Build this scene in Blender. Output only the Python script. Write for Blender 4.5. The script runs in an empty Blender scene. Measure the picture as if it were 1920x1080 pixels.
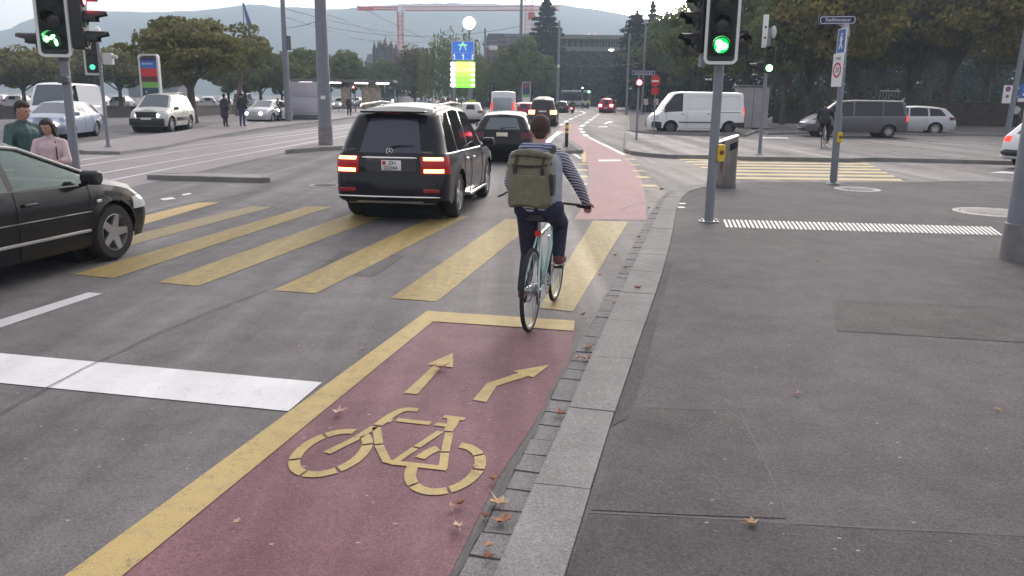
import bpy, bmesh, math, random
from math import sin, cos, pi, radians, sqrt, atan2, floor, tan, exp
from mathutils import Vector, Matrix, Euler

# ---------------------------------------------------------------- camera, sky, sun, exposure
SC = bpy.context.scene
COL = SC.collection
FPX = 1528.0; PITCH = radians(13.2); ROLL = radians(0.7); CAMH = 1.85
cd = bpy.data.cameras.new("camera"); cam = bpy.data.objects.new("camera", cd); COL.objects.link(cam)
cd.sensor_width = 36.0; cd.lens = 36.0 * FPX / 1920.0; cd.clip_end = 9000; cd.clip_start = 0.1
cam.location = (0, 0, CAMH)
cam.rotation_euler = (Matrix.Rotation(pi/2 - PITCH, 3, 'X') @ Matrix.Rotation(ROLL, 3, 'Z')).to_euler()
SC.camera = cam
SUN_ELEV = radians(8); SUN_AZ = radians(16)      # low behind the hill, right of the view axis
world = bpy.data.worlds.new("World"); SC.world = world; world.use_nodes = True
wn = world.node_tree.nodes; wl = world.node_tree.links
bg = wn["Background"]
sky = wn.new("ShaderNodeTexSky"); sky.sky_type = 'NISHITA'; sky.sun_disc = False
sky.sun_elevation = SUN_ELEV; sky.sun_rotation = SUN_AZ
sky.air_density = 1.0; sky.dust_density = 4.0; sky.ozone_density = 1.0
hs = wn.new("ShaderNodeHueSaturation"); hs.inputs["Saturation"].default_value = 0.30
mx = wn.new("ShaderNodeMix"); mx.data_type = 'RGBA'; mx.inputs["Factor"].default_value = 0.22
mx.inputs["B"].default_value = (10.9, 9.9, 10.0, 1)      # thin even cloud veil over the sky
wl.new(sky.outputs[0], hs.inputs["Color"]); wl.new(hs.outputs[0], mx.inputs["A"])
# the veil is brighter towards the sunset side and low over the horizon
wt = wn.new("ShaderNodeTexCoord"); wd_ = wn.new("ShaderNodeVectorMath"); wd_.operation = 'DOT_PRODUCT'; wd_.inputs[1].default_value = (sin(SUN_AZ)*.985, cos(SUN_AZ)*.985, .17)
wl.new(wt.outputs["Generated"], wd_.inputs[0])
wm_ = wn.new("ShaderNodeMapRange"); wm_.interpolation_type = 'SMOOTHSTEP'; wm_.inputs["From Min"].default_value = 0.1; wm_.inputs["From Max"].default_value = 1.0
wm_.inputs["To Min"].default_value = 0.95; wm_.inputs["To Max"].default_value = 2.45; wl.new(wd_.outputs["Value"], wm_.inputs["Value"])
wv = wn.new("ShaderNodeVectorMath"); wv.operation = 'SCALE'; wl.new(mx.outputs["Result"], wv.inputs[0]); wl.new(wm_.outputs[0], wv.inputs["Scale"])
wl.new(wv.outputs[0], bg.inputs["Color"]); bg.inputs["Strength"].default_value = 0.12
sd = bpy.data.lights.new("sun", 'SUN'); sun = bpy.data.objects.new("sun", sd); COL.objects.link(sun)
sd.energy = 0.7; sd.angle = radians(20); sd.color = (1.0, 0.88, 0.76)
sun.rotation_euler = (Vector((sin(SUN_AZ)*cos(radians(35)), cos(SUN_AZ)*cos(radians(35)), sin(radians(35)))).to_track_quat('Z', 'Y')).to_euler()
SC.view_settings.view_transform = 'Standard'; SC.view_settings.look = 'None'
SC.view_settings.gamma = 1.0; SC.view_settings.exposure = 0.96; SC.view_settings.use_curve_mapping = False
SC.cycles.volume_bounces = 0; SC.cycles.max_bounces = 7; SC.cycles.transparent_max_bounces = 12
SC.cycles.sample_clamp_indirect = 4.0

def G(px, py, z=0.0, y=None):
    """point of the ground (height z, or at depth y) seen at this place of the survey photograph"""
    u = (px-960)/FPX; v = (540-py)/FPX
    u2 = u*cos(ROLL)-v*sin(ROLL); v2 = u*sin(ROLL)+v*cos(ROLL)
    d = (u2, cos(PITCH)+v2*sin(PITCH), -sin(PITCH)+v2*cos(PITCH))
    t = (z-CAMH)/d[2] if y is None else y/d[1]
    return Vector((d[0]*t, d[1]*t, CAMH+d[2]*t))
def G2(px, py, z=0.0): p = G(px, py, z); return (p.x, p.y)

# ---------------------------------------------------------------- materials
MATS = {}
def mat(name, color, rough=0.6, metal=0.0, coat=0.0, var=0.0, vscale=8.0, bump=0.0, bscale=60.0,
        emit=None, estr=0.0, alpha=1.0, spec=0.5, trans=0.0, var2=None):
    if name in MATS: return MATS[name]
    m = bpy.data.materials.new(name); m.use_nodes = True
    n = m.node_tree.nodes; l = m.node_tree.links; b = n["Principled BSDF"]
    b.inputs["Base Color"].default_value = (*color, 1); b.inputs["Roughness"].default_value = rough
    b.inputs["Metallic"].default_value = metal; b.inputs["Coat Weight"].default_value = coat
    b.inputs["Coat Roughness"].default_value = 0.04
    b.inputs["Specular IOR Level"].default_value = spec
    b.inputs["Transmission Weight"].default_value = trans
    if emit: b.inputs["Emission Color"].default_value = (*emit, 1); b.inputs["Emission Strength"].default_value = estr
    if var > 0:
        tc = n.new("ShaderNodeTexCoord"); no = n.new("ShaderNodeTexNoise")
        no.inputs["Scale"].default_value = vscale; no.inputs["Detail"].default_value = 6; no.inputs["Roughness"].default_value = 0.65
        cr = n.new("ShaderNodeValToRGB"); cr.color_ramp.elements[0].position = 0.3; cr.color_ramp.elements[1].position = 0.7
        c0 = var2 if var2 else [c*(1-var) for c in color]
        cr.color_ramp.elements[0].color = (*c0, 1); cr.color_ramp.elements[1].color = (*[min(1, c*(1+var)) for c in color], 1)
        l.new(tc.outputs["Object"], no.inputs["Vector"]); l.new(no.outputs["Fac"], cr.inputs["Fac"]); l.new(cr.outputs["Color"], b.inputs["Base Color"])
    if bump > 0:
        tc = n.new("ShaderNodeTexCoord"); no = n.new("ShaderNodeTexNoise"); no.inputs["Scale"].default_value = bscale; no.inputs["Detail"].default_value = 4
        bu = n.new("ShaderNodeBump"); bu.inputs["Strength"].default_value = bump; bu.inputs["Distance"].default_value = 0.01
        l.new(tc.outputs["Object"], no.inputs["Vector"]); l.new(no.outputs["Fac"], bu.inputs["Height"]); l.new(bu.outputs["Normal"], b.inputs["Normal"])
    MATS[name] = m; return m

def ground_mat(name, lo, hi, grain=0.35, rough=0.85, big=0.35, bumpd=0.006, paint=None, wear=0.0, spec=0.35, gscale=220.0, tracks=0.0):
    """asphalt-like: fine stone grain, soft large patches, optional worn paint layer over it"""
    m = bpy.data.materials.new(name); m.use_nodes = True
    n = m.node_tree.nodes; l = m.node_tree.links; b = n["Principled BSDF"]
    b.inputs["Roughness"].default_value = rough; b.inputs["Specular IOR Level"].default_value = spec
    tc = n.new("ShaderNodeTexCoord")
    def noise(sc, det=5, r=0.6):
        x = n.new("ShaderNodeTexNoise"); x.inputs["Scale"].default_value = sc; x.inputs["Detail"].default_value = det; x.inputs["Roughness"].default_value = r
        l.new(tc.outputs["Object"], x.inputs["Vector"]); return x
    n1 = noise(big); n2 = noise(3.1, 7, 0.7)
    vo = n.new("ShaderNodeTexVoronoi"); vo.inputs["Scale"].default_value = gscale; l.new(tc.outputs["Object"], vo.inputs["Vector"])
    n3 = noise(45.0, 3, 0.7)
    add = n.new("ShaderNodeMath"); add.operation = 'ADD'; l.new(n1.outputs["Fac"], add.inputs[0]); l.new(n2.outputs["Fac"], add.inputs[1])
    half = n.new("ShaderNodeMath"); half.operation = 'MULTIPLY'; half.inputs[1].default_value = 0.5; l.new(add.outputs[0], half.inputs[0])
    cr = n.new("ShaderNodeValToRGB"); cr.color_ramp.elements[0].position = 0.36; cr.color_ramp.elements[1].position = 0.64
    cr.color_ramp.elements[0].color = (*lo, 1); cr.color_ramp.elements[1].color = (*hi, 1)
    l.new(half.outputs[0], cr.inputs["Fac"])
    sep = n.new("ShaderNodeSeparateColor"); l.new(vo.outputs["Color"], sep.inputs[0])
    g1 = n.new("ShaderNodeMapRange"); g1.inputs["To Min"].default_value = 1-grain; g1.inputs["To Max"].default_value = 1+grain; l.new(sep.outputs[0], g1.inputs["Value"])
    g2 = n.new("ShaderNodeMapRange"); g2.inputs["From Min"].default_value = 0.3; g2.inputs["From Max"].default_value = 0.7
    g2.inputs["To Min"].default_value = 1-grain*0.55; g2.inputs["To Max"].default_value = 1+grain*0.55; l.new(n3.outputs["Fac"], g2.inputs["Value"])
    mu = n.new("ShaderNodeMath"); mu.operation = 'MULTIPLY'; l.new(g1.outputs[0], mu.inputs[0]); l.new(g2.outputs[0], mu.inputs[1])
    vm = n.new("ShaderNodeVectorMath"); vm.operation = 'SCALE'; l.new(cr.outputs["Color"], vm.inputs[0]); l.new(mu.outputs[0], vm.inputs["Scale"])
    out = vm.outputs[0]
    if paint:
        n4 = noise(9.0, 8, 0.75); n5 = noise(130.0, 2, 0.5)
        a2 = n.new("ShaderNodeMath"); a2.operation = 'ADD'; l.new(n4.outputs["Fac"], a2.inputs[0]); l.new(n5.outputs["Fac"], a2.inputs[1])
        r2 = n.new("ShaderNodeMapRange"); c = 1.0 - 0.28 + wear*0.5
        r2.inputs["From Min"].default_value = c-0.10; r2.inputs["From Max"].default_value = c+0.10; l.new(a2.outputs[0], r2.inputs["Value"])
        n6 = noise(1.7, 5, 0.6)
        pr = n.new("ShaderNodeValToRGB"); pr.color_ramp.elements[0].position = 0.3; pr.color_ramp.elements[1].position = 0.7
        pr.color_ramp.elements[0].color = (*[c_*0.86 for c_ in paint], 1); pr.color_ramp.elements[1].color = (*paint, 1); l.new(n6.outputs["Fac"], pr.inputs["Fac"])
        mi = n.new("ShaderNodeMix"); mi.data_type = 'RGBA'; l.new(r2.outputs[0], mi.inputs["Factor"])
        l.new(vm.outputs[0], mi.inputs["A"]); l.new(pr.outputs[0], mi.inputs["B"]); out = mi.outputs["Result"]
    if tracks:   # long worn streaks along the driving direction
        mpn = n.new("ShaderNodeMapping"); mpn.inputs["Rotation"].default_value = (0, 0, radians(12)); mpn.inputs["Scale"].default_value = (1.5, .05, 1)
        l.new(tc.outputs["Object"], mpn.inputs["Vector"]); nt = n.new("ShaderNodeTexNoise"); nt.inputs["Scale"].default_value = 1.0; nt.inputs["Detail"].default_value = 6; nt.inputs["Roughness"].default_value = .6
        l.new(mpn.outputs[0], nt.inputs["Vector"]); mr = n.new("ShaderNodeMapRange"); mr.inputs["From Min"].default_value = .32; mr.inputs["From Max"].default_value = .68
        mr.inputs["To Min"].default_value = 1-tracks*.55; mr.inputs["To Max"].default_value = 1+tracks*.45; l.new(nt.outputs["Fac"], mr.inputs["Value"])
        v2 = n.new("ShaderNodeVectorMath"); v2.operation = 'SCALE'; l.new(out, v2.inputs[0]); l.new(mr.outputs[0], v2.inputs["Scale"]); out = v2.outputs[0]
        rr2_ = n.new("ShaderNodeMapRange"); rr2_.inputs["From Min"].default_value = .3; rr2_.inputs["From Max"].default_value = .7; rr2_.inputs["To Min"].default_value = rough+.12; rr2_.inputs["To Max"].default_value = rough-.10
        l.new(nt.outputs["Fac"], rr2_.inputs["Value"]); l.new(rr2_.outputs[0], b.inputs["Roughness"])
    l.new(out, b.inputs["Base Color"])
    bu = n.new("ShaderNodeBump"); bu.inputs["Strength"].default_value = 0.7; bu.inputs["Distance"].default_value = bumpd
    l.new(mu.outputs[0], bu.inputs["Height"]); l.new(bu.outputs["Normal"], b.inputs["Normal"])
    MATS[name] = m; return m

ASPH = ground_mat("road asphalt", (0.080, 0.074, 0.079), (0.172, 0.160, 0.168), 0.34, rough=0.68, spec=0.42, tracks=0.5)
PAVE = ground_mat("pavement asphalt", (0.088, 0.081, 0.085), (0.152, 0.140, 0.146), 0.34, rough=0.85, big=0.45, spec=0.25)
TRAM = ground_mat("tram bed asphalt", (0.19, 0.165, 0.175), (0.26, 0.225, 0.24), 0.2, rough=0.6)
GRAN = ground_mat("kerb granite", (0.20, 0.193, 0.192), (0.30, 0.292, 0.288), 0.32, rough=0.85, big=1.5, gscale=260)
GUT = ground_mat("gutter stone", (0.17, 0.163, 0.17), (0.25, 0.24, 0.25), 0.30, rough=0.85, big=2.5)
REDP = ground_mat("red lane coating", (0.150, 0.070, 0.086), (0.245, 0.120, 0.143), 0.30, rough=0.7, big=0.8, tracks=0.4)
REDF = ground_mat("red lane coating with far sheen", (0.26, 0.13, 0.148), (0.34, 0.175, 0.198), 0.18, rough=0.7, big=0.8)  # paler copy of the red coating, grazing sheen put into its colour
YEL = ground_mat("yellow road paint", (0.15, 0.13, 0.10), (0.2, 0.17, 0.12), 0.3, rough=0.6, paint=(0.52, 0.385, 0.15), wear=0.24, tracks=.22)
YELZ = ground_mat("worn yellow crossing paint", (0.20, 0.165, 0.09), (0.26, 0.21, 0.11), 0.35, rough=0.6, paint=(0.43, 0.305, 0.07), wear=0.58, tracks=.5)
YELW = ground_mat("faint yellow paint", (0.17, 0.15, 0.11), (0.22, 0.19, 0.13), 0.3, rough=0.65, paint=(0.36, 0.27, 0.10), wear=0.62)
YELR = ground_mat("pale yellow side crossing paint", (0.24, 0.21, 0.17), (0.3, 0.26, 0.2), 0.2, rough=0.65, paint=(0.56, 0.44, 0.20), wear=0.12)
WHT = ground_mat("white road paint", (0.3, 0.3, 0.32), (0.5, 0.5, 0.52), 0.15, rough=0.6, paint=(0.74, 0.74, 0.77), wear=0.12, tracks=.25)
WHTW = ground_mat("dull white road paint", (0.2, 0.2, 0.21), (0.3, 0.3, 0.31), 0.2, rough=0.6, paint=(0.56, 0.56, 0.60), wear=0.1)
TAR = mat("tar joint", (0.055, 0.05, 0.055), 0.7)
PATCH = ground_mat("darker asphalt patch", (0.068, 0.063, 0.067), (0.118, 0.109, 0.115), 0.36, rough=0.87, big=0.8, spec=0.25)

GREY = mat("grey pole paint", (0.20, 0.215, 0.255), 0.45, var=0.12, vscale=3)
GREYD = mat("dark grey paint", (0.10, 0.10, 0.12), 0.5, var=0.1)
SLEEVE = mat("pole base sleeve", (0.20, 0.19, 0.20), 0.6, var=0.2, vscale=5)
STEEL = mat("brushed stainless steel", (0.42, 0.40, 0.38), 0.2, metal=1.0, var=0.12, vscale=3)
GALV = mat("galvanised steel", (0.42, 0.43, 0.46), 0.5, metal=0.6)
CHROME = mat("chrome", (0.85, 0.85, 0.87), 0.12, metal=1.0)
SILVER = mat("alloy rim", (0.42, 0.41, 0.42), 0.35, metal=0.7)
BLK = mat("black plastic", (0.018, 0.018, 0.02), 0.45)
BLKM = mat("matt dark housing", (0.03, 0.032, 0.034), 0.55)
RUB = mat("tyre rubber", (0.022, 0.021, 0.022), 0.85)
WHITE = mat("white enamel", (0.78, 0.78, 0.80), 0.35)
WHITED = mat("dull white enamel", (0.55, 0.55, 0.55), 0.5)
YELB = mat("yellow button box", (0.72, 0.48, 0.03), 0.45)
BLUE = mat("blue sign enamel", (0.03, 0.13, 0.42), 0.4)
NAVY = mat("street name enamel", (0.02, 0.02, 0.10), 0.35)
REDS = mat("red sign enamel", (0.55, 0.02, 0.03), 0.4)
GLASS = mat("dark tinted glass", (0.014, 0.016, 0.024), 0.07, spec=0.5)
GLASSM = mat("smoky windscreen glass", (0.09, 0.11, 0.14), 0.06, spec=0.9)
LENS = mat("dead lamp lens", (0.05, 0.05, 0.045), 0.2)
LENSA = mat("amber dead lens", (0.06, 0.04, 0.02), 0.25)
GON = mat("lit green lamp", (0.0, 0.3, 0.08), 0.3, emit=(0.20, 1.0, 0.33), estr=14)
GONH = mat("green lamp rim glow", (0.0, 0.3, 0.05), 0.3, emit=(0.0, 0.9, 0.08), estr=0.9)
RON = mat("lit red lamp", (0.4, 0.0, 0.0), 0.3, emit=(1.0, 0.07, 0.09), estr=14)
AON = mat("lit white lamp", (0.8, 0.7, 0.6), 0.3, emit=(1.0, 0.86, 0.8), estr=9)
HEADL = mat("lit headlamp", (0.8, 0.8, 0.8), 0.2, emit=(1.0, 0.97, 0.95), estr=14)
TAILON = mat("lit tail lamp", (0.5, 0.02, 0.02), 0.2, emit=(1.0, 0.05, 0.03), estr=.8)
TAILHOT = mat("glowing tail lamp band", (0.5, 0.1, 0.02), 0.2, emit=(1.0, 0.34, 0.13), estr=3.6)
TAILOFF = mat("red lamp plastic", (0.28, 0.012, 0.02), 0.15, coat=0.5)
LAMPCL = mat("clear lamp glass", (0.55, 0.57, 0.6), 0.1, coat=0.5)
PLATE = mat("plate white", (0.72, 0.72, 0.74), 0.4)
INK = mat("black lettering", (0.02, 0.02, 0.02), 0.5)
SKIN = mat("skin", (0.46, 0.26, 0.20), 0.55)
SHADOWY = mat("car underside", (0.012, 0.012, 0.013), 0.9)

# ---------------------------------------------------------------- mesh building
class MB:
    def __init__(s): s.v = []; s.f = []; s.m = []; s.mats = []; s.cur = 0
    def use(s, m):
        if m not in s.mats: s.mats.append(m)
        s.cur = s.mats.index(m); return s
    def add(s, vs, fs):
        o = len(s.v); s.v += [tuple(v) for v in vs]; s.f += [tuple(o+i for i in f) for f in fs]; s.m += [s.cur]*len(fs); return s
    def box(s, c, d, rz=0.0, M=None, taper=1.0):
        x, y, z = d[0]/2, d[1]/2, d[2]/2; vs = []
        for k, t in ((-z, 1.0), (z, taper)):
            for a, b in ((-x, -y), (x, -y), (x, y), (-x, y)):
                a2, b2 = a*t, b*t; v = Vector((a2*cos(rz)-b2*sin(rz), a2*sin(rz)+b2*cos(rz), k))
                if M is not None: v = M @ v
                vs.append(v + Vector(c))
        return s.add(vs, [(0, 3, 2, 1), (4, 5, 6, 7), (0, 1, 5, 4), (1, 2, 6, 5), (2, 3, 7, 6), (3, 0, 4, 7)])
    def rbox(s, c, d, r=0.02, axis='z', n=3):
        """box with edges rounded about one axis and a small chamfer on the caps"""
        a, b, h = {'z': (d[0], d[1], d[2]), 'y': (d[0], d[2], d[1]), 'x': (d[1], d[2], d[0])}[axis]
        r = min(r, a/2*.99, b/2*.99); pts = []
        for cx, cy, a0 in ((a/2-r, b/2-r, 0), (-a/2+r, b/2-r, 90), (-a/2+r, -b/2+r, 180), (a/2-r, -b/2+r, 270)):
            for i in range(n+1):
                t = radians(a0+90*i/n); pts.append((cx+r*cos(t), cy+r*sin(t)))
        ch = min(r*.4, h*.25); N = len(pts); vs = []
        for z, k in ((-h/2, ch), (-h/2+ch, 0), (h/2-ch, 0), (h/2, ch)):
            for p, q in pts:
                p2 = p*(1-2*k/a); q2 = q*(1-2*k/b)
                v = {'z': (p2, q2, z), 'y': (p2, -z, q2), 'x': (z, p2, q2)}[axis]
                vs.append((v[0]+c[0], v[1]+c[1], v[2]+c[2]))
        fs = [tuple(range(N-1, -1, -1)), tuple(range(3*N, 4*N))]
        for k in range(3):
            for i in range(N):
                j = (i+1) % N; fs.append((k*N+i, k*N+j, (k+1)*N+j, (k+1)*N+i))
        return s.add(vs, fs)
    def tube(s, pts, r, n=8, cap=True, r2=None):
        """swept tube through points, radius r (list or number)"""
        P = [Vector(p) for p in pts]; N = len(P)
        R = r if isinstance(r, (list, tuple)) else ([r]*N if r2 is None else [r+(r2-r)*i/(N-1) for i in range(N)])
        vs = []; fs = []; up = None
        for i, p in enumerate(P):
            t = (P[min(i+1, N-1)]-P[max(i-1, 0)])
            if t.length < 1e-9: t = Vector((0, 0, 1))
            t.normalize()
            if up is None: up = Vector((0, 0, 1)) if abs(t.z) < .9 else Vector((1, 0, 0))
            a = up-t*up.dot(t)
            if a.length < 1e-4: a = t.orthogonal()
            a.normalize(); b = t.cross(a); up = a
            for k in range(n):
                w = 2*pi*k/n; vs.append(p+(a*cos(w)+b*sin(w))*R[i])
        for i in range(N-1):
            for k in range(n):
                k2 = (k+1) % n; fs.append((i*n+k, i*n+k2, (i+1)*n+k2, (i+1)*n+k))
        if cap: fs += [tuple(range(n-1, -1, -1)), tuple(range((N-1)*n, N*n))]
        return s.add(vs, fs)
    def lathe(s, prof, c=(0, 0, 0), axis='z', n=24, closed=False, M=None):
        vs = []; fs = []; K = len(prof)
        for i in range(n):
            w = 2*pi*i/n
            for r, h in prof:
                v = Vector({'z': (r*cos(w), r*sin(w), h), 'y': (r*cos(w), h, r*sin(w)), 'x': (h, r*cos(w), r*sin(w))}[axis])
                if M is not None: v = M @ v
                vs.append(v+Vector(c))
        for i in range(n):
            j = (i+1) % n
            for k in range(K if closed else K-1):
                k2 = (k+1) % K
                fs.append((i*K+k, j*K+k, j*K+k2, i*K+k2) if axis != 'y' else (i*K+k, i*K+k2, j*K+k2, j*K+k))
        return s.add(vs, fs)
    def disc(s, c, r, nrm=(0, -1, 0), n=20, ry=None, inner=0.0):
        q = Vector(nrm).to_track_quat('Z', 'Y'); ry = ry or r; c = Vector(c)
        vs = [c+q @ Vector((r*cos(2*pi*i/n), ry*sin(2*pi*i/n), 0)) for i in range(n)]
        if inner:
            vs += [c+q @ Vector((r*inner*cos(2*pi*i/n), ry*inner*sin(2*pi*i/n), 0)) for i in range(n)]
            return s.add(vs, [(i, (i+1) % n, n+(i+1) % n, n+i) for i in range(n)])
        return s.add(vs, [tuple(range(n))])
    def prism(s, poly, z0, z1, M=None):
        N = len(poly)
        a = sum(poly[i][0]*poly[(i+1) % N][1]-poly[(i+1) % N][0]*poly[i][1] for i in range(N))
        if a < 0: poly = poly[::-1]
        vs = [Vector((x, y, z0)) for x, y in poly]+[Vector((x, y, z1)) for x, y in poly]
        if M is not None: vs = [M @ v for v in vs]
        return s.add(vs, [tuple(range(N-1, -1, -1)), tuple(range(N, 2*N))]+[(i, (i+1) % N, N+(i+1) % N, N+i) for i in range(N)])
    def sheet(s, poly, z):
        N = len(poly); a = sum(poly[i][0]*poly[(i+1) % N][1]-poly[(i+1) % N][0]*poly[i][1] for i in range(N))
        if a < 0: poly = poly[::-1]
        return s.add([(p[0], p[1], z) for p in poly], [tuple(range(N))])
    def band(s, L, R, z):
        """strip between two polylines with the same number of points"""
        N = len(L); return s.add([(p[0], p[1], z) for p in L]+[(p[0], p[1], z) for p in R], [(i, N+i, N+i+1, i+1) for i in range(N-1)])
    def ell(s, c, r, n=12, m=8, M=None):
        vs = [Vector((0, 0, -1))]; fs = []
        for i in range(1, m):
            a = -pi/2+pi*i/m
            for k in range(n): w = 2*pi*k/n; vs.append(Vector((cos(a)*cos(w), cos(a)*sin(w), sin(a))))
        vs.append(Vector((0, 0, 1)))
        for k in range(n): fs.append((0, 1+(k+1) % n, 1+k)); fs.append((len(vs)-1, 1+(m-2)*n+k, 1+(m-2)*n+(k+1) % n))
        for i in range(m-2):
            for k in range(n): a = 1+i*n; fs.append((a+k, a+(k+1) % n, a+n+(k+1) % n, a+n+k))
        out = []
        for v in vs:
            v = Vector((v.x*r[0], v.y*r[1], v.z*r[2]))
            if M is not None: v = M @ v
            out.append(v+Vector(c))
        return s.add(out, fs)
    def cap(s, a, b, ra, rb, n=10):
        """tapered capsule"""
        a = Vector(a); b = Vector(b); t = (b-a); L = t.length; t = t.normalized() if L > 1e-6 else Vector((0, 0, 1))
        pts = []; R = []
        for k in (0, 30, 60, 85): pts.append(a-t*ra*cos(radians(k))); R.append(max(ra*sin(radians(k)), .001))
        for k in (85, 60, 30, 0): pts.append(b+t*rb*cos(radians(k))); R.append(max(rb*sin(radians(k)), .001))
        return s.tube(pts, R, n)
    def build(s, name, m=None, parent=None, smooth=True, angle=40, loc=None, rot=None):
        me = bpy.data.meshes.new(name); me.from_pydata(s.v, [], s.f)
        ms = s.mats if s.mats else [m]
        for x in ms: me.materials.append(x)
        if s.mats: me.polygons.foreach_set("material_index", s.m)
        if smooth:
            me.polygons.foreach_set("use_smooth", [True]*len(me.polygons)); me.set_sharp_from_angle(angle=radians(angle))
        me.update()
        o = bpy.data.objects.new(name, me); COL.objects.link(o)
        if parent is not None: o.parent = parent
        if loc is not None: o.location = loc
        if rot is not None: o.rotation_euler = rot
        return o

def tag(o, label, cat, group=None):
    o["label"] = label; o["category"] = cat
    if group: o["group"] = group
    return o
def thing(name, label, cat, loc=(0, 0, 0), rz=0.0, group=None):
    o = bpy.data.objects.new(name, None); COL.objects.link(o); o.empty_display_size = .3
    o.location = loc; o.rotation_euler = (0, 0, rz); return tag(o, label, cat, group)
def struct(o): o["kind"] = "structure"; return o
def stuff(o): o["kind"] = "stuff"; return o
def dup(root, loc=None, rz=None, label=None, scale=None, group=None):
    def cp(o, par):
        c = o.copy(); COL.objects.link(c)
        if par is not None: c.parent = par
        for ch in list(o.children): cp(ch, c)
        return c
    r = cp(root, None)
    if loc is not None: r.location = loc
    if rz is not None: r.rotation_euler = (0, 0, rz)
    if scale is not None: r.scale = scale if isinstance(scale, (tuple, list)) else (scale,)*3
    if label: r["label"] = label
    if group: r["group"] = group
    return r
def remap(root, old, new):
    """give a copied thing its own paint: swap one material on single-user copies of the meshes"""
    for o in [root]+list(root.children_recursive):
        if o.type == 'MESH' and any(ms.material == old for ms in o.material_slots):
            o.data = o.data.copy()
            for i, m_ in enumerate(o.data.materials):
                if m_ == old: o.data.materials[i] = new
def text(name, body, size, m, parent, loc, rot=(pi/2, 0, 0), sx=1.0, align='CENTER', ext=0.001):
    c = bpy.data.curves.new(name, 'FONT'); c.body = body; c.size = size; c.align_x = align; c.align_y = 'CENTER'; c.extrude = ext
    c.resolution_u = 3
    o = bpy.data.objects.new(name, c); COL.objects.link(o)
    dg = bpy.context.evaluated_depsgraph_get(); me = bpy.data.meshes.new_from_object(o.evaluated_get(dg))
    COL.objects.unlink(o); bpy.data.objects.remove(o)
    me.materials.clear(); me.materials.append(m)
    r = bpy.data.objects.new(name, me); COL.objects.link(r); r.parent = parent; r.location = loc; r.rotation_euler = rot; r.scale = (sx, 1, 1)
    return r
def blob(name, prims, vox, m, parent=None, smooth=4):
    """one continuous surface grown over capsules and ellipsoids"""
    b = MB()
    for p in prims:
        if p[0] == 'c': b.cap(p[1], p[2], p[3], p[4])
        else: b.ell(p[1], p[2], M=(Euler(p[3]).to_matrix() if len(p) > 3 else None))
    o = b.build(name, m)
    md = o.modifiers.new("r", 'REMESH'); md.mode = 'VOXEL'; md.voxel_size = vox
    if smooth: ms = o.modifiers.new("s", 'SMOOTH'); ms.iterations = smooth; ms.factor = 0.5
    dg = bpy.context.evaluated_depsgraph_get(); me = bpy.data.meshes.new_from_object(o.evaluated_get(dg))
    me.materials.clear(); me.materials.append(m)
    for pl in me.polygons: pl.use_smooth = True
    old = o.data; o.modifiers.clear(); o.data = me; bpy.data.meshes.remove(old)
    if parent is not None: o.parent = parent
    return o
def lerp(a, b, t): return a+(b-a)*t
def pw(tab, x):
    if x <= tab[0][0]: return tab[0][1]
    for (x0, y0), (x1, y1) in zip(tab, tab[1:]):
        if x <= x1: return y0+(y1-y0)*(x-x0)/max(1e-9, x1-x0)
    return tab[-1][1]
def smoothpoly(P, k=6):
    """Catmull-Rom through 2D points"""
    out = []
    for i in range(len(P)-1):
        p0 = P[max(i-1, 0)]; p1 = P[i]; p2 = P[i+1]; p3 = P[min(i+2, len(P)-1)]
        for j in range(k):
            t = j/k
            out.append(tuple(0.5*((2*p1[c])+(-p0[c]+p2[c])*t+(2*p0[c]-5*p1[c]+4*p2[c]-p3[c])*t*t+(-p0[c]+3*p1[c]-3*p2[c]+p3[c])*t**3) for c in range(2)))
    out.append(tuple(P[-1][:2])); return out
def offs(P, d):
    """offset a 2D polyline to its right by d"""
    out = []
    for i in range(len(P)):
        a = P[max(i-1, 0)]; b = P[min(i+1, len(P)-1)]; tx, ty = b[0]-a[0], b[1]-a[1]; L = sqrt(tx*tx+ty*ty) or 1
        out.append((P[i][0]+ty/L*d, P[i][1]-tx/L*d))
    return out
RD = Vector((0.208, 0.978)).normalized(); RN = Vector((RD.y, -RD.x))      # street direction and its right-hand normal
# ================================================================= GROUND, ROADS, MARKINGS
R = random.Random(5)
g = MB(); g.sheet([(-900, -60), (1500, -60), (1500, 1700), (-900, 1700)], 0.0)
struct(g.build("ground", ASPH, smooth=False))

def resample(P, step):
    D = [0.0]
    for a, b in zip(P, P[1:]): D.append(D[-1]+sqrt((a[0]-b[0])**2+(a[1]-b[1])**2))
    n = max(1, round(D[-1]/step)); out = []
    for i in range(n+1):
        t = D[-1]*i/n; k = 0
        while k < len(D)-2 and D[k+1] < t: k += 1
        f = (t-D[k])/max(1e-9, D[k+1]-D[k]); out.append((lerp(P[k][0], P[k+1][0], f), lerp(P[k][1], P[k+1][1], f)))
    return out
def stones(mb, L, Rr, step, z0, z1, gap=0.006, jit=0.0, rnd=R):
    """row of separate stones between two polylines"""
    A = resample(L, step); n = len(A)-1
    dense = resample(Rr, .02); B = [min(dense, key=lambda q: (q[0]-p[0])**2+(q[1]-p[1])**2) for p in A]
    for i in range(n):
        f = gap/step/2*(1+rnd.random()*jit*4)
        q = [(lerp(A[i][c], A[i+1][c], f) for c in (0, 1)), (lerp(B[i][c], B[i+1][c], f) for c in (0, 1)),
             (lerp(B[i][c], B[i+1][c], 1-f) for c in (0, 1)), (lerp(A[i][c], A[i+1][c], 1-f) for c in (0, 1))]
        q = [list(x) for x in q]
        for x in q: x[0] += rnd.uniform(-jit, jit)*.12; x[1] += rnd.uniform(-jit, jit)*.12
        dz = rnd.uniform(-jit, jit)*.08
        mb.prism([tuple(x) for x in q], z0, z1+dz)

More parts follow.
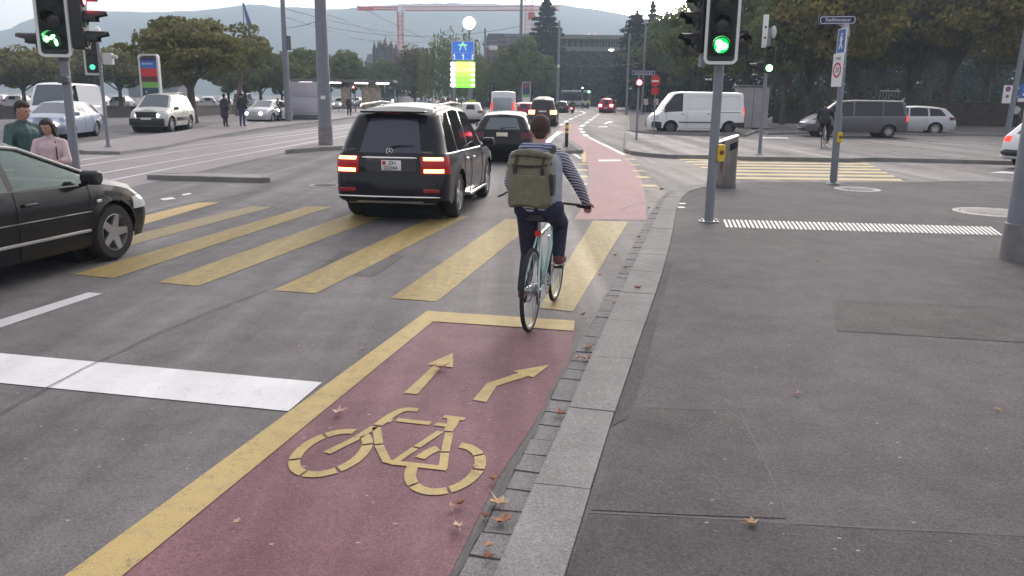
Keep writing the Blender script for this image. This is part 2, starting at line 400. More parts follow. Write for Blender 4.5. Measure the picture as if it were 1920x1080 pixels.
KH = 0.06
kl = [G2(*p, KH) for p in [(700, 1620), (925, 1080), (1055, 791), (1120, 640), (1170, 535), (1200, 470), (1220, 430), (1236, 395), (1247, 372), (1262, 358), (1285, 349), (1330, 342)]]
kr = [G2(*p, KH) for p in [(900, 1620), (1057, 1080), (1097, 949), (1144, 795), (1178, 697), (1197, 640), (1225, 560), (1247, 490), (1262, 430), (1268, 392), (1280, 368), (1300, 355), (1338, 348)]]
gl = [G2(*p) for p in [(590, 1620), (862, 1080), (905, 998), (965, 885), (1012, 795), (1045, 722), (1092, 640), (1150, 535), (1182, 472), (1203, 432), (1222, 398), (1236, 376), (1254, 360)]]
kL = smoothpoly(kl, 5); kR = smoothpoly(kr, 5); gL = smoothpoly(gl, 5)
kb = MB(); stones(kb, kL, kR, 1.02, -0.1, KH, 0.009, 0.02)
struct(kb.build("kerb", GRAN, smooth=False))
# flush kerb along the side street mouth
far_in = [G2(1332, 342, KH-.02), G2(1420, 341, .03), G2(1540, 341, .03), G2(1640, 341.5, .03), G2(1720, 341, .03), G2(1790, 339, .03), G2(1860, 340, .03), G2(2300, 343, .03)]
far_out = [(x, y-0.16) for x, y in far_in]
k2 = MB(); stones(k2, far_out, far_in, 1.0, -0.1, 0.035, 0.012, 0.01)
struct(k2.build("side_street_kerb", GRAN, smooth=False))
pv = MB()
poly = [(x+.004, y) for x, y in kR[1:]]+[(x, y-.01) for x, y in far_out]+[(40, far_out[-1][1]), (40, -8), (kR[1][0], -8)]
pv.sheet(poly, KH-0.012); struct(pv.build("pavement", PAVE, smooth=False))
gt = MB(); KG = offs(kL, -0.012)
stones(gt, KG[:-6], gL, 0.205, -0.1, 0.008, 0.012, 0.05)
struct(gt.build("gutter", GUT, smooth=False))
# dark jagged tar joint between the lane and the gutter stones
tj = MB(); A = resample(gL, 0.09); A = [(x+R.uniform(-.008, .008)-.012, y) for x, y in A]
W_ = [R.uniform(.006, .016) for _ in A]
tj.band([(x-w, y) for (x, y), w in zip(A, W_)], [(x+.012, y) for x, y in A], 0.0095)
def crack(px, w=0.008, z=0.0045, jit=0.006, zz=0.0):
    P = resample([G2(*p, zz) for p in px], .12); P = [(x+R.uniform(-jit, jit), y+R.uniform(-jit, jit)) for x, y in P]
    tj.band(offs(P, -w), offs(P, w), z)
crack([(-200, 890), (60, 745), (180, 682), (300, 625), (400, 583), (500, 545), (600, 505)], .005, .0135)
crack([(0, 460), (262, 405), (330, 385), (420, 372), (520, 352)], .012)
crack([(1105, 958), (1300, 966), (1600, 985), (2000, 1005)], .006, KH-.008, .004, KH)
crack([(1385, 766), (1440, 870), (1475, 965)], .004, KH-.008, .005, KH)
crack([(1175, 760), (1385, 766)], .004, KH-.008, .004, KH)
crack([(1160, 395), (1190, 384), (1225, 378)], .01)
struct(tj.build("tar_joints", TAR, smooth=False))
# darker repaired strips of asphalt
pt = MB(); pt.use(PATCH)
pt.sheet([G2(*p, KH) for p in [(1064, 1078), (1104, 960), (1300, 968), (1600, 987), (2100, 1012), (2300, 1500), (1000, 1500)]], KH-.0085)
pt.band([G2(*p, KH) for p in [(1146, 796), (1180, 698), (1200, 640), (1250, 490)]], [G2(*p, KH) for p in [(1180, 780), (1206, 700), (1222, 640), (1262, 490)]], KH-.0085)
pt.use(ground_mat("slightly browner asphalt patch", (0.078, 0.071, 0.073), (0.136, 0.123, 0.126), 0.36, rough=0.85, big=0.9, spec=0.25))
pt.sheet([G2(*p, KH) for p in [(1180, 762), (1385, 768), (1440, 872), (1473, 968), (1300, 962), (1110, 952)]], KH-.0088)
pt.sheet([G2(*p, KH) for p in [(1560, 560), (1920, 575), (1920, 640), (1570, 618)]], KH-.0089)
pt.use(ground_mat("darker road repair", (0.055, 0.051, 0.054), (0.115, 0.107, 0.112), 0.36, rough=0.72, big=0.9, spec=0.35, tracks=.4))
pt.sheet([G2(*p) for p in [(640, 470), (760, 480), (700, 520), (590, 508)]], .0032)
struct(pt.build("pavement_patches", None, smooth=False))

# near red cycle lane
red = MB()
rl = [G2(*p) for p in [(-370, 1500), (-150, 1330), (125, 1080), (800, 592), (1080, 615)]]
rr_ = [G2(*p) for p in [(1064, 690), (1008, 785), (932, 900), (843, 1080), (650, 1500)]]
red.sheet(rl+rr_, 0.004)
struct(red.build("red_cycle_lane", REDP, smooth=False))
# far red cycle lane bending to the junction
rw = smoothpoly([G2(*p) for p in [(1075, 412), (1092, 388), (1103, 357), (1104, 322), (1100, 298), (1092, 279), (1080, 269), (1055, 250), (1047, 240), (1057, 231)]], 4)
rr2 = smoothpoly([G2(*p) for p in [(1212, 413), (1210, 375), (1204, 340), (1194, 317), (1180, 300), (1160, 285), (1132, 271), (1106, 258), (1089, 243), (1086, 233)]], 4)
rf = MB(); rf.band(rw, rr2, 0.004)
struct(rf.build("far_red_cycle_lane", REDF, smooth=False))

def zebra(px, m, z=0.0045):
    return (m, [G2(*p) for p in px], z)
yel = MB(); yel.use(YEL)
# side line and end line of the red lane
yel.sheet([G2(*p) for p in [(-440, 1500), (125, 1080), (800, 585), (812, 604), (233, 1080), (-240, 1500)]], 0.0085)
yel.sheet([G2(*p) for p in [(800, 584.5), (1078, 603), (1075, 622), (806, 604)]], 0.0092)
OB = G(725, 850)
def fr(a, b): return (OB.x+RN.x*a+RD.x*b, OB.y+RN.y*a+RD.y*b)
def stroke(P, w, z=0.0085, mb=None, cut=0.006, wide=None):
    """painted stroke broken by narrow stencil bridges"""
    n = len(P); L = []; Rr = []
    for i in range(n):
        a = P[max(i-1, 0)]; b = P[min(i+1, n-1)]; tx, ty = b[0]-a[0], b[1]-a[1]; q = sqrt(tx*tx+ty*ty); ww = w if wide is None else w*wide(i/(n-1))
        L.append(fr(P[i][0]-ty/q*ww, P[i][1]+tx/q*ww)); Rr.append(fr(P[i][0]+ty/q*ww, P[i][1]-tx/q*ww))
    (mb or yel).band(L, Rr, z)
def arc(cx, cy, ra, rb, a0, a1, n=14): return [(cx+ra*cos(radians(a0+(a1-a0)*i/n)), cy+rb*sin(radians(a0+(a1-a0)*i/n))) for i in range(n+1)]
def ring(cx, cy, cuts):
    for a0, a1 in zip(cuts, cuts[1:]): 
        o = arc(cx, cy, .197, .306, a0+2.2, a1-2.2); i_ = arc(cx, cy, .137, .240, a0+2.2, a1-2.2)
        yel.band([fr(*p) for p in i_], [fr(*p) for p in o], 0.0085)
ring(-.283, -.062, [-150, -100, -45, 28, 62])
ring(-.283, -.062, [84, 138, 210])
ring(.357, -.098, [40, 2, -60, -125, -180][::-1])
ring(.357, -.098, [40, 93]); ring(.357, -.098, [128, 168])
stroke([(-.302, -.085), (-.225, .13), (-.187, .305)], .024)
stroke([(-.178, .33), (-.158, .47), (-.128, .575), (-.095, .603), (-.03, .607)], .029)
stroke([(-.165, .41), (-.122, .41)], .026, .0089)
stroke([(-.102, .432), (.108, .427)], .025)
stroke([(.150, .545), (.282, .535)], .023, .0089); stroke([(.212, .545), (.232, .45), (.238, .345)], .030, wide=lambda t: 1.3-.45*t)
stroke([(.135, .425), (.215, .42)], .022, .0089)
stroke([(.250, .325), (.300, .08)], .023); stroke([(.303, .062), (.345, -.11)], .023)
stroke([(.196, .330), (.135, .10)], .021); stroke([(.130, .082), (.085, -.10)], .021)
stroke([(.07, -.112), (.368, -.115)], .024, .0089)
stroke([(-.175, .30), (-.078, .09)], .024); stroke([(-.07, .07), (.04, -.105), (.10, -.118)], .024, .0093)
# lane arrows
yel.sheet([G2(*p) for p in [(757, 739), (783, 741), (829, 689), (814, 687)]], 0.0085)
yel.sheet([G2(*p) for p in [(801, 685), (849, 664), (849.5, 691)]], 0.0089)
yel.sheet([G2(*p) for p in [(886, 752), (912, 756), (931, 726), (913, 721)]], 0.0085)
yel.sheet([G2(*p) for p in [(913, 721), (931, 726), (994, 706), (976, 700)]], 0.0089)
yel.sheet([G2(*p) for p in [(961, 698), (1031, 686), (1000, 710)]], 0.0093)
# crossing stripes over the main road
yel.use(YELZ)
for px in ([(138, 515), (212, 522), (622, 388), (575, 388)], [(295, 530), (372, 537), (745, 396), (672, 396)],
           [(512, 545), (592, 551), (880, 405), (815, 405)], [(732, 560), (820, 566), (1010, 412), (948, 411)],
           [(1010, 578), (1074, 585), (1178, 416), (1112, 414)]):
    yel.sheet([G2(*p) for p in px], 0.0045)
yel.use(YEL); yel.sheet([G2(*p) for p in [(150, 435), (232, 432), (411, 380), (372, 380)]], 0.0045)
yel.use(YELW); yel.sheet([G2(*p) for p in [(100, 478), (190, 476), (508, 389), (470, 387)]], 0.0045)
yel.use(YELR)
for i in range(9):
    y0 = 19.6+i*1.0
    yel.sheet([(5.2, y0), (9.25+(y0-19.3)*.27, y0), (9.4+(y0-19.3)*.27, y0+.5), (5.2, y0+.5)], 0.0045)
yel.use(YEL)
for i, (x, y) in enumerate([(1176, 291), (1182, 299), (1189, 309.5), (1198, 321), (1207, 333), (1219, 349)]):
    p = G(x, y); q = .28+.02*i
    yel.sheet([(p.x-.16, p.y-.2), (p.x+.16, p.y-.2), (p.x+.13, p.y+.22), (p.x-.19, p.y+.22)], 0.0085)
for (x, y) in [(1095, 308), (1095, 319), (1094, 331), (1092, 345)]:
    p = G(x, y); yel.sheet([(p.x-.18, p.y-.22), (p.x+.10, p.y-.22), (p.x+.10, p.y+.22), (p.x-.18, p.y+.22)], 0.0045)
yel.sheet([G2(*p) for p in [(1091, 304), (1100, 304), (1097, 284), (1090, 284)]], 0.0045)
struct(yel.build("yellow_road_markings", None, smooth=False))

wh = MB(); wh.use(WHT)
a = G(-420, 625); wh.sheet([G2(*p) for p in [(-560, 612), (604, 718), (541, 772), (-560, 664)]], 0.0045)
wh.use(WHTW)
wh.sheet([G2(*p) for p in [(-200, 662), (165, 549), (193, 551), (-200, 682)]], 0.0045)
wh.use(WHT)
for px in ([(300, 373), (322, 370), (330, 373), (306, 376)], [(340, 365), (355, 362), (360, 364), (344, 367)]): wh.sheet([G2(*p) for p in px], 0.0045)
for k in range(6):
    p = G(240+k*21, 352-k*6.2); 
# curved white edge line right of the far red lane
ed = smoothpoly([G2(*p) for p in [(1169, 290), (1147, 279), (1124, 268), (1102, 257)]], 4); wh.band(offs(ed, -.07), offs(ed, .09), 0.0085)
def dashes(pts, n, w=.13, fill=.6, z=.0085):
    P = [G2(*p) for p in pts]; A = resample(P, .25); N = len(A)
    for i in range(n):
        i0 = int(N*i/n); i1 = min(N-1, max(i0+1, int(N*(i+fill)/n))); s_ = A[i0:i1+1]
        if len(s_) > 1: wh.band(offs(s_, -w), offs(s_, w), z)
dashes([(1100, 256), (1089, 243), (1090, 239)], 3)
dashes([(1089, 238), (1103, 228), (1124, 213)], 6, .16)
dashes([(1050, 236), (1064, 226), (1080, 219), (1097, 212)], 6, .16)
P = smoothpoly([G2(*p) for p in [(1078, 209), (1085, 208), (1094, 210), (1097, 212.5)]], 3); wh.band(offs(P, -.2), offs(P, .2), .0085)
wh.sheet([G2(*p) for p in [(1121, 237), (1138, 237), (1139, 238.6), (1122, 238.6)]], .0045)
wh.sheet([G2(*p) for p in [(1132, 232), (1141, 227.6), (1148, 227.6), (1149, 229.4), (1142, 229.6), (1135, 233)]], .0045)
wh.sheet([G2(*p) for p in [(1018, 268), (1045, 246), (1057, 247), (1040, 258), (1032, 268)]], .0045)
wh.sheet([G2(*p) for p in [(1064, 284), (1073, 284), (1092, 297), (1087, 298)]], .0045)
wh.sheet([G2(*p) for p in [(1122, 300), (1163, 299.5), (1165, 302.5), (1123, 303)]], .0089)
wh.sheet([G2(*p) for p in [(1855, 324), (1878, 321.5), (1960, 326), (1960, 328)]], .0045)
wh.sheet([G2(*p) for p in [(1430, 257), (1476, 258), (1480, 260), (1430, 259.5)]], .0045)
# two little white squares by the kerb
for (x, y) in [(1279.5, 380.5), (1277.5, 387.5)]:
    p = G(x, y, KH); wh.sheet([(p.x-.06, p.y-.075), (p.x+.06, p.y-.075), (p.x+.06, p.y+.075), (p.x-.06, p.y+.075)], KH-.008)
struct(wh.build("white_road_markings", None, smooth=False))

# tactile paving: raised white ribs across the pavement
tp = MB(); n = 62
T0, T1 = G(1356, 411, KH), G(1862, 424.5, KH); B0, B1 = G(1362, 425, KH), G(1884, 440, KH)
for i in range(n):
    f = i/n; f2 = (i+.5)/n
    q = [T0.lerp(T1, f), T0.lerp(T1, f2), B0.lerp(B1, f2), B0.lerp(B1, f)]
    tp.prism([(v.x, v.y) for v in q], KH-.02, KH-.004)
struct(tp.build("tactile_paving", mat("white tactile paint", (0.72, 0.70, 0.70), .6, var=.12, vscale=4), smooth=False))

# ---- tram bed, rails, islands
ra = [G2(*p) for p in [(147, 302), (480, 257), (655, 235)]]
RA = [(-12.2, 8), (-12.05, 16), (-11.95, 22.6), (-11.6, 30), (-11.25, 36.3), (-10.75, 44), (-10.2, 52), (-9.0, 66), (-6.5, 90), (-1.5, 130), (5, 180)]
RA = smoothpoly(RA, 4)
tb = MB(); tb.band(offs(RA, -1.1), offs(RA, 4.4), 0.0035); struct(tb.build("tram_bed", TRAM, smooth=False))
RAIL = mat("worn tram rail", (0.68, 0.66, 0.68), 0.30, metal=0.55)
rails = MB()
for o_ in (0.0, 0.95, 2.45, 3.40):
    c = offs(RA, o_); w = .042
    rails.band(offs(c, -w), offs(c, w), 0.0085)
struct(rails.build("tram_rails", RAIL, smooth=False))
rg = MB()
for o_ in (0.06, 0.89, 2.51, 3.34):
    c = offs(RA, o_); rg.band(offs(c, -.014), offs(c, .014), 0.0088)
struct(rg.build("rail_grooves", TAR, smooth=False))

def island(name, px, h, top=None, edge=GRAN, kw=.16, z=None):
    """raised island: granite kerb ring and an asphalt top 6 mm lower"""
    P = [G2(*p, h) for p in px]; n = len(P)
    a = sum(P[i][0]*P[(i+1) % n][1]-P[(i+1) % n][0]*P[i][1] for i in range(n))
    if a < 0: P = P[::-1]
    cx = sum(p[0] for p in P)/n; cy = sum(p[1] for p in P)/n
    I = []
    for i in range(n):
        a_, b_, c_ = P[i-1], P[i], P[(i+1) % n]
        e1 = Vector((b_[0]-a_[0], b_[1]-a_[1])).normalized(); e2 = Vector((c_[0]-b_[0], c_[1]-b_[1])).normalized()
        nn = Vector((-(e1.y+e2.y), e1.x+e2.x)); nn = nn.normalized() if nn.length > 1e-6 else Vector((-e1.y, e1.x))
        I.append((b_[0]+nn.x*kw, b_[1]+nn.y*kw))
    mb = MB(); mb.use(edge)
    for i in range(n):
        j = (i+1) % n; mb.prism([P[i], P[j], I[j], I[i]], -.05, h)
    mb.use(top or PAVE); mb.prism(I, -.05, h-.006)
    return struct(mb.build(name, None, smooth=False))
island("tram_platform", [(139, 279), (160, 283), (225, 284), (300, 275), (375, 259), (480, 241), (560, 231), (640, 222), (700, 214), (740, 206), (760, 200), (640, 205), (560, 212), (470, 222), (330, 247), (240, 256), (150, 268), (135, 273)], .10, top=TRAM)
island("lane_divider_island", [(275, 328), (290, 325), (390, 322), (500, 325), (506, 333), (480, 333.5), (390, 331)], .10, top=TRAM)
island("pole_island", [(535, 281), (600, 276), (650, 273.5), (690, 268), (690, 260), (640, 264), (590, 269)], .13, top=TRAM)
island("bollard_island", [(1058, 282), (1094, 281), (1081, 273), (1062, 263), (1048, 268), (1046, 277)], .12)
island("central_island", [(1171, 279), (1183, 283), (1215, 287), (1255, 290), (1327, 291), (1408, 294), (1500, 295), (1590, 297), (1640, 295.5), (1760, 298), (1900, 302), (2150, 310), (2150, 285), (1900, 272), (1640, 262), (1400, 260), (1229, 252), (1190, 248), (1172, 244)], .12, top=ASPH)
island("corner_pavement", [(1176, 244), (1229, 247.5), (1400, 252), (1440, 236), (1330, 225), (1240, 214), (1178, 211)], .12)
island("far_pavement", [(1330, 226), (1440, 249), (1520, 247), (1700, 249), (1900, 252), (2200, 256), (2200, 236), (1900, 233), (1700, 232), (1500, 231), (1400, 224)], .12)

# manhole covers
def manhole(px, z, r, label, m):
    p = G(px[0], px[1], z); t = thing("manhole_cover", label, "manhole cover", (p.x, p.y, z))
    b = MB(); b.lathe([(0, .004), (r*.78, .004), (r*.80, -.002), (r*.83, -.002), (r*.85, .006), (r, .006), (r, -.05)], n=36); b.build("cover", m, t)
    b = MB()
    for k in range(-3, 4):
        w = sqrt(max(0, (r*.72)**2-(k*r*.2)**2)); b.box((0, k*r*.2, .006), (2*w, .02, .006))
    b.build("ribs", GREYD, t)
manhole((1607, 355), KH-.012, .46, "pale round manhole cover on the pavement near the street name pole", mat("pale worn iron", (.34, .33, .34), .6, var=.2))
manhole((1862, 398), KH-.012, .62, "large cream ringed manhole cover beside the thick pole at the right edge", mat("cream concrete ring", (.45, .43, .40), .8, var=.2))
manhole((610, 348), 0.0, .33, "iron manhole cover in the road left of the black off-roader", mat("worn iron", (.16, .15, .16), .5, var=.2))

# fallen leaves
LEAFB = mat("dry fallen leaf", (0.42, 0.22, 0.14), .8, var=.35, vscale=14)
LEAFY = mat("yellow fallen leaf", (0.62, 0.42, 0.26), .8, var=.25, vscale=14)
LEAFP = mat("pale pinkish fallen leaf", (0.66, 0.45, 0.38), .8, var=.2, vscale=14)
def leaf_mesh(seed, s=.055):
    r = random.Random(seed); n = 15; pts = []
    for i in range(n):
        a = 2*pi*i/n; rr = s*(1.0 if i % 3 == 0 else (.55 if i % 3 == 1 else .62))*r.uniform(.8, 1.15)
        x, y = rr*cos(a), rr*sin(a)*.8; pts.append((x, y, .012+.35*abs(y)+r.uniform(0, .010)+.4*x*x/s))
    b = MB(); o = len(pts); vs = pts+[(0, 0, .008)]
    b.add(vs, [(i, (i+1) % n, o) for i in range(n)])
    vs2 = [(x, y, z-.002) for x, y, z in vs]; b.add(vs2, [((i+1) % n, i, o) for i in range(n)])
    b.tube([(0, 0, .009), (-s*.7, .004, .02), (-s*1.3, .01, .014)], .0016, 5)
    return b
LS = [((827, 692), 1.35, LEAFY, "curled yellow fallen leaf on the straight arrow of the red lane"), ((635, 777), 1.1, LEAFP, "pale folded leaf on the red lane by the yellow side line"),
      ((936, 948), 1.2, LEAFY, "crumpled tan leaf, upper of the two in the gutter bottom centre"), ((946, 980), 1.15, LEAFB, "brown folded leaf just below the crumpled tan one in the gutter"),
      ((916, 1049), .55, LEAFB, "tiny brown leaf scrap in the gutter nearest the bottom edge"), ((848, 954), .5, LEAFP, "small pinkish leaf on red lane below the painted bicycle's wheel"),
      ((1050, 779), 1.0, LEAFB, "reddish leaf pressed against the kerb above the near kerb joint"), ((1103, 655), 1.0, LEAFB, "brown leaf in the gutter beside the end of the red lane"),
      ((1097, 675), .9, LEAFP, "pale leaf in the gutter just below the brown one near the lane end"), ((1197, 540), 1.0, LEAFB, "thin reddish leaf lying on the kerb beside the crossing"),
      ((1408, 981), .75, LEAFY, "small tan leaf on the pavement near the lower asphalt joint"), ((1494, 738), .55, LEAFP, "tiny pale leaf alone in the middle of the pavement"),
      ((447, 984), .6, LEAFP, "small leaf on the red lane near the bottom yellow line"), ((1151, 570), .7, LEAFP, "pale leaf in the gutter next to the last crossing stripe"),
      ((1145, 600), .6, LEAFB, "brown leaf scrap in the gutter level with the yellow end line"), ((1535, 488), .6, LEAFP, "pale leaf on the pavement below the tactile ribs"),
      ((1787, 410), .6, LEAFY, "small yellow leaf just beyond the tactile ribs"), ((1240, 356), 2.6, LEAFP, "pale crumpled leaf where the kerb bends into the side street"),
      ((562, 654), .5, LEAFP, "small pale leaf on the road left of the yellow corner"), ((718, 606), .45, LEAFY, "tiny leaf on the road between the crossing and the yellow corner"),
      ((680, 658), .6, LEAFP, "thin pale leaf on the road beside the yellow side line"), ((1870, 768), .45, LEAFY, "tiny leaf at the right side of the pavement")]
for i, (p, s, m, lab) in enumerate(LS):
    onp = p[0] > 1190 or (p[0] > 1060 and p[1] > 1000)
    q = G(p[0], p[1], KH if onp else 0.01)
    o = leaf_mesh(i, .048*s).build("fallen_leaf", m, smooth=False, loc=(q.x, q.y, (KH-.012) if onp else .009), rot=(R.uniform(-.15, .15), R.uniform(-.15, .15), R.uniform(0, 6.28)))
    tag(o, lab, "leaf", "fallen leaves")
for i in range(16):
    f = R.uniform(.05, .9); k = int(f*(len(gL)-1)); x, y = gL[k]; s_ = R.uniform(.35, .8); m = (LEAFB, LEAFP, LEAFY)[i % 3]
    o = leaf_mesh(50+i, .055*s_).build("fallen_leaf", m, smooth=False, loc=(x+R.uniform(-.22, .17), y, .011), rot=(R.uniform(-.3, .3), R.uniform(-.3, .3), R.uniform(0, 6.28)))
    tag(o, "small curled dry leaf scrap lying along the kerb gutter", "leaf", "small leaf scraps along the gutter")
# litter flecks pressed into the asphalt: too many to count
fk = MB(); rr = random.Random(9)
for i in range(270):
    px, py = rr.uniform(0, 1900), 430+600*rr.random()**1.3
    onp = px > 1290; q = G(px, py, KH if onp else 0)
    s = rr.uniform(.004, .014); a = rr.uniform(0, 6.28); z = (KH-.007) if onp else .0148
    fk.add([(q.x+s*k*cos(a+w), q.y+s*.5*k*sin(a+w), z) for w, k in ((0, 1), (1.4, .8), (2.9, 1), (4.4, .7))], [(0, 1, 2, 3)])
stuff(fk.build("flecks", mat("pale fleck", (.42, .38, .38), .9), smooth=False))
# ================================================================= VEHICLES
def paint(name, c, metal=0.0, rough=0.45): return mat(name, c, rough, metal=metal, coat=.5, spec=.15)
P_BLACK = paint("black metallic paint", (0.008, 0.009, 0.017)); P_AUDI = paint("deep black paint", (0.005, 0.005, 0.008))
P_WHITE = paint("white van paint", (0.82, 0.83, 0.86)); P_SILV = paint("silver paint", (0.50, 0.51, 0.55), .5); P_DGREY = paint("dark grey metallic paint", (0.115, 0.108, 0.125), .2)
P_BLUE = paint("blue paint with pale reflections", (0.27, 0.31, 0.42), .3); P_RED = paint("red paint", (0.32, 0.02, 0.06)); P_BROWN = paint("brown black paint", (0.045, 0.030, 0.030), .2)  # blue car's base lightened and greyed to hold its pale reflections
P_CREAM = paint("pale silver paint", (0.56, 0.56, 0.53), .2); P_GREY = paint("mid grey paint", (0.22, 0.22, 0.24), .4); P_GREEN = paint("yellow green taxi paint", (0.45, 0.58, 0.08))
TEAL = bpy.data.materials.new("greenish clear car glass"); TEAL.use_nodes = True
n_ = TEAL.node_tree.nodes; l_ = TEAL.node_tree.links
tr_ = n_.new("ShaderNodeBsdfTransparent"); tr_.inputs[0].default_value = (0.62, 0.86, 0.80, 1)
gl_ = n_.new("ShaderNodeBsdfGlossy"); gl_.inputs["Roughness"].default_value = 0.03; gl_.inputs["Color"].default_value = (.85, 1, .97, 1)
fr_ = n_.new("ShaderNodeFresnel"); fr_.inputs[0].default_value = 1.75; ms_ = n_.new("ShaderNodeMixShader")
l_.new(fr_.outputs[0], ms_.inputs[0]); l_.new(tr_.outputs[0], ms_.inputs[1]); l_.new(gl_.outputs[0], ms_.inputs[2]); l_.new(ms_.outputs[0], n_["Material Output"].inputs["Surface"])

class Car:
    def __init__(s, **k): s.bul_r = .05; s.bul_f = .12; s.rc = .16; s.glass_rear = True; s.__dict__.update(k)
    def hw(s, x):
        h = s.W/2; L = s.L
        y = h-.05*max(0, 1-x/1.0)**2-.09*max(0, 1-(L-x)/1.1)**2
        for d, rc in ((x, s.rc), (L-x, s.rc*1.3)):
            if d < rc: y -= rc*.75*(1-sqrt(max(0, 1-(1-d/rc)**2)))
        return y
    def X(s, x, z):
        a = pw(s.xr, z); b = pw(s.xf, z)
        fa = 2.2*max(a, 0)+.3; fb = 2.2*max(b, 0)+.3
        return x+a*max(0, 1-x/fa)-b*max(0, 1-(s.L-x)/fb)
    def prof(s, x, z):
        b = pw(s.belt, x); return pw([(s.sill, .955), (s.sill+.12, .985), (.55*b+.1, 1.0), (b-.10, .99), (b, .955)], z)
    def zlow(s, x):
        z = s.sill
        for xa in (s.ax, s.ax+s.wb):
            d = abs(x-xa)
            if d < s.ra: z = max(z, s.wr*.95+sqrt(s.ra**2-d*d))
        if x < .35: z = max(z, s.sill+.06)
        return z
    def station(s, x):
        b = pw(s.belt, x); t = max(pw(s.top, x), b+.045); h = t-b; k = min(1, h/s.gh); hw = s.hw(x)
        z0 = s.zlow(x); P = []
        arch = z0 > s.sill+.1
        for q in (0, .05, .22, .45, .68, .88, 1.0):
            z = lerp(z0, b, q); y = hw*s.prof(x, z)
            if arch and q < .1: y += .012
            P.append((y, z))
        wy = lerp(hw*.90, s.wroof-(s.W/2-hw)*.8, k**.8)
        yb = hw*.925; zt = t-max(.02, .085*k)
        P.append((yb, b+.014)); P.append((lerp(yb, wy+.02, .45), lerp(b+.014, zt, .5))); P.append((wy+.02, zt))
        P.append((wy-.025, t-.006-.035*k)); P.append((wy-.10, t-.004-.010*k))
        cr = s.crown; K = s.K; y1 = wy-.10; z1 = t-.004-.010*k
        full = [(y, z) for y, z in P]+[(lerp(y1, -y1, i/K), z1+cr*(1-(1-2*i/K)**2)) for i in range(1, K)]+[(-y, z) for y, z in P[::-1]]
        return full
    def side(s, x, z): return s.hw(x)*s.prof(x, z)
    def sidept(s, x, z, sy, off=.004):
        return Vector((s.X(x, z)-s.L/2, sy*(s.side(x, z)+off), z))
    def capx(s, end, y, z):
        hw = s.side(0.001 if end < 0 else s.L-.001, z); q = 1-min(1, (y/max(hw, .1)))**2 if abs(y) < hw else 0
        return (s.X(0, z)-s.bul_r*q if end < 0 else s.X(s.L, z)+s.bul_f*q)-s.L/2
    def build(s, root, pm, glass=GLASS, detail=2, wsglass=None, rimm=SILVER, lamp_front=LAMPCL, lamp_rear=TAILOFF, spokes=5):
        s.K = 8 if detail >= 1 else 4
        L = s.L; xs = {0, .012, .035, .075, .13, s.rc, L, L-.012, L-.035, L-.08, L-.14, L-s.rc*1.3}
        for xa in (s.ax, s.ax+s.wb):
            for i in range(0, 181, 15 if detail else 30): xs.add(xa+s.ra*cos(radians(i)))
            xs.add(xa-s.ra-.012); xs.add(xa+s.ra+.012)
        for x, _ in s.top+s.belt: xs.add(x)
        for a, b in s.sides+s.doors+[s.ws]: xs.add(a); xs.add(b)
        if getattr(s, 'rw', None): xs.update(s.rw)
        st = .22 if detail else .5; x = 0
        while x < L: xs.add(x); x += st
        srt = sorted(x for x in xs if 0 <= x <= L); X = [srt[0]]
        keys = set([0, L]+[v for p in s.sides+s.doors+[s.ws] for v in p])
        for x in srt[1:]:
            if x-X[-1] > .008: X.append(x)
            elif x in keys and X[-1] not in keys: X[-1] = x
        N = 12; K = s.K; V = []; M = 2*N+K-1
        for i, x in enumerate(X):
            for j, (y, z) in enumerate(s.station(x)):
                xx = s.X(x, z)
                end = -1 if i == 0 else (1 if i == len(X)-1 else 0)
                if end and N-1 < j < N+K: q = 1-(1-2*(j-N+1)/K)**2; xx += (-s.bul_r if end < 0 else s.bul_f)*q
                V.append((xx-L/2, y, z))
        parts = {}
        def put(k, f): parts.setdefault(k, []).append(f)
        mid = lambda i: (X[i]+X[i+1])/2
        for i in range(len(X)-1):
            m = mid(i)
            for j in range(M-1):
                f = (i*M+j, i*M+j+1, (i+1)*M+j+1, (i+1)*M+j)
                jj = j if j < N+K/2-.6 else M-2-j; sd_ = 0 if j < M/2 else 1; key = ('body', 0, 0)
                if 7 <= jj <= 8:
                    for n, (a, b) in enumerate(s.sides):
                        if a < m < b: key = ('side_window', n, sd_)
                elif 1 <= jj <= 5:
                    for n, (a, b) in enumerate(s.doors):
                        if a < m < b: key = ('door', n, sd_)
                elif j >= N-1 and j <= N+K-2 and s.ws[0] < m < s.ws[1]: key = ('windscreen', 0, 0)
                elif j >= N-1 and j <= N+K-2 and getattr(s, 'rw', None) and s.rw[0] < m < s.rw[1]: key = ('rear_window', 0, 0)
                put(key, f)
        for end in (-1, 1):
            i = 0 if end < 0 else len(X)-1; base = i*M; grid = []
            for r in range(N):
                a = V[base+r]; b = V[base+M-1-r]; row = [base+r]
                if r == N-1: row = [base+N-1+k for k in range(K+1)]
                else:
                    for k in range(1, K):
                        q = 1-(1-2*k/K)**2; V.append((a[0]+(-s.bul_r if end < 0 else s.bul_f)*q, lerp(a[1], b[1], k/K), a[2])); row.append(len(V)-1)
                    row.append(base+M-1-r)
                grid.append(row)
            for r in range(N-1):
                for k in range(K):
                    f = (grid[r][k], grid[r+1][k], grid[r+1][k+1], grid[r][k+1])
                    if end < 0: f = f[::-1]
                    key = ('body', 0, 0)
                    if end < 0 and s.glass_rear and 7 <= r <= 8 and 0 < k < K-1+(0) : key = ('rear_window', 0, 0)
                    put(key, f)
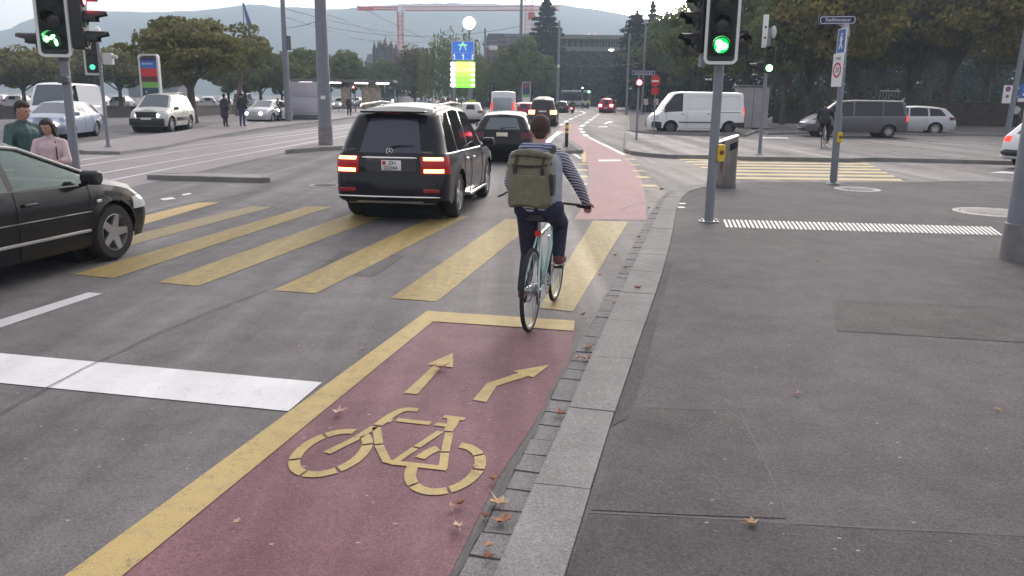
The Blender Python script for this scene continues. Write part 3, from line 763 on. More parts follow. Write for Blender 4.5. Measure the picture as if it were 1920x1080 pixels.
        # normals: our grid winds inwards on the left half; fix by flipping all side strips
        for (nm, n, sdx), fs in parts.items():
            used = sorted({v for f in fs for v in f}); mp = {v: k for k, v in enumerate(used)}
            b = MB(); b.add([V[v] for v in used], [tuple(mp[v] for v in f) for f in fs])
            mm = {'body': pm, 'door': pm, 'side_window': glass, 'rear_window': getattr(s, 'rear_m', glass), 'windscreen': wsglass or glass}[nm]
            o = b.build(nm, mm, root, angle=38)
            if nm == 'door' and detail >= 1:
                a_, b_ = s.doors[n]; sy = 1 if sdx == 0 else -1
                h = MB(); hx = a_+.16; hz = pw(s.belt, hx)-.13; p = s.sidept(hx, hz, sy, .015)
                h.rbox((p.x, p.y, p.z), (.17, .03, .03), .012, 'y'); h.build('handle', getattr(s, 'handle_m', pm), o)
                for xe in (a_, b_):
                    sm = MB()
                    pts = [s.sidept(xe, lerp(s.zlow(xe)+.03, pw(s.belt, xe), q), sy, .001) for q in (0, .15, .3, .45, .6, .75, .9, 1)]
                    sm.tube(pts, .005, 4); sm.build('door_gap', BLK, o)
        ub = MB(); ub.use(SHADOWY)
        zc = s.wr
        ub.box((0, 0, (s.sill+.07+.55)/2), (L-.35, s.W-.56, .55-s.sill-.07+.02)); 
        for x0, x1 in ((.3, s.ax-s.ra-.02), (s.ax+s.ra+.02, s.ax+s.wb-s.ra-.02), (s.ax+s.wb+s.ra+.02, L-.3)):
            if x1 > x0: ub.box(((x0+x1)/2-L/2, 0, s.sill+.14), (x1-x0, s.W-.14, .2))
        for xa in (s.ax, s.ax+s.wb): ub.lathe([(.01, -s.W/2+.30), (s.ra+.03, -s.W/2+.30), (s.ra+.03, s.W/2-.30), (.01, s.W/2-.30)], (xa-L/2, 0, zc), 'y', 20)
        ub.build('underbody', None, root, smooth=False)
        tw = .22 if s.wr > .33 else .2; ns = 28 if detail >= 1 else 14
        for xa in (s.ax, s.ax+s.wb):
            for sy in (1, -1):
                yc = sy*(s.W/2-.025-tw/2); r = s.wr; b = MB()
                b.lathe([(r*.66, -tw/2), (r*.9, -tw/2), (r*.98, -tw/2+.03), (r, -tw/4), (r, tw/4), (r*.98, tw/2-.03), (r*.9, tw/2), (r*.66, tw/2)], (0, 0, 0), 'y', ns, closed=True)
                w = b.build('wheel', RUB, root, loc=(xa-L/2, yc, r)); b = MB()
                rr = r*.67; o_ = sy*tw/2
                b.lathe([(rr, o_*.9), (rr*.94, o_*.98), (rr*.9, o_*.6), (rr*.9, -o_*.5)], (0, 0, 0), 'y', ns)
                if detail >= 1:
                    for k in range(spokes):
                        Mx = Matrix.Rotation(2*pi*k/spokes+.3, 3, 'Y')
                        vs = [Vector((sx_*wd, o_*dy, zz)) for zz, wd, dy in ((.03, .05 if spokes < 8 else .03, .80), (rr*.94, .034 if spokes < 8 else .016, .90)) for sx_ in (-1, 1)]
                        vs += [v+Vector((0, -o_*.25, 0)) for v in vs]; vs = [Mx @ v for v in vs]
                        b.add(vs, [(0, 1, 3, 2), (4, 6, 7, 5), (0, 2, 6, 4), (1, 5, 7, 3), (2, 3, 7, 6)])
                    b.lathe([(.001, o_*.86), (.05, o_*.86), (.065, o_*.6)], (0, 0, 0), 'y', 14)
                    b.use(rimm); b.build('rim', None, w); b2 = MB(); b2.disc((0, o_*.15, 0), rr*.92, (0, sy, 0), 20); b2.build('brake_disc', GREYD, w)
                else:
                    b.disc((0, o_*.7, 0), rr*.9, (0, sy, 0), 14); b.build('rim', rimm, w)
        for end, spec_, m_, nm in ((-1, s.rl, lamp_rear, 'tail_lamp'), (1, s.fl, lamp_front, 'headlight')):
            z0, z1, a, bb = spec_
            for sy in (1, -1):
                lit_ = m_ is HEADL; o_ = s.patch(end, sy, z0, z1, a, bb).build(nm, LAMPCL if lit_ else m_, root)
                if lit_: b = MB(); y = s.side(s.L, (z0+z1)/2)-bb*.45; b.ell((s.capx(1, y, (z0+z1)/2)+.01, sy*y, (z0+z1)/2), (.05, .10, .085)); b.build('bulb', HEADL, o_)
        if detail >= 0:
            mb = MB(); xm = s.ws[1]-.25
            for sy in (1, -1):
                mb = MB(); y = sy*(s.hw(xm)+.09); zb = pw(s.belt, xm)
                mb.rbox((s.X(xm, zb)-L/2, y, zb+.09), (.13, .21, .15), .055, 'y', 4); mb.tube([(xm-L/2, y, zb+.05), (xm-L/2, sy*s.hw(xm)*.93, zb-.0)], .022, 6)
                mb.build('mirror', getattr(s, 'mirror_m', pm), root)
    def patch(s, end, sy, z0, z1, a, b_, off=.008, n=8, m=4, inset=.0):
        b = MB(); vs = []
        for iz in range(m+1):
            z = lerp(z0, z1, iz/m); ys = s.side(0.0 if end < 0 else s.L, z)
            for k in range(n+1):
                q = lerp(-a, b_, k/n)
                if q < 0:
                    x = -q if end < 0 else s.L+q; y = s.side(x, z); p = Vector((s.X(x, z)-s.L/2, sy*(y+off), z)); p.x += end*off*max(0, 1+q/.2)
                else:
                    y = ys-q; p = Vector((s.capx(end, y, z)+end*off, sy*(y+(off if k == 0 else 0)), z))
                # keep clear of the rounded corner
                vs.append(p)
        fs = []
        for iz in range(m):
            for k in range(n):
                f = (iz*(n+1)+k, iz*(n+1)+k+1, (iz+1)*(n+1)+k+1, (iz+1)*(n+1)+k); fs.append(f if sy*end < 0 else f[::-1])
        b.add(vs, fs)
        # skirt so the lamp has an edge
        ring_ = [k for k in range(n+1)]+[iz*(n+1)+n for iz in range(1, m+1)]+[m*(n+1)+k for k in range(n-1, -1, -1)]+[iz*(n+1) for iz in range(m-1, 0, -1)]
        c = sum(vs, Vector())/len(vs); inn = [vs[i]+(Vector((0, 0, c.z))-Vector((0, 0, vs[i].z)))*.03-Vector((end*.03, sy*.012, 0)) for i in ring_]
        o = len(b.v); N_ = len(ring_); b.v += [tuple(v) for v in inn]
        for i in range(N_): j = (i+1) % N_; b.f.append((ring_[i], ring_[j], o+j, o+i)); b.m.append(0)
        return b
    def rearbox(s, root, nm, y0, y1, z0, z1, m, th=.02, end=-1, off=0.0, r=.02):
        b = MB(); y = (y0+y1)/2; z = (z0+z1)/2; x = s.capx(end, y, z)+end*(th/2+off)
        b.rbox((x, y, z), (th, y1-y0, z1-z0), r, 'x'); return b.build(nm, m, root)
    def curvebar(s, root, nm, y0, y1, z, r, m, end=-1, off=.012, zz=0.0):
        b = MB(); pts = []
        for i in range(13):
            y = lerp(y0, y1, i/12); pts.append((s.capx(end, y, z)+end*off, y, z+zz*(1-(1-2*i/12)**2)))
        b.tube(pts, [r*(.5 if i in (0, 12) else 1) for i in range(13)], 8); return b.build(nm, m, root)
def place(s, p, heading, wheel=None):
    """root location so that the named wheel (or the middle) stands on ground point p"""
    rz = radians(90-heading); v = Vector((0, 0, 0))
    if wheel:
        x = (s.ax if wheel[0] == 'r' else s.ax+s.wb)-s.L/2; y = (s.W/2-.03)*(1 if wheel[1] == 'l' else -1); v = Vector((x, y, 0))
    v = Matrix.Rotation(rz, 3, 'Z') @ v; return (p[0]-v.x, p[1]-v.y, 0), rz

SUVS = dict(rc=.25, L=4.78, W=1.87, H=1.80, wr=.372, ra=.45, ax=.98, wb=2.90, sill=.30, gh=.72, wroof=.645, crown=.045,
    top=[(0, 1.67), (.35, 1.75), (1.5, 1.81), (2.5, 1.77), (2.75, 1.73), (3.48, 1.15), (3.6, 1.12), (4.5, 1.0), (4.78, .92)],
    belt=[(0, 1.08), (1, 1.07), (3.4, 1.03), (4.6, .90), (4.78, .84)], xr=[(.25, .12), (.42, .0), (.64, -.01), (.70, .05), (.95, .05), (1.1, .09), (1.68, .42), (1.85, .48)],
    xf=[(.25, .12), (.5, 0), (.75, .03), (.9, .10), (1.0, .2)], ws=(2.75, 3.48), sides=[(.32, .98), (1.06, 1.92), (2.0, 3.22)], doors=[(1.36, 1.98), (1.98, 3.1)], rl=(.78, 1.04, .22, .20), fl=(.70, .88, .35, .32))
HATCH = dict(L=4.20, W=1.77, H=1.43, wr=.318, ra=.375, ax=.78, wb=2.58, sill=.22, gh=.48, wroof=.60, crown=.03,
    top=[(0, 1.34), (.7, 1.40), (1.7, 1.43), (2.2, 1.39), (2.35, 1.36), (3.18, .965), (3.3, .94), (3.9, .83), (4.2, .70)],
    belt=[(0, .93), (1, .92), (3.2, .875), (3.95, .73), (4.2, .62)], xr=[(.2, .1), (.42, 0), (.6, .0), (.7, .03), (.9, .10), (1.35, .55)],
    xf=[(.2, .08), (.45, 0), (.62, .02), (.72, .14)], ws=(2.35, 3.18), sides=[(.55, 1.1), (1.18, 2.0), (2.08, 2.98)], doors=[(1.2, 2.02), (2.02, 3.0)], rl=(.70, .87, .18, .18), fl=(.54, .68, .36, .34))
WAGON = dict(HATCH, L=4.68, wb=2.69, ax=.98, top=[(0, 1.34), (.7, 1.42), (1.9, 1.47), (2.7, 1.43), (2.85, 1.40), (3.66, .99), (3.8, .96), (4.4, .85), (4.68, .72)],
    belt=[(0, .97), (1, .95), (3.7, .89), (4.4, .75), (4.68, .64)], ws=(2.85, 3.66), sides=[(.45, 1.3), (1.38, 2.25), (2.33, 3.45)], doors=[(1.45, 2.3), (2.3, 3.4)], rl=(.76, .92, .32, .14), gh=.48)
VAN = dict(L=5.05, W=1.99, H=2.24, wr=.34, ra=.41, ax=.85, wb=3.20, sill=.30, gh=1.0, wroof=.80, crown=.03,
    top=[(0, 2.18), (.3, 2.22), (3.4, 2.24), (3.75, 2.20), (3.9, 2.14), (4.62, 1.20), (4.7, 1.16), (4.95, 1.02), (5.05, .94)],
    belt=[(0, 1.22), (3.0, 1.20), (4.6, 1.12), (5.05, .86)], xr=[(.2, .08), (.5, 0), (1.2, .02), (2.2, .10)], xf=[(.2, .06), (.5, 0), (.8, .05), (1.1, .2)],
    ws=(3.90, 4.62), sides=[(3.42, 4.46)], doors=[(3.25, 4.3), (1.85, 3.15)], rl=(.95, 1.45, .05, .14), fl=(.72, .98, .30, .30), glass_rear=False)
MPV = dict(L=5.14, W=1.93, H=1.91, wr=.335, ra=.40, ax=.98, wb=3.20, sill=.27, gh=.80, wroof=.74, crown=.03,
    top=[(0, 1.86), (.4, 1.90), (2.6, 1.91), (3.5, 1.86), (3.65, 1.82), (4.45, 1.14), (4.55, 1.10), (4.95, .98), (5.14, .84)],
    belt=[(0, 1.13), (4.2, 1.06), (4.9, .90), (5.14, .74)], xr=[(.2, .08), (.5, 0), (1.1, .04), (1.9, .22)], xf=[(.2, .08), (.45, 0), (.75, .05), (.95, .2)],
    ws=(3.65, 4.45), sides=[(.25, 1.3), (1.36, 2.75), (2.85, 4.15)], doors=[(1.5, 2.8), (2.8, 4.0)], rl=(.85, 1.12, .12, .16), fl=(.68, .88, .38, .34))

def make_car(nm, label, cat, spec, pm, p, heading, wheel=None, group=None, **kw):
    sc = kw.pop('sc', 1.0); s = Car(**spec)
    for k in ('mirror_m', 'handle_m', 'rear_m'):
        if k in kw: setattr(s, k, kw.pop(k))
    loc, rz = place(s, p, heading, wheel); loc = (p[0]+(loc[0]-p[0])*sc, p[1]+(loc[1]-p[1])*sc, 0); t = thing(nm, label, cat, loc, rz, group); t.scale = (sc, sc, sc); s.build(t, pm, **kw); return s, t

# ---- black off-roader ahead of the cyclist
s, t = make_car("off_road_car", "large black off-road car with glowing tail lamps just past the yellow crossing", "car", SUVS, P_BLACK,
                G(862, 407), 7.2, 'rr', sc=.95, rear_m=mat('dark glass with bluish reflection', (.045, .050, .078), .08, spec=.6), detail=2, spokes=5, wsglass=GLASS, lamp_rear=mat('dim lit red lamp', (.25, .008, .012), .2, emit=(1, .03, .02), estr=.05), mirror_m=P_BLACK, handle_m=CHROME)  # rear glass base lightened bluish in place of reflections
for sy in (1, -1):
    for z0, z1 in ((.985, 1.035), (.80, .855)):
        s.patch(-1, sy, z0, z1, .06, .155, off=.016).build('lamp_band', TAILHOT, t)
    s.rearbox(t, 'reflector', sy*.66-.13, sy*.66+.13, .50, .56, TAILOFF, .02)
    s.rearbox(t, 'exhaust_outlet', sy*.62-.10, sy*.62+.10, .335, .385, SHADOWY, .02)
s.curvebar(t, 'chrome_strip', .43, -.43, 1.02, .022, CHROME)
s.rearbox(t, 'number_plate', -.19, .12, .83, .985, PLATE, .015, off=.004, r=.01)
xp = s.capx(-1, -.03, .9)-.026
text('plate_letters', "ZH", .075, INK, t, (xp, -.055, .945), (pi/2, 0, -pi/2), 1.1); text('plate_digits', "22244", .078, INK, t, (xp, -.03, .868), (pi/2, 0, -pi/2), 1.1)
b = MB(); b.rbox((xp+.003, .075, .945), (.006, .05, .055), .01, 'x'); b.use(REDS); b.build('plate_shield', REDS, t)
s.rearbox(t, 'plate_recess', -.42, .37, .80, 1.0, mat("satin dark recess", (.05, .052, .065), .35), .006, r=.03)
text('badge_letters', "ML420CDI", .062, CHROME, t, (s.capx(-1, .66, 1.16)-.014, .60, 1.125), (pi/2, 0, -pi/2), 1.25, ext=.003)
text('badge_letters', "4MATIC", .05, CHROME, t, (s.capx(-1, -.62, 1.12)-.014, -.57, 1.10), (pi/2, 0, -pi/2), 1.15, ext=.003)
b = MB(); c = Vector((s.capx(-1, 0, 1.115)-.012, 0, 1.115)); b.lathe([(.045, 0), (.05, -.006), (.055, 0)], c, 'x', 20)
for k in range(3): a = radians(90+120*k); b.tube([c, c+Vector((0, .05*cos(a), .05*sin(a)))], [.008, .002], 5)
b.build('round_emblem', CHROME, t)
b = MB(); b.rbox((-2.28, 0, .56), (.10, 1.50, .26), .03, 'y'); b.build('rear_bumper', P_BLACK, t)
s.curvebar(t, 'bumper_trim', .80, -.80, .435, .016, CHROME, off=.03)
b = MB(); b.rbox((-2.28, 0, .36), (.10, 1.35, .10), .03, 'y'); b.build('bumper_skid_plate', SILVER, t)
s.curvebar(t, 'tailgate_gap', .80, -.80, .70, .006, BLK, off=.002)
x = s.capx(-1, 0, 1.16); b = MB(); b.tube([(x-.03, .02, 1.17), (x+.005, -.12, 1.20), (x+.015, -.38, 1.205)], [.014, .010, .006], 6); b.build('wiper', BLK, t)
b = MB(); b.rbox((s.capx(-1, 0, 1.68)-.03, 0, 1.70), (.20, 1.02, .03), .012, 'y'); sp = b.build('roof_spoiler', P_BLACK, t)
b = MB(); b.rbox((s.capx(-1, 0, 1.66)-.06, 0, 1.678), (.02, .34, .014), .005, 'y'); b.build('brake_light', TAILOFF, sp)
for sy in (1, -1):
    b = MB(); b.tube([(-1.85, sy*.60, 1.76), (-1.75, sy*.61, 1.80), (-.6, sy*.62, 1.84), (.2, sy*.615, 1.81), (.3, sy*.61, 1.775)], .017, 7); b.build('roof_rail', SILVER, t)
    b = MB(); b.rbox((.03, sy*.93, .33), (1.75, .13, .05), .02, 'y'); b.build('running_board', CHROME, t)
    b = MB(); b.tube([s.sidept(q, pw(s.belt, q)+.002, sy, -.04) for q in (.35, 1, 2, 3.2)], .008, 5); b.build('window_trim', CHROME, t)

# ---- black hatchback crossing at the left edge
s, t = make_car("hatchback_car", "glossy black hatchback with silver five-spoke wheel cut by the left edge", "car", dict(HATCH, L=4.09), P_AUDI, G(222, 487), 13, 'fr',
                detail=2, glass=TEAL, wsglass=TEAL, mirror_m=BLK, handle_m=BLK)
b = MB(); b.use(mat("dark trim", (.03, .03, .03), .6)); b.rbox((-.1, 0, .62), (2.6, 1.5, .30), .05, 'y'); b.rbox((.98, 0, .86), (.35, 1.35, .12), .05, 'y')
for x in (-.9, .15):
    for y in (-.36, .36): b.rbox((x, y, .80), (.16, .46, .62), .06, 'y'); b.rbox((x, y, 1.17), (.11, .26, .18), .05, 'y')
b.build('seats', None, t)
b = MB(); b.lathe([(.17, 0), (.185, .01), (.17, .02)], (.62, .36, .93), 'x', 18); b.build('steering_wheel', BLK, t)
for sy in (1, -1):
    b = MB(); b.tube([s.sidept(q, .40, sy, .004) for q in (1.22, 1.6, 2.2, 2.95)], .018, 6); b.build('rubbing_strip', SILVER, t)
    b = MB(); b.tube([s.sidept(q, .60, sy, .001) for q in (.9, 1.6, 2.2, 3.0)], .007, 5); b.build('side_crease', mat("dark sheen", (.12, .12, .13), .3), t)
    b = MB(); p = s.sidept(3.12, .70, sy, .006); b.rbox(p, (.07, .015, .03), .008, 'y'); b.build('side_repeater', LAMPCL, t)
    b = MB(); pts = []
    for q in (.9, 1.4, 2.0, 2.35, 2.6, 2.9, 3.15): 
        st_ = s.station(q)[9 if sy > 0 else -10]; pts.append((s.X(q, st_[1])-s.L/2, st_[0]+sy*.008, st_[1]+.015))
    b.tube(pts, .016, 6); b.build('window_frame', SILVER, t)

# ---- black hatchback ahead of the off-roader
s, t = make_car("hatchback_car", "black hatchback with a pale rear window, right behind the cyclist's left shoulder", "car", dict(HATCH, H=1.5), P_AUDI, G(891, 301), 4, 'rl', detail=1, glass=GLASSM, lamp_rear=mat('dark red lamp', (.10, .01, .03), .2))
s.rearbox(t, 'number_plate', -.16, .16, .74, .86, mat("pale plate", (.8, .78, .6), .4), .015, r=.01)
x = s.capx(-1, 0, .98); b = MB(); b.tube([(x-.02, .05, .98), (x+.02, -.15, 1.0), (x+.03, -.38, 1.0)], [.016, .01, .006], 6); b.build('wiper', BLK, t)

# ---- white van on the right
s, t = make_car("delivery_van", "white high-sided delivery van driving left across the side street", "van", VAN, P_WHITE, (G(1307, 251).x, G(1307, 251).y+.9), -92, None, detail=1, mirror_m=BLK, handle_m=BLK, lamp_rear=TAILON, rimm=GREYD)
for sy in (1, -1):
    b = MB(); b.tube([s.sidept(q, .62, sy, .012) for q in (1.35, 2.2, 3.2, 3.6)], .035, 6); b.build('side_rubbing_strip', GREYD, t)
    b = MB(); b.tube([s.sidept(q, 1.16, sy, .006) for q in (.25, 1.0, 1.8)], .016, 6); b.build('door_rail', BLK, t)
    b = MB()
    for x0, x1 in ((.35, 1.75), (1.95, 3.1)):
        pts = []
        for q, zz in ((x0, 1.36), (x1, 1.36), (x1, 2.02), (x0, 2.02), (x0, 1.36)):
            f = (zz-1.22)/(1.0); y = lerp(s.hw(q)*.925, s.wroof+.02, min(1, f)); pts.append((q-s.L/2, sy*(y+.002), zz))
        b.tube(pts, .010, 4)
    b.build('panel_pressing', WHITED, t)
    b = MB(); b.rbox((-s.L/2+.35, sy*.93, .50), (.7, .14, .26), .05, 'y'); b.build('rear_bumper', BLK, t); b = MB(); b.rbox((s.L/2-.25, sy*.86, .48), (.55, .2, .34), .08, 'y'); b.build('front_bumper', BLK, t)
s.rearbox(t, 'number_plate', -.2, .2, .8, .9, PLATE, .015)

# ---- dark grey people carrier and silver estate
s, t = make_car("people_carrier", "dark grey people carrier with dark windows waiting in front of the park wall", "car", MPV, P_DGREY, (G(1597, 257).x+.1, G(1597, 257).y+.4), -86, None, detail=1, spokes=10, lamp_rear=TAILON, lamp_front=LAMPCL)
for sy in (1, -1):
    b = MB(); b.tube([s.sidept(q, pw(s.belt, q)-.06, sy, .003) for q in (.2, 1, 2, 3, 4.1)], .011, 5); b.build('chrome_line', SILVER, t)
s.curvebar(t, 'grille', -.5, .5, .72, .05, CHROME, end=1); s.curvebar(t, 'lower_grille', -.6, .6, .42, .07, BLK, end=1)
s, t = make_car("estate_car", "silver estate car parked right of the dark grey people carrier", "car", WAGON, P_SILV, G(1752, 253), -72, 'rl', sc=1.1, detail=1, lamp_rear=mat("dark red lamp", (.10, .01, .03), .2), spokes=7)
s.rearbox(t, 'number_plate', -.25, .25, .78, .88, PLATE, .015)

# ---- white saloon tail at the right edge
s, t = make_car("saloon_car", "white car with a red tail lamp peeking from behind the thick right-edge pole", "car", WAGON, P_WHITE, G(1905, 312), 62, 'rl', detail=1, lamp_rear=TAILON)
s.curvebar(t, 'lower_bumper', .78, -.78, .45, .10, BLK, off=-.03); s.curvebar(t, 'bumper_trim', .78, -.78, .33, .03, WHITE, off=.01)

# ---- oncoming traffic on the left road
s, t = make_car("off_road_car", "pale off-road car with lit round headlamps beneath the leafy tree on the left", "car", dict(SUVS, L=4.3, wb=2.62, W=1.84), P_CREAM, (G(262, 249).x+.25, G(262, 249).y+2.25), 177, None, detail=1, glass=GLASS, wsglass=GLASSM, lamp_front=HEADL, mirror_m=BLK)
b = MB(); b.use(BLK); b.rbox((s.L/2+.06, 0, .50), (.16, 1.60, .34), .06, 'y'); b.build('bumper', None, t)
b = MB(); b.rbox((s.L/2+.06, 0, .84), (.14, .95, .26), .03, 'y'); b.build('grille', BLK, t)
s.rearbox(t, 'number_plate', -.24, .24, .60, .70, PLATE, .015, end=1, off=.06)
for sy in (1, -1):
    b = MB(); b.rbox((0, sy*.915, .62), (1.7, .03, .18), .01, 'y'); b.build('side_cladding', BLK, t)
s, t = make_car("saloon_car", "steel blue saloon with headlamps on, half hidden behind the pink-topped woman", "car", dict(WAGON, L=4.4), P_BLUE, (G(68, 263).x-.1, G(68, 263).y+2.3), 172, None, detail=1, wsglass=GLASSM, lamp_front=HEADL)
s.curvebar(t, 'grille', -.55, .55, .50, .10, BLK, end=1, off=-.03)
s, t = make_car("minibus_van", "tall white van behind the steel blue saloon at far left", "van", dict(VAN, H=2.1), P_WHITE, (G(48, 254).x-.9, G(48, 254).y+5.2), 172, None, detail=1, wsglass=GLASSM, mirror_m=BLK)
s, t = make_car("estate_car", "silver car with one headlamp lit beside the motorcyclist near the tall left mast", "car", WAGON, P_SILV, (G(478, 231).x+.2, G(478, 231).y+2.5), 187, None, detail=1, wsglass=GLASSM, lamp_front=HEADL)
s, t = make_car("hatchback_car", "white car partly hidden by the tall mast left of the grey hoarding box", "car", HATCH, P_WHITE, (G(541, 221).x, G(541, 221).y+3), 186, None, detail=1, wsglass=GLASSM, lamp_front=HEADL)

# ---- queue ahead
s, t = make_car("delivery_van", "white van with a big grey rear door ahead of the black hatchback", "van", dict(VAN, H=2.0, W=1.85), P_WHITE, (G(944, 232).x, G(944, 232).y+3), 2, None, detail=0, lamp_rear=TAILON)
s.rearbox(t, 'rear_door_panel', -.68, .68, .75, 1.78, mat("pale grey rear glass", (.36, .40, .46), .2), .02, r=.06)
s, t = make_car("estate_car", "white-roofed taxi car over the off-roader's right shoulder", "car", HATCH, P_CREAM, (G(893, 232).x-.4, G(893, 232).y+3), 2, None, detail=0)
b = MB(); b.rbox((-.1, 0, 1.52), (.2, .5, .16), .05, 'x'); b.build('roof_sign', P_GREEN, t)
s, t = make_car("saloon_car", "dark red car with brake lamps burning between white van and brown off-roader", "car", WAGON, P_RED, (G(986, 228).x, G(986, 228).y+3.5), 4, None, detail=0, lamp_rear=TAILHOT)
s, t = make_car("off_road_car", "brown black off-roader with orange tail lamps directly above the cyclist's head", "car", dict(SUVS, L=4.6, H=1.66, wb=2.8, W=1.88), P_BROWN, G(1044, 237), 5, 'rr', detail=1, lamp_rear=TAILHOT)
s.rearbox(t, 'number_plate', -.25, .25, .92, 1.02, PLATE, .015)
s, t = make_car("people_carrier", "silver grey people carrier seen over the brown off-roader's roof", "car", MPV, P_SILV, (G(1022, 215).x, G(1022, 215).y+3), 5, None, detail=0)
s, t = make_car("hatchback_car", "dark maroon car farthest right in the queue, past the brown off-roader", "car", HATCH, P_BROWN, (G(1055, 212).x, G(1055, 212).y+2), 7, None, detail=0)
s.rearbox(t, 'number_plate', -.2, .2, .6, .7, PLATE, .015)
s, t = make_car("braking_car", "red car glowing with brake lamps turning off beyond the curved cycle lane", "car", SUVS, P_RED, (G(1142, 212).x, G(1142, 212).y+2), 12, None, detail=0, lamp_rear=TAILHOT)
s.rearbox(t, 'high_brake_lamp', -.18, .18, 1.72, 1.80, RON, .03)
s.rearbox(t, 'number_plate', -.25, .25, .60, .70, PLATE, .015)
for sy in (1, -1): s.rearbox(t, 'brake_lamp', sy*.70-.20, sy*.70+.20, .76, 1.08, RON, .03, r=.08)
# far lines of cars
far = [(640, 203, 'h', P_WHITE, 184, 1, "white car with headlamps on beside the tram shelter posts"), (668, 199, 'w', P_SILV, 184, 1, "silver car behind the standing dark figure at the shelter"),
       (600, 206, 'h', P_SILV, 184, 0, "pale car glimpsed right of the thick tapering mast"), (700, 193, 'w', P_WHITE, 184, 0, "white car far off, roof just above the off-roader's left roof corner"),
       (728, 192, 'h', P_SILV, 184, 0, "silver roof far off below the tram front"), (752, 193.5, 'w', P_WHITE, 186, 0, "white roof far off right of the tram front"),
       (778, 192, 'h', P_RED, 186, 0, "red car far off above the middle of the off-roader's roof"), (806, 192, 'w', P_WHITE, 184, 0, "white car far off right of the red one"),
       (832, 194, 'h', P_GREY, 4, 0, "grey car far off left of the parking guidance sign post"), (852, 197, 'w', P_WHITE, 4, 0, "white car right under the parking guidance sign"),
       (985, 199, 'm', P_WHITE, 6, 0, "white people carrier roof left of the silver grey one"), (1070, 198, 'h', P_GREY, 8, 0, "grey car far down the road behind the scooter"),
       (1188, 205, 'w', P_AUDI, 186, 1, "black car with round headlamps at the far junction left of the no-entry sign"), (1165, 204, 'h', P_AUDI, 95, 0, "black car side-on behind the braking red car"),
       (1215, 203, 'w', P_AUDI, 182, 1, "dark car with headlamps at the far junction right of the red signal"), (1245, 203, 'h', P_GREY, 182, 0, "grey car behind the no-entry sign post")]
SP = {'h': HATCH, 'w': WAGON, 'm': MPV, 's': SUVS}
for x, y, k, pm, hd, lit, lab in far:
    q = G(x, y); make_car({'h': "hatchback_car", 'w': "estate_car", 'm': "people_carrier", 's': "off_road_car"}[k], lab, "car", SP[k], pm, q, hd, None, "distant cars on the roads",
                          detail=0, lamp_front=HEADL if lit else LAMPCL, lamp_rear=TAILON)
# parked cars behind the left trees
pk = [P_SILV, P_WHITE, P_GREY, P_AUDI, P_WHITE, P_SILV, P_RED, P_WHITE, P_DGREY, P_SILV, P_WHITE, P_BLUE]
names_ = ["silver", "white", "grey", "black", "white", "silver", "red", "white", "dark grey", "silver", "white", "blue"]
where = ["leftmost of the parked row under the trees", "second from the left in the parked row, above the man's head", "third in the parked row, left of the tall white van", "parked behind the left traffic signal",
         "parked behind the cyclist pushing past the small signal", "parked left of the striped information totem", "parked right of the striped information totem", "parked between totem and big tree trunk",
         "parked just left of the big tree trunk", "parked right of the big tree trunk", "parked behind the leaning tree trunk", "parked behind the two standing people"]
proto = {}
for i in range(12):
    x = [8, 40, 70, 150, 192, 232, 305, 330, 362, 392, 425, 458][i]; q = G(x, 204 if i % 2 else 201)
    k = ['h', 'w', 'h', 'm'][i % 4]; nm = {'h': "hatchback_car", 'w': "estate_car", 'm': "people_carrier"}[k]
    key = (k, pk[i].name); lab = "small "+names_[i]+" car "+where[i]
    if key in proto: dup(proto[key], (q.x, q.y, 0), radians(100+R.uniform(-8, 8)), lab)
    else: proto[key] = make_car(nm, lab, "car", SP[k], pk[i], q, -10, None, "cars parked behind the trees", detail=0)[1]
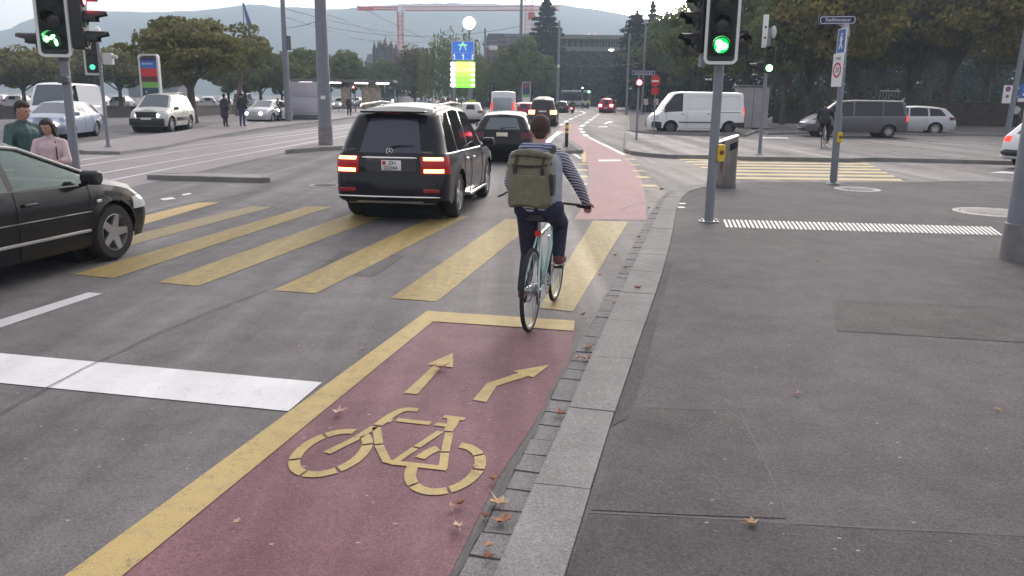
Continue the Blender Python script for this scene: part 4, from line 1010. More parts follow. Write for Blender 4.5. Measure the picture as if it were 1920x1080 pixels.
# ================================================================= BICYCLE, CYCLIST, BACKPACK
BIKE_T = mat("pale turquoise frame paint", (0.42, 0.62, 0.60), .25, coat=.8); RIMS = mat("bike rim", (0.5, 0.5, 0.52), .3, metal=.8)
def bicycle(label, loc, rz, fm, wb=1.05, r=.34, full=True, crank=20):
    t = thing("bicycle", label, "bicycle", loc, rz)
    def wheel(x, nm):
        b = MB(); pr = [(r-.018+.018*cos(radians(a)), .018*sin(radians(a))) for a in range(0, 360, 45)]
        b.lathe(pr, (0, 0, 0), 'y', 40, closed=True); w = b.build(nm, RUB, t, loc=(x, 0, r))
        b = MB(); b.lathe([(r-.032, -.011), (r-.05, -.009), (r-.05, .009), (r-.032, .011)], (0, 0, 0), 'y', 40, closed=True); b.build("rim", RIMS, w)
        b = MB()
        for k in range(24 if full else 10):
            a = 2*pi*k/(24 if full else 10); b.tube([(.015*cos(a+1), .02*(-1)**k, .015*sin(a+1)), ((r-.05)*cos(a), 0, (r-.05)*sin(a))], .0022, 3, cap=False)
        b.tube([(0, -.06, 0), (0, .06, 0)], .02, 8); b.build("spokes", GALV, w); return w
    wheel(0, "rear_wheel"); wheel(wb, "front_wheel")
    bb = (wb*.42, 0, .30); st = (wb*.27, 0, .78); hd = (wb*.80, 0, .80); hb = (wb*.83, 0, .68)
    b = MB(); b.tube([bb, st], .017, 10); b.tube([hb, bb], .021, 10); b.tube([(hd[0], 0, hd[2]-.03), (st[0]+.02, 0, st[2]-.05)], .017, 10); b.tube([(hd[0]-.005, 0, hd[2]+.04), (hb[0]+.01, 0, hb[2]-.05)], .022, 10)
    for sy in (1, -1):
        b.tube([(bb[0], sy*.03, bb[2]), (.12, sy*.055, r-.01), (0, sy*.065, r)], .010, 8); b.tube([(st[0]-.005, sy*.018, st[2]-.05), (.03, sy*.055, r+.07), (0, sy*.065, r)], .008, 8)
    b.build("frame", fm, t)
    b = MB()
    for sy in (1, -1): b.tube([(hb[0]+.01, sy*.03, hb[2]-.05), (wb*.90, sy*.05, .50), (wb, sy*.055, r)], [.016, .014, .009], 8)
    b.box((hb[0]+.01, 0, hb[2]-.055), (.04, .09, .03)); b.build("fork", fm, t)
    b = MB(); b.tube([st, (st[0]-.03, 0, .885)], .013, 8); b.build("seat_post", GALV, t)
    b = MB(); sx = st[0]-.03; vs = []
    for k in range(9):
        q = k/8; x = sx-.13+.27*q; w = lerp(.078, .020, min(1, q*1.35)) if q < .74 else .021; z = .915+.012*sin(q*3)
        vs.append((x, w, z))
    b.add([(x, y, z-.015-.02*(y > .05)) for x, y, z in vs]+[(x, y*.6, z+.012) for x, y, z in vs]+[(x, -y*.6, z+.012) for x, y, z in vs]+[(x, -y, z-.015-.02*(y > .05)) for x, y, z in vs],
          [(r_*9+k, r_*9+k+1, (r_+1)*9+k+1, (r_+1)*9+k) for r_ in range(3) for k in range(8)]+[(0, 9, 18, 27), (8, 35, 26, 17)]+[(27+k, 28+k, k+1, k) for k in range(8)])
    b.build("saddle", BLK, t)
    b = MB(); hz = .92; hx = hd[0]-.04
    b.tube([(hd[0]-.005, 0, hd[2]+.03), (hd[0]-.02, 0, hz), (hd[0]+.05, 0, hz+.01)], .014, 8)
    b.tube([(hx-.02, .32, hz), (hx+.04, .22, hz+.01), (hd[0]+.05, .10, hz+.01), (hd[0]+.05, -.10, hz+.01), (hx+.04, -.22, hz+.01), (hx-.02, -.32, hz)], .012, 8); hbm = b.build("handlebar", BLK, t)
    for sy in (1, -1):
        b = MB(); b.tube([(hx-.03, sy*.34, hz), (hx+.015, sy*.22, hz+.006)], .017, 10); b.build("grip", RUB, hbm)
        b = MB(); b.tube([(hx+.03, sy*.21, hz), (hx+.07, sy*.26, hz-.02), (hx+.06, sy*.32, hz-.03)], .006, 5); b.build("brake_lever", GALV, hbm)
    b = MB(); b.lathe([(.085, -.003), (.095, 0), (.085, .003), (.06, .003), (.06, -.003)], (bb[0], -.045, bb[2]), 'y', 24, closed=True)
    for k in range(4): a = k*pi/2; b.box((bb[0]+.035*cos(a), -.045, bb[2]+.035*sin(a)), (.07, .004, .016), M=None)
    ck = radians(crank); ca = b.build("chainring", GALV, t); b = MB(); PD = []
    for sy, sg in ((-1, 1), (1, -1)):
        e = (bb[0]+sg*.17*cos(ck), sy*.075, bb[2]+sg*.17*sin(ck)); b = MB(); b.tube([(bb[0], 0, bb[2]), (bb[0], sy*.065, bb[2]), e], [.012, .014, .010], 6); PD.append(e); b.build("crank", GALV, ca)
    for e, sy in zip(PD, (-1, 1)): b = MB(); b.rbox((e[0], e[1]+sy*.05, e[2]), (.09, .08, .02), .01); b.build("pedal", BLK, ca)
    b = MB(); b.tube([(bb[0], -.045, bb[2]+.09), (0, -.045, r+.035)], .004, 4); b.tube([(bb[0], -.045, bb[2]-.09), (.02, -.045, r-.10), (0, -.045, r-.035)], .004, 4)
    b.lathe([(.0, -.05), (.035, -.05), (.05, -.035), (.0, -.03)], (0, 0, r), 'y', 16); b.tube([(0, -.05, r), (.03, -.05, r-.12)], .010, 6); b.build("chain", GREYD, t)
    return t, dict(bb=bb, st=st, hx=hx, hz=hz, pd=PD)

def fabric(name, c, stripes=None, pitch=.02, var=.12):
    m = mat(name, c, .85, var=var, vscale=22, bump=.25, bscale=35)
    if stripes:
        n = m.node_tree.nodes; l = m.node_tree.links; b = n["Principled BSDF"]
        tc = n.new("ShaderNodeTexCoord"); sp = n.new("ShaderNodeSeparateXYZ"); l.new(tc.outputs["Object"], sp.inputs[0])
        ns = n.new("ShaderNodeTexNoise"); ns.inputs["Scale"].default_value = 6; l.new(tc.outputs["Object"], ns.inputs["Vector"])
        ad = n.new("ShaderNodeMath"); ad.operation = 'MULTIPLY_ADD'; ad.inputs[1].default_value = .05; l.new(ns.outputs["Fac"], ad.inputs[0]); l.new(sp.outputs["Z"], ad.inputs[2])
        x = n.new("ShaderNodeMath"); x.operation = 'MULTIPLY_ADD'; x.inputs[1].default_value = .35; l.new(sp.outputs["X"], x.inputs[0]); l.new(ad.outputs[0], x.inputs[2])
        mo = n.new("ShaderNodeMath"); mo.operation = 'PINGPONG'; mo.inputs[1].default_value = pitch/2; l.new(x.outputs[0], mo.inputs[0])
        gt_ = n.new("ShaderNodeMath"); gt_.operation = 'GREATER_THAN'; gt_.inputs[1].default_value = pitch*.27; l.new(mo.outputs[0], gt_.inputs[0])
        mi = n.new("ShaderNodeMix"); mi.data_type = 'RGBA'; l.new(gt_.outputs[0], mi.inputs["Factor"])
        mi.inputs["A"].default_value = (*c, 1); mi.inputs["B"].default_value = (*stripes, 1); l.new(mi.outputs["Result"], b.inputs["Base Color"])
    return m
HAIRD = mat("dark brown hair", (0.028, 0.018, 0.014), .7, var=.3, vscale=60, bump=.5, bscale=160)
HAIRB = mat("short brown hair", (0.060, 0.034, 0.026), .8, var=.35, vscale=50, bump=.5, bscale=160)

def V3(*a): return Vector(a)
def hand(w, fd, up, s=1.0, curl=.5, side=1):
    """palm plus four unequal bent fingers and a thumb; fd finger direction, up back of the hand"""
    fd = Vector(fd).normalized(); up = Vector(up); up = (up-fd*up.dot(fd)).normalized(); sd_ = fd.cross(up)*side; w = Vector(w); P = []
    pc = w+fd*.045*s; P += [('c', w, w+fd*.03*s, .026*s, .026*s)]
    for k in (-1, 0, 1): P.append(('c', w+fd*.02*s+sd_*k*.018*s, w+fd*.085*s+sd_*k*.026*s, .018*s, .014*s))
    for k, ln in zip((-1.5, -.5, .5, 1.5), (.80, .98, 1.0, .88)):
        a = w+fd*.088*s+sd_*k*.020*s; c1 = curl*1.0; c2 = curl*2.1
        d1 = (fd*cos(c1)-up*sin(c1)); b_ = a+d1*.040*ln*s; d2 = (fd*cos(c2)-up*sin(c2)); c = b_+d2*.036*ln*s
        P += [('c', a, b_, .0095*s, .0088*s), ('c', b_, c, .0088*s, .0075*s)]
    a = w+fd*.03*s+sd_*.028*s; b_ = a+(fd*.6+sd_*.7-up*.3).normalized()*.035*s; c = b_+(fd*.8-up*.5+sd_*.1).normalized()*.03*s
    P += [('c', a, b_, .012*s, .010*s), ('c', b_, c, .010*s, .008*s)]
    return P
def person(label, loc, rz, J, sk=SKIN, top=None, trou=None, hair=HAIRD, shoe=None, vox=.014, s=1.0, short=False, hairlen=0.0, collar=True, hands=None, group=None, skirt=None, fat=1.0, sleeve=1.0):
    t = thing("person", label, "person", loc, rz, group); t.scale = (s, s, s)
    J = {k: Vector(v) for k, v in J.items()}; f = fat
    hd_ = J['head']; look = J.get('look', Vector((1, 0, 0))).normalized(); ne = J['neck']; ch = J['chest']; wa = J['waist']; pe = J['pelvis']
    ya = atan2(look.y, look.x); pit = -math.asin(max(-1, min(1, look.z))); Rm = Euler((0, pit, ya)).to_matrix()
    hp = lambda x, y, z: hd_+Rm @ Vector((x, y, z))
    head = [('e', hd_, (.094, .076, .112), (0, pit, ya)), ('c', hp(.02, 0, -.055), hp(.035, 0, -.09), .055, .038), ('e', hp(-.015, 0, .02), (.098, .080, .095), (0, pit, ya)),
            ('c', hp(.088, 0, .01), hp(.108, 0, -.03), .010, .015), ('c', hp(.08, -.02, -.062), hp(.08, .02, -.062), .013, .013), ('c', hp(.076, -.035, .030), hp(.076, .035, .030), .012, .012),
            ('c', hp(-.005, .078, .015), hp(-.008, .084, -.025), .012, .008), ('c', hp(-.005, -.078, .015), hp(-.008, -.084, -.025), .012, .008), ('c', ne, hp(-.02, 0, -.07), .055, .052)]
    def limb(a, b, c, r): return [('c', J[a], J[b], r[0], r[1]), ('c', J[b], J[c], r[1], r[2])]
    body = list(head)
    for q in 'lr':
        body += limb('sh'+q, 'el'+q, 'wr'+q, (.036, .034, .025)); body += limb('hi'+q, 'kn'+q, 'an'+q, (.075, .055, .036)); body += [('c', J['an'+q], J['to'+q], .035, .03)]
    body += [('c', J['shl'].lerp(J['shr'], .1), J['shr'].lerp(J['shl'], .1), .036, .036), ('c', ch, wa, .11, .10), ('c', wa, pe, .10, .11), ('c', J['hil'], J['hir'], .08, .08), ('c', ne, ch, .045, .09)]
    up = {q: J.get('up'+q, Vector((0, 0, 1))) for q in 'lr'}
    for q, sg in (('l', 1), ('r', -1)):
        if hands != 'none': body += hand(J['wr'+q], J.get('fd'+q, J['wr'+q]-J['el'+q]), up[q], 1.0, J.get('cu'+q, Vector((.5, 0, 0))).x, -sg)
    blob("body", body, min(vox, .009) if hands == 'fine' else vox, sk, t, 2)
    if top:
        ax = (J['shl']-J['shr']).normalized()
        P = [('c', J['shl']-ax*.035, J['shr']+ax*.035, .058*f, .058*f), ('c', ne-V3(0, 0, .01), J['shl']-ax*.06, .05, .060), ('c', ne-V3(0, 0, .01), J['shr']+ax*.06, .05, .060)]
        for k in (-1, 1):
            P += [('c', ch+ax*.065*k*f, wa+ax*.05*k*f, .118*f, .105*f), ('c', wa+ax*.05*k*f, pe+ax*.05*k*f+V3(0, 0, .02), .105*f, .122*f), ('c', ne+ax*.05*k-V3(0, 0, .07), ch+ax*.06*k, .055, .112*f)]
        P += [('c', ch, wa, .132*f, .122*f), ('c', wa, pe+V3(0, 0, .02), .122*f, .125*f), ('c', ne-V3(0, 0, .09), ch, .080, .128*f)]
        if collar: P += [('c', ne-V3(0, 0, .01), ne+(hd_-ne).normalized()*.02, .064, .058)]
        for q in 'lr':
            e = J['el'+q].lerp(J['wr'+q], .94*sleeve if not short else 0); P.append(('c', J['sh'+q]-V3(0, 0, .012), J['el'+q] if not short else J['sh'+q].lerp(J['el'+q], .62), .061*f, (.054 if not short else .064)*f))
            if not short: P.append(('c', J['el'+q], e, .054*f, .040*f))
        blob("jacket" if not short else "shirt", P, vox, top, t, 3)
    if trou:
        P = [('c', J['hil'], J['hir'], .115*f, .115*f), ('c', pe, pe+V3(0, 0, .05), .12*f, .12*f)]
        for q in 'lr': P += [('c', J['hi'+q], J['kn'+q], .098*f, .072), ('c', J['kn'+q], J['kn'+q].lerp(J['an'+q], .96), .070, .055)]
        blob("trousers", P, vox, trou, t, 3)
    if skirt: blob("coat", [('c', pe+V3(0, 0, .1), pe-V3(0, 0, .38), .16, .20), ('c', pe+V3(0, .06, .1), pe+V3(0, .06, -.35), .14, .17)], vox, skirt, t, 3)
    for q in 'lr':
        a = J['an'+q]; b_ = J['to'+q]; d = (b_-a); blob("shoe", [('c', a-V3(0, 0, .01), a-V3(0, 0, .03), .050, .045), ('c', a+V3(0, 0, -.04)-d*.12, b_, .045, .040)], vox, shoe or BLK, t, 2)
    H = [('e', hp(-.030, 0, .030), (.096, .086, .098), (0, pit, ya)), ('e', hp(-.004, 0, .074), (.088, .076, .050), (0, pit, ya))]
    if hairlen:
        for k in (-.05, 0, .05): H.append(('c', hp(-.06, k, .0), hp(-.075, k*1.2, -hairlen), .055, .035))
        H += [('c', hp(-.0, .078, .04), hp(-.03, .085, -hairlen*.8), .028, .02), ('c', hp(-.0, -.078, .04), hp(-.03, -.085, -hairlen*.8), .028, .02)]
    else: H.append(('c', hp(-.055, 0, -.01), hp(-.06, 0, -.045), .062, .05))
    blob("hair", H, vox, hair, t, 1)
    if vox < .013:
        ey = MB()
        for y in (.030, -.030): ey.ell(hp(.084, y, .012), (.006, .012, .006))
        ey.build("eyes", BLK, t); m_ = MB(); m_.tube([hp(.092, .022, -.060), hp(.097, 0, -.059), hp(.092, -.022, -.060)], .005, 6); m_.build("mouth", mat("lips", (.30, .12, .11), .5), t)
    return t

# near bicycle + rider (rear wheel contact on the yellow line, heading up the lane)
BK0 = G(994, 623); BRZ = atan2(1.02, .25)
bk, I = bicycle("turquoise bicycle ridden by the man with the olive backpack", (BK0.x, BK0.y, .010), BRZ, BIKE_T, crank=52)
b = MB(); b.rbox((I['st'][0]-.055, 0, .76), (.03, .05, .045), .012); b.build("rear_reflector", mat("red reflector", (.6, .02, .02), .25, emit=(1, .05, .03), estr=.02), bk)
TROU = fabric("dark blue denim", (0.018, 0.022, 0.050)); SHIRT = fabric("navy and white striped cotton", (0.50, 0.50, 0.56), (0.045, 0.05, 0.10), .021)
GREYV = fabric("grey blue jersey", (0.27, 0.28, 0.34)); SHOEB = mat("brown suede", (0.13, 0.045, 0.04), .8)
pdR, pdL = I['pd']
CJ = dict(head=(.60, .075, 1.575), look=(.97, .16, -.12), neck=(.50, .065, 1.42), chest=(.41, .05, 1.27), waist=(.29, .02, 1.11), pelvis=(.235, 0, 1.0),
    shl=(.45, .245, 1.365), shr=(.48, -.135, 1.37), ell=(.56, .32, 1.13), elr=(.60, -.255, 1.135), wrl=(.765, .30, .965), wrr=(.735, -.31, .965),
    hil=(.245, .095, .965), hir=(.245, -.095, .965), knl=(.42, .115, .56), knr=(.60, -.115, .80), anl=(pdL[0]-.06, .125, pdL[2]+.10), anr=(pdR[0]-.08, -.130, pdR[2]+.11),
    tol=(pdL[0]+.08, .13, pdL[2]+.055), tor=(pdR[0]+.07, -.135, pdR[2]+.055), fdl=(.9, .0, -.35), fdr=(.9, .0, -.35), cul=(.75, 0, 0), cur=(.75, 0, 0))
cy = person("cyclist in striped hooded top and dark jeans riding away across the crossing", (BK0.x, BK0.y, .010), BRZ, CJ, top=SHIRT, trou=TROU, hair=HAIRB, shoe=SHOEB, vox=.011, hands='fine', collar=False)
blob("sleeveless_vest", [('c', (.45, .19, 1.335), (.48, -.08, 1.335), .088, .088), ('c', (.39, .11, 1.27), (.26, .07, 1.05), .145, .140), ('c', (.39, -.02, 1.27), (.26, -.05, 1.05), .145, .140)], .012, GREYV, cy, 3)
HOOD = fabric("mottled blue hood lining", (0.30, 0.33, 0.45), (0.05, 0.06, 0.14), .03)
blob("hood", [('c', (.45, .175, 1.425), (.42, .065, 1.415), .050, .064), ('c', (.42, .065, 1.415), (.46, -.045, 1.43), .064, .050), ('c', (.50, .165, 1.435), (.56, .125, 1.41), .04, .03), ('c', (.50, -.035, 1.435), (.56, .005, 1.41), .04, .03)], .011, HOOD, cy, 2)
OLIVE = fabric("olive canvas", (0.170, 0.162, 0.112), var=.18); OLD = mat("dark webbing strap", (.03, .03, .025), .7)
bp = thing("backpack", "olive roll-top backpack with black straps on the cyclist's back", "backpack", (BK0.x, BK0.y, .010), BRZ)
Bm = Matrix.Rotation(radians(14), 3, 'Y')
def bpv(x, y, z): v = Bm @ Vector((x, y*.93+.012*sin(z*14), z*.90+.010*sin(y*16+1))); return (v.x+.185, v.y+.055, v.z+1.20)
sec = []; NB = 22
b = MB()
for z, w, d, rr_ in ((-.25, .10, .05, .04), (-.245, .165, .085, .05), (-.20, .185, .100, .05), (-.05, .195, .105, .05), (.10, .19, .095, .045), (.18, .185, .080, .04), (.215, .180, .045, .03), (.235, .178, .03, .02), (.245, .165, .012, .01)):
    ring_ = []
    for k in range(NB):
        a = 2*pi*k/NB; e = .55; cx = abs(cos(a))**e*(1 if cos(a) > 0 else -1); sy_ = abs(sin(a))**e*(1 if sin(a) > 0 else -1)
        wob = 1+.025*sin(5*a+z*30); ring_.append(bpv(cx*d*wob-.0, sy_*w*wob, z))
    sec.append(ring_)
vs = [v for r_ in sec for v in r_]; n = len(sec)
b.add(vs, [(i*NB+k, i*NB+(k+1) % NB, (i+1)*NB+(k+1) % NB, (i+1)*NB+k) for i in range(n-1) for k in range(NB)]+[tuple(range(NB-1, -1, -1)), tuple(range((n-1)*NB, n*NB))])
b.build("bag", OLIVE, bp, angle=60)
b = MB(); b.tube([bpv(-.04, .17, .20), bpv(-.085, .10, .215), bpv(-.09, 0, .21), bpv(-.085, -.10, .215), bpv(-.04, -.17, .20)], [.02, .028, .03, .028, .02], 8); b.build("rolled_top", OLIVE, bp)
b = MB()
b.tube([bpv(-.03, .19, .12), bpv(-.10, .12, .10), bpv(-.112, 0, .085), bpv(-.105, -.12, .11), bpv(-.03, -.19, .15)], .009, 5)
for y in (.11, -.13): b.tube([bpv(-.085, y, .20), bpv(-.113, y, .10), bpv(-.118, y, .03)], .010, 5)
b.build("strap", OLD, bp)
b = MB(); b.rbox(bpv(-.115, .11, .055), (.02, .03, .05), .006); b.rbox(bpv(-.115, -.13, .06), (.02, .03, .05), .006); b.build("buckle", BLK, bp)
b = MB(); b.tube([bpv(-.09, .19, -.12), bpv(-.11, .22, -.15), bpv(-.12, .26, -.17)], .008, 5); b.build("loose_strap", OLD, bp)
b = MB()
for z0 in (.02,): b.rbox(bpv(-.03, -.19, -.03), (.11, .03, .17), .02, 'y')
b.build("side_pocket", OLD, bp)
b = MB(); b.rbox(bpv(-.098, 0, -.09), (.03, .26, .18), .03, 'x'); b.build("front_pocket", OLIVE, bp)
for sy in (1, -1):
    b = MB(); b.tube([(.30, sy*.12+.055, 1.33), (.43, sy*.13+.055, 1.435), (.54, sy*.14+.055, 1.38), (.56, sy*.155+.04, 1.23), (.40, sy*.16+.02, 1.05)], [.014, .02, .02, .016, .01], 6); b.build("shoulder_strap", OLD, bp)

STAND = dict(head=(.03, 0, 1.62), look=(1, 0, 0), neck=(0, 0, 1.46), chest=(0, 0, 1.29), waist=(0, 0, 1.10), pelvis=(0, 0, .97), shl=(0, .175, 1.385), shr=(0, -.175, 1.385), ell=(-.03, .225, 1.12), elr=(-.03, -.225, 1.12),
    wrl=(.06, .26, .90), wrr=(.06, -.26, .90), hil=(0, .09, .93), hir=(0, -.09, .93), knl=(.03, .10, .51), knr=(.0, -.10, .51), anl=(0, .11, .10), anr=(-.02, -.11, .10), tol=(.14, .13, .05), tor=(.12, -.13, .05))
def pose(**k): d = dict(STAND); d.update(k); return d
def ground_at(x, y): p = G(x, y); return p
# couple at the left signal
p = G(28, 372); p.x = -9.2; p.y = 14.6
q = G(38, 195, y=11.0); MX = q.x
person("dark-haired man in teal jacket with hands out, standing at far left", (MX, 11.0, 0), radians(-32), pose(look=(.98, .30, -.30), head=(.06, -.01, 1.60), ell=(.05, .27, 1.13), elr=(.07, -.27, 1.13), wrl=(.30, .13, 1.05), wrr=(.32, -.10, 1.03), fdl=(1, -.3, 0), fdr=(1, .3, 0)),
       top=mat("teal quilted jacket", (.045, .095, .098), .6, var=.25, vscale=14, bump=.6, bscale=18), trou=fabric("dark trousers", (.03, .03, .035)), vox=.0105, s=1.0, fat=1.06)
q = G(90, 236, y=10.7)
wm = person("dark-haired woman in pink top with a shoulder strap, beside the man in teal", (q.x, 10.7, 0), radians(-75), pose(look=(.75, -.2, -.25), head=(.04, -.01, 1.60), ell=(.08, .24, 1.12), elr=(.08, -.24, 1.12), wrl=(.28, .02, 1.10), wrr=(.27, -.02, 1.08), fdl=(.5, -.8, .0), fdr=(.5, .8, .0)),
       top=fabric("pale pink blouse", (.62, .46, .50)), trou=fabric("grey jeans", (.20, .22, .26)), vox=.0105, s=.875, fat=.98, hairlen=.20, sleeve=.35)
b = MB(); b.tube([(.10, .10, 1.02), (.10, .10, 1.30), (.0, .07, 1.49), (-.12, -.02, 1.30), (-.10, -.18, 1.0)], .010, 5); b.build("bag_strap", OLD, wm)
tb_ = thing("tote_bag", "white bag hanging at the pink-topped woman's hip", "bag", (q.x+.22, 10.55, .52), radians(-60)); b = MB(); b.rbox((0, 0, .12), (.12, .30, .34), .05, 'x'); b.build("bag", WHITE, tb_)
b = MB(); b.tube([(0, .10, .28), (0, .07, .42), (0, -.07, .42), (0, -.10, .28)], .01, 5); b.build("strap", BLK, tb_)
# walkers on the tram platform
fp = G(423, 238, .1); person("walker in long dark purple coat on the tram platform, left of the pair", (fp.x, fp.y, .10), radians(70), pose(knl=(.06, .10, .51), anl=(.05, .11, .10)), top=fabric("dark purple coat", (.035, .025, .055)), trou=fabric("black trousers", (.015, .015, .02)), vox=.022, skirt=fabric("dark purple coat", (.035, .025, .055)), hands='std')
fp = G(455, 237, .1); person("walker in dark top and blue jeans on the tram platform, right of the pair", (fp.x, fp.y, .10), radians(80), pose(), top=fabric("black jacket", (.02, .02, .022)), trou=fabric("blue jeans", (.04, .055, .12)), vox=.022, s=1.03, fat=1.2)
fp = G(706, 222, 0); person("dark standing figure waiting by the tram shelter", (G(655, 219).x, G(655, 219).y, .05), radians(-60), pose(), top=fabric("dark grey coat", (.03, .028, .03)), trou=fabric("black trousers", (.015, .015, .02)), vox=.026)
# scooter riders: simple scooter with its own rider
def scooter(nm, label, loc, rz, cm, rear_on=True, lamp=False):
    t = thing(nm, label, "motor scooter", loc, rz)
    for x, n2 in ((-.62, "rear_wheel"), (.68, "front_wheel")):
        b = MB(); b.lathe([(.14, -.05), (.24, -.055), (.27, 0), (.24, .055), (.14, .05)], (0, 0, 0), 'y', 20, closed=True); w = b.build(n2, RUB, t, loc=(x, 0, .27)); b = MB(); b.disc((0, .03, 0), .15, (0, 1, 0)); b.disc((0, -.03, 0), .15, (0, -1, 0)); b.build("rim", SILVER, w)
    b = MB(); b.rbox((-.42, 0, .52), (.85, .34, .34), .10, 'y'); b.rbox((.02, 0, .30), (.6, .32, .10), .04, 'y'); b.rbox((.42, 0, .62), (.14, .40, .66), .06, 'y'); b.tube([(.42, 0, .95), (.66, 0, .30)], .035, 8); b.build("fairing", cm, t)
    b = MB(); b.rbox((-.38, 0, .74), (.70, .28, .10), .04, 'y'); b.build("seat", BLK, t)
    b = MB(); b.tube([(.40, .34, .98), (.36, 0, .96), (.40, -.34, .98)], .02, 6)
    for sy in (1, -1): b.tube([(.38, sy*.25, .98), (.36, sy*.30, 1.15)], .008, 5); b.ell((.36, sy*.32, 1.18), (.015, .05, .035))
    b.build("handlebar", BLK, t)
    b = MB(); b.rbox((-.86, 0, .62), (.05, .22, .09), .03, 'x'); b.build("tail_lamp", RON if rear_on else TAILOFF, t)
    b = MB(); b.rbox((-.88, 0, .46), (.02, .18, .14), .01, 'x'); b.build("number_plate", PLATE, t)
    b = MB(); b.ell((.52, 0, .80), (.05, .10, .09)); b.build("headlight", HEADL if lamp else LAMPCL, t); return t
RIDE = pose(head=(-.02, 0, 1.46), neck=(-.12, 0, 1.30), chest=(-.20, 0, 1.15), waist=(-.27, 0, .97), pelvis=(-.30, 0, .86), shl=(-.16, .19, 1.26), shr=(-.16, -.19, 1.26), ell=(.05, .27, 1.05), elr=(.05, -.27, 1.05), wrl=(.30, .28, .99), wrr=(.30, -.28, .99),
    hil=(-.28, .10, .85), hir=(-.28, -.10, .85), knl=(.10, .17, .72), knr=(.10, -.17, .72), anl=(.02, .18, .32), anr=(.02, -.18, .32), tol=(.16, .19, .28), tor=(.16, -.19, .28))
DARKF = fabric("black riding jacket", (.018, .018, .022))
q = G(1073, 213); scooter("motor_scooter", "red-lit scooter far down the road near the dashed cycle lane", (q.x, q.y, 0), radians(78), mat("dark red fairing", (.12, .01, .02), .3, coat=.6))
person("helmeted rider on the far scooter seen from behind", (q.x, q.y, 0), radians(78), RIDE, top=DARKF, trou=DARKF, hair=BLK, vox=.028)
q = G(512, 229); scooter("motor_scooter", "dark motor scooter with lit headlamp riding towards the camera by the left mast", (q.x+.4, q.y, 0), radians(-78), BLK, False, True)
person("rider in black on the oncoming motor scooter by the left mast", (q.x+.4, q.y, 0), radians(-78), RIDE, top=DARKF, trou=DARKF, hair=BLK, vox=.024)
q = G(1092, 205); person("pedestrian in pale top at the far crossing", (q.x, q.y, 0), radians(90), pose(), top=fabric("pale top", (.5, .5, .6)), trou=DARKF, vox=.03)
q = G(1102, 205); person("worker in yellow safety vest at the far crossing", (q.x, q.y, 0), radians(90), pose(), top=mat("hi-vis yellow", (.62, .72, .08), .7), trou=DARKF, vox=.03)
# cyclist in black on the side island
q = G(1541, 277, .12); RB = radians(62)
bk2, I2 = bicycle("thin racing bicycle under the rider in black on the right island", (q.x, q.y, .12), RB, mat("pale bike frame", (.45, .44, .46), .3, metal=.4), full=False, crank=-60)
CJ2 = dict(CJ); 
person("cyclist dressed in black riding away left of the street name pole", (q.x, q.y, .12), RB, dict(CJ, anr=(I2['pd'][0][0]-.06, -.13, I2['pd'][0][2]+.1), tor=(I2['pd'][0][0]+.08, -.13, I2['pd'][0][2]+.05), knr=(.45, -.12, .58), anl=(I2['pd'][1][0]-.06, .13, I2['pd'][1][2]+.1), tol=(I2['pd'][1][0]+.08, .13, I2['pd'][1][2]+.05), knl=(.58, .12, .78)), top=DARKF, trou=DARKF, shoe=mat("pale shoes", (.4, .38, .38), .6), vox=.02, fat=1.12)
q = G(1906, 240, .12); person("person in white T-shirt and dark trousers at the right edge by the parking signs", (q.x-.2, q.y, .12), radians(60), pose(), top=fabric("white cotton", (.68, .69, .78)), trou=DARKF, vox=.022, short=True)
# person sitting by parked bikes at far left
q = G(207, 240); 
person("figure in dark red jacket left of the striped totem", (q.x, q.y+6, 0), radians(-30), pose(), top=fabric("dark red jacket", (.16, .03, .04)), trou=DARKF, vox=.028)
# ================================================================= SIGNALS, POLES, SIGNS
def rr_poly(w, h, r, n=6, cx=0, cz=0):
    pts = []
    for x, z, a0 in ((w/2-r, h/2-r, 0), (-w/2+r, h/2-r, 90), (-w/2+r, -h/2+r, 180), (w/2-r, -h/2+r, 270)):
        for i in range(n+1): t = radians(a0+90*i/n); pts.append((cx+x+r*cos(t), cz+z+r*sin(t)))
    return pts
def plate_xz(b, poly, y0, y1):
    M_ = Matrix(((1, 0, 0), (0, 0, -1), (0, 1, 0))); return b.prism(poly, -y1, -y0, M=M_)   # polygon in x,z; thickness y0..y1
def frame_xz(b, outer, inner, y0, y1):
    N = len(outer); vs = [(x, y0, z) for x, z in outer]+[(x, y0, z) for x, z in inner]+[(x, y1, z) for x, z in outer]+[(x, y1, z) for x, z in inner]
    fs = []
    for i in range(N):
        j = (i+1) % N; fs += [(i, j, N+j, N+i), (2*N+i, 3*N+i, 3*N+j, 2*N+j), (i, 2*N+i, 2*N+j, j), (N+i, N+j, 3*N+j, 3*N+i)]
    return b.add(vs, fs)
def visor(b, c, r, ln, n=14, t=.006, half=215):
    """sun hood over a lens, open below, reaching towards -y"""
    vs = []; a0 = -(half-180)/2
    for k in range(n+1):
        a = radians(a0+half*k/n); l_k = ln*(1-.45*abs(cos(a))**1.5)
        for rr_ in (r, r-t):
            vs += [(c[0]+rr_*cos(a), c[1], c[2]+rr_*sin(a)), (c[0]+rr_*cos(a), c[1]-(ln if sin(a) > .3 else l_k), c[2]+rr_*sin(a)*.96)]
    fs = []
    for k in range(n):
        o = 4*k; p = o+4; fs += [(o, o+1, p+1, p), (o+2, p+2, p+3, o+3), (o+1, o+3, p+3, p+1)]
    return b.add(vs, fs)
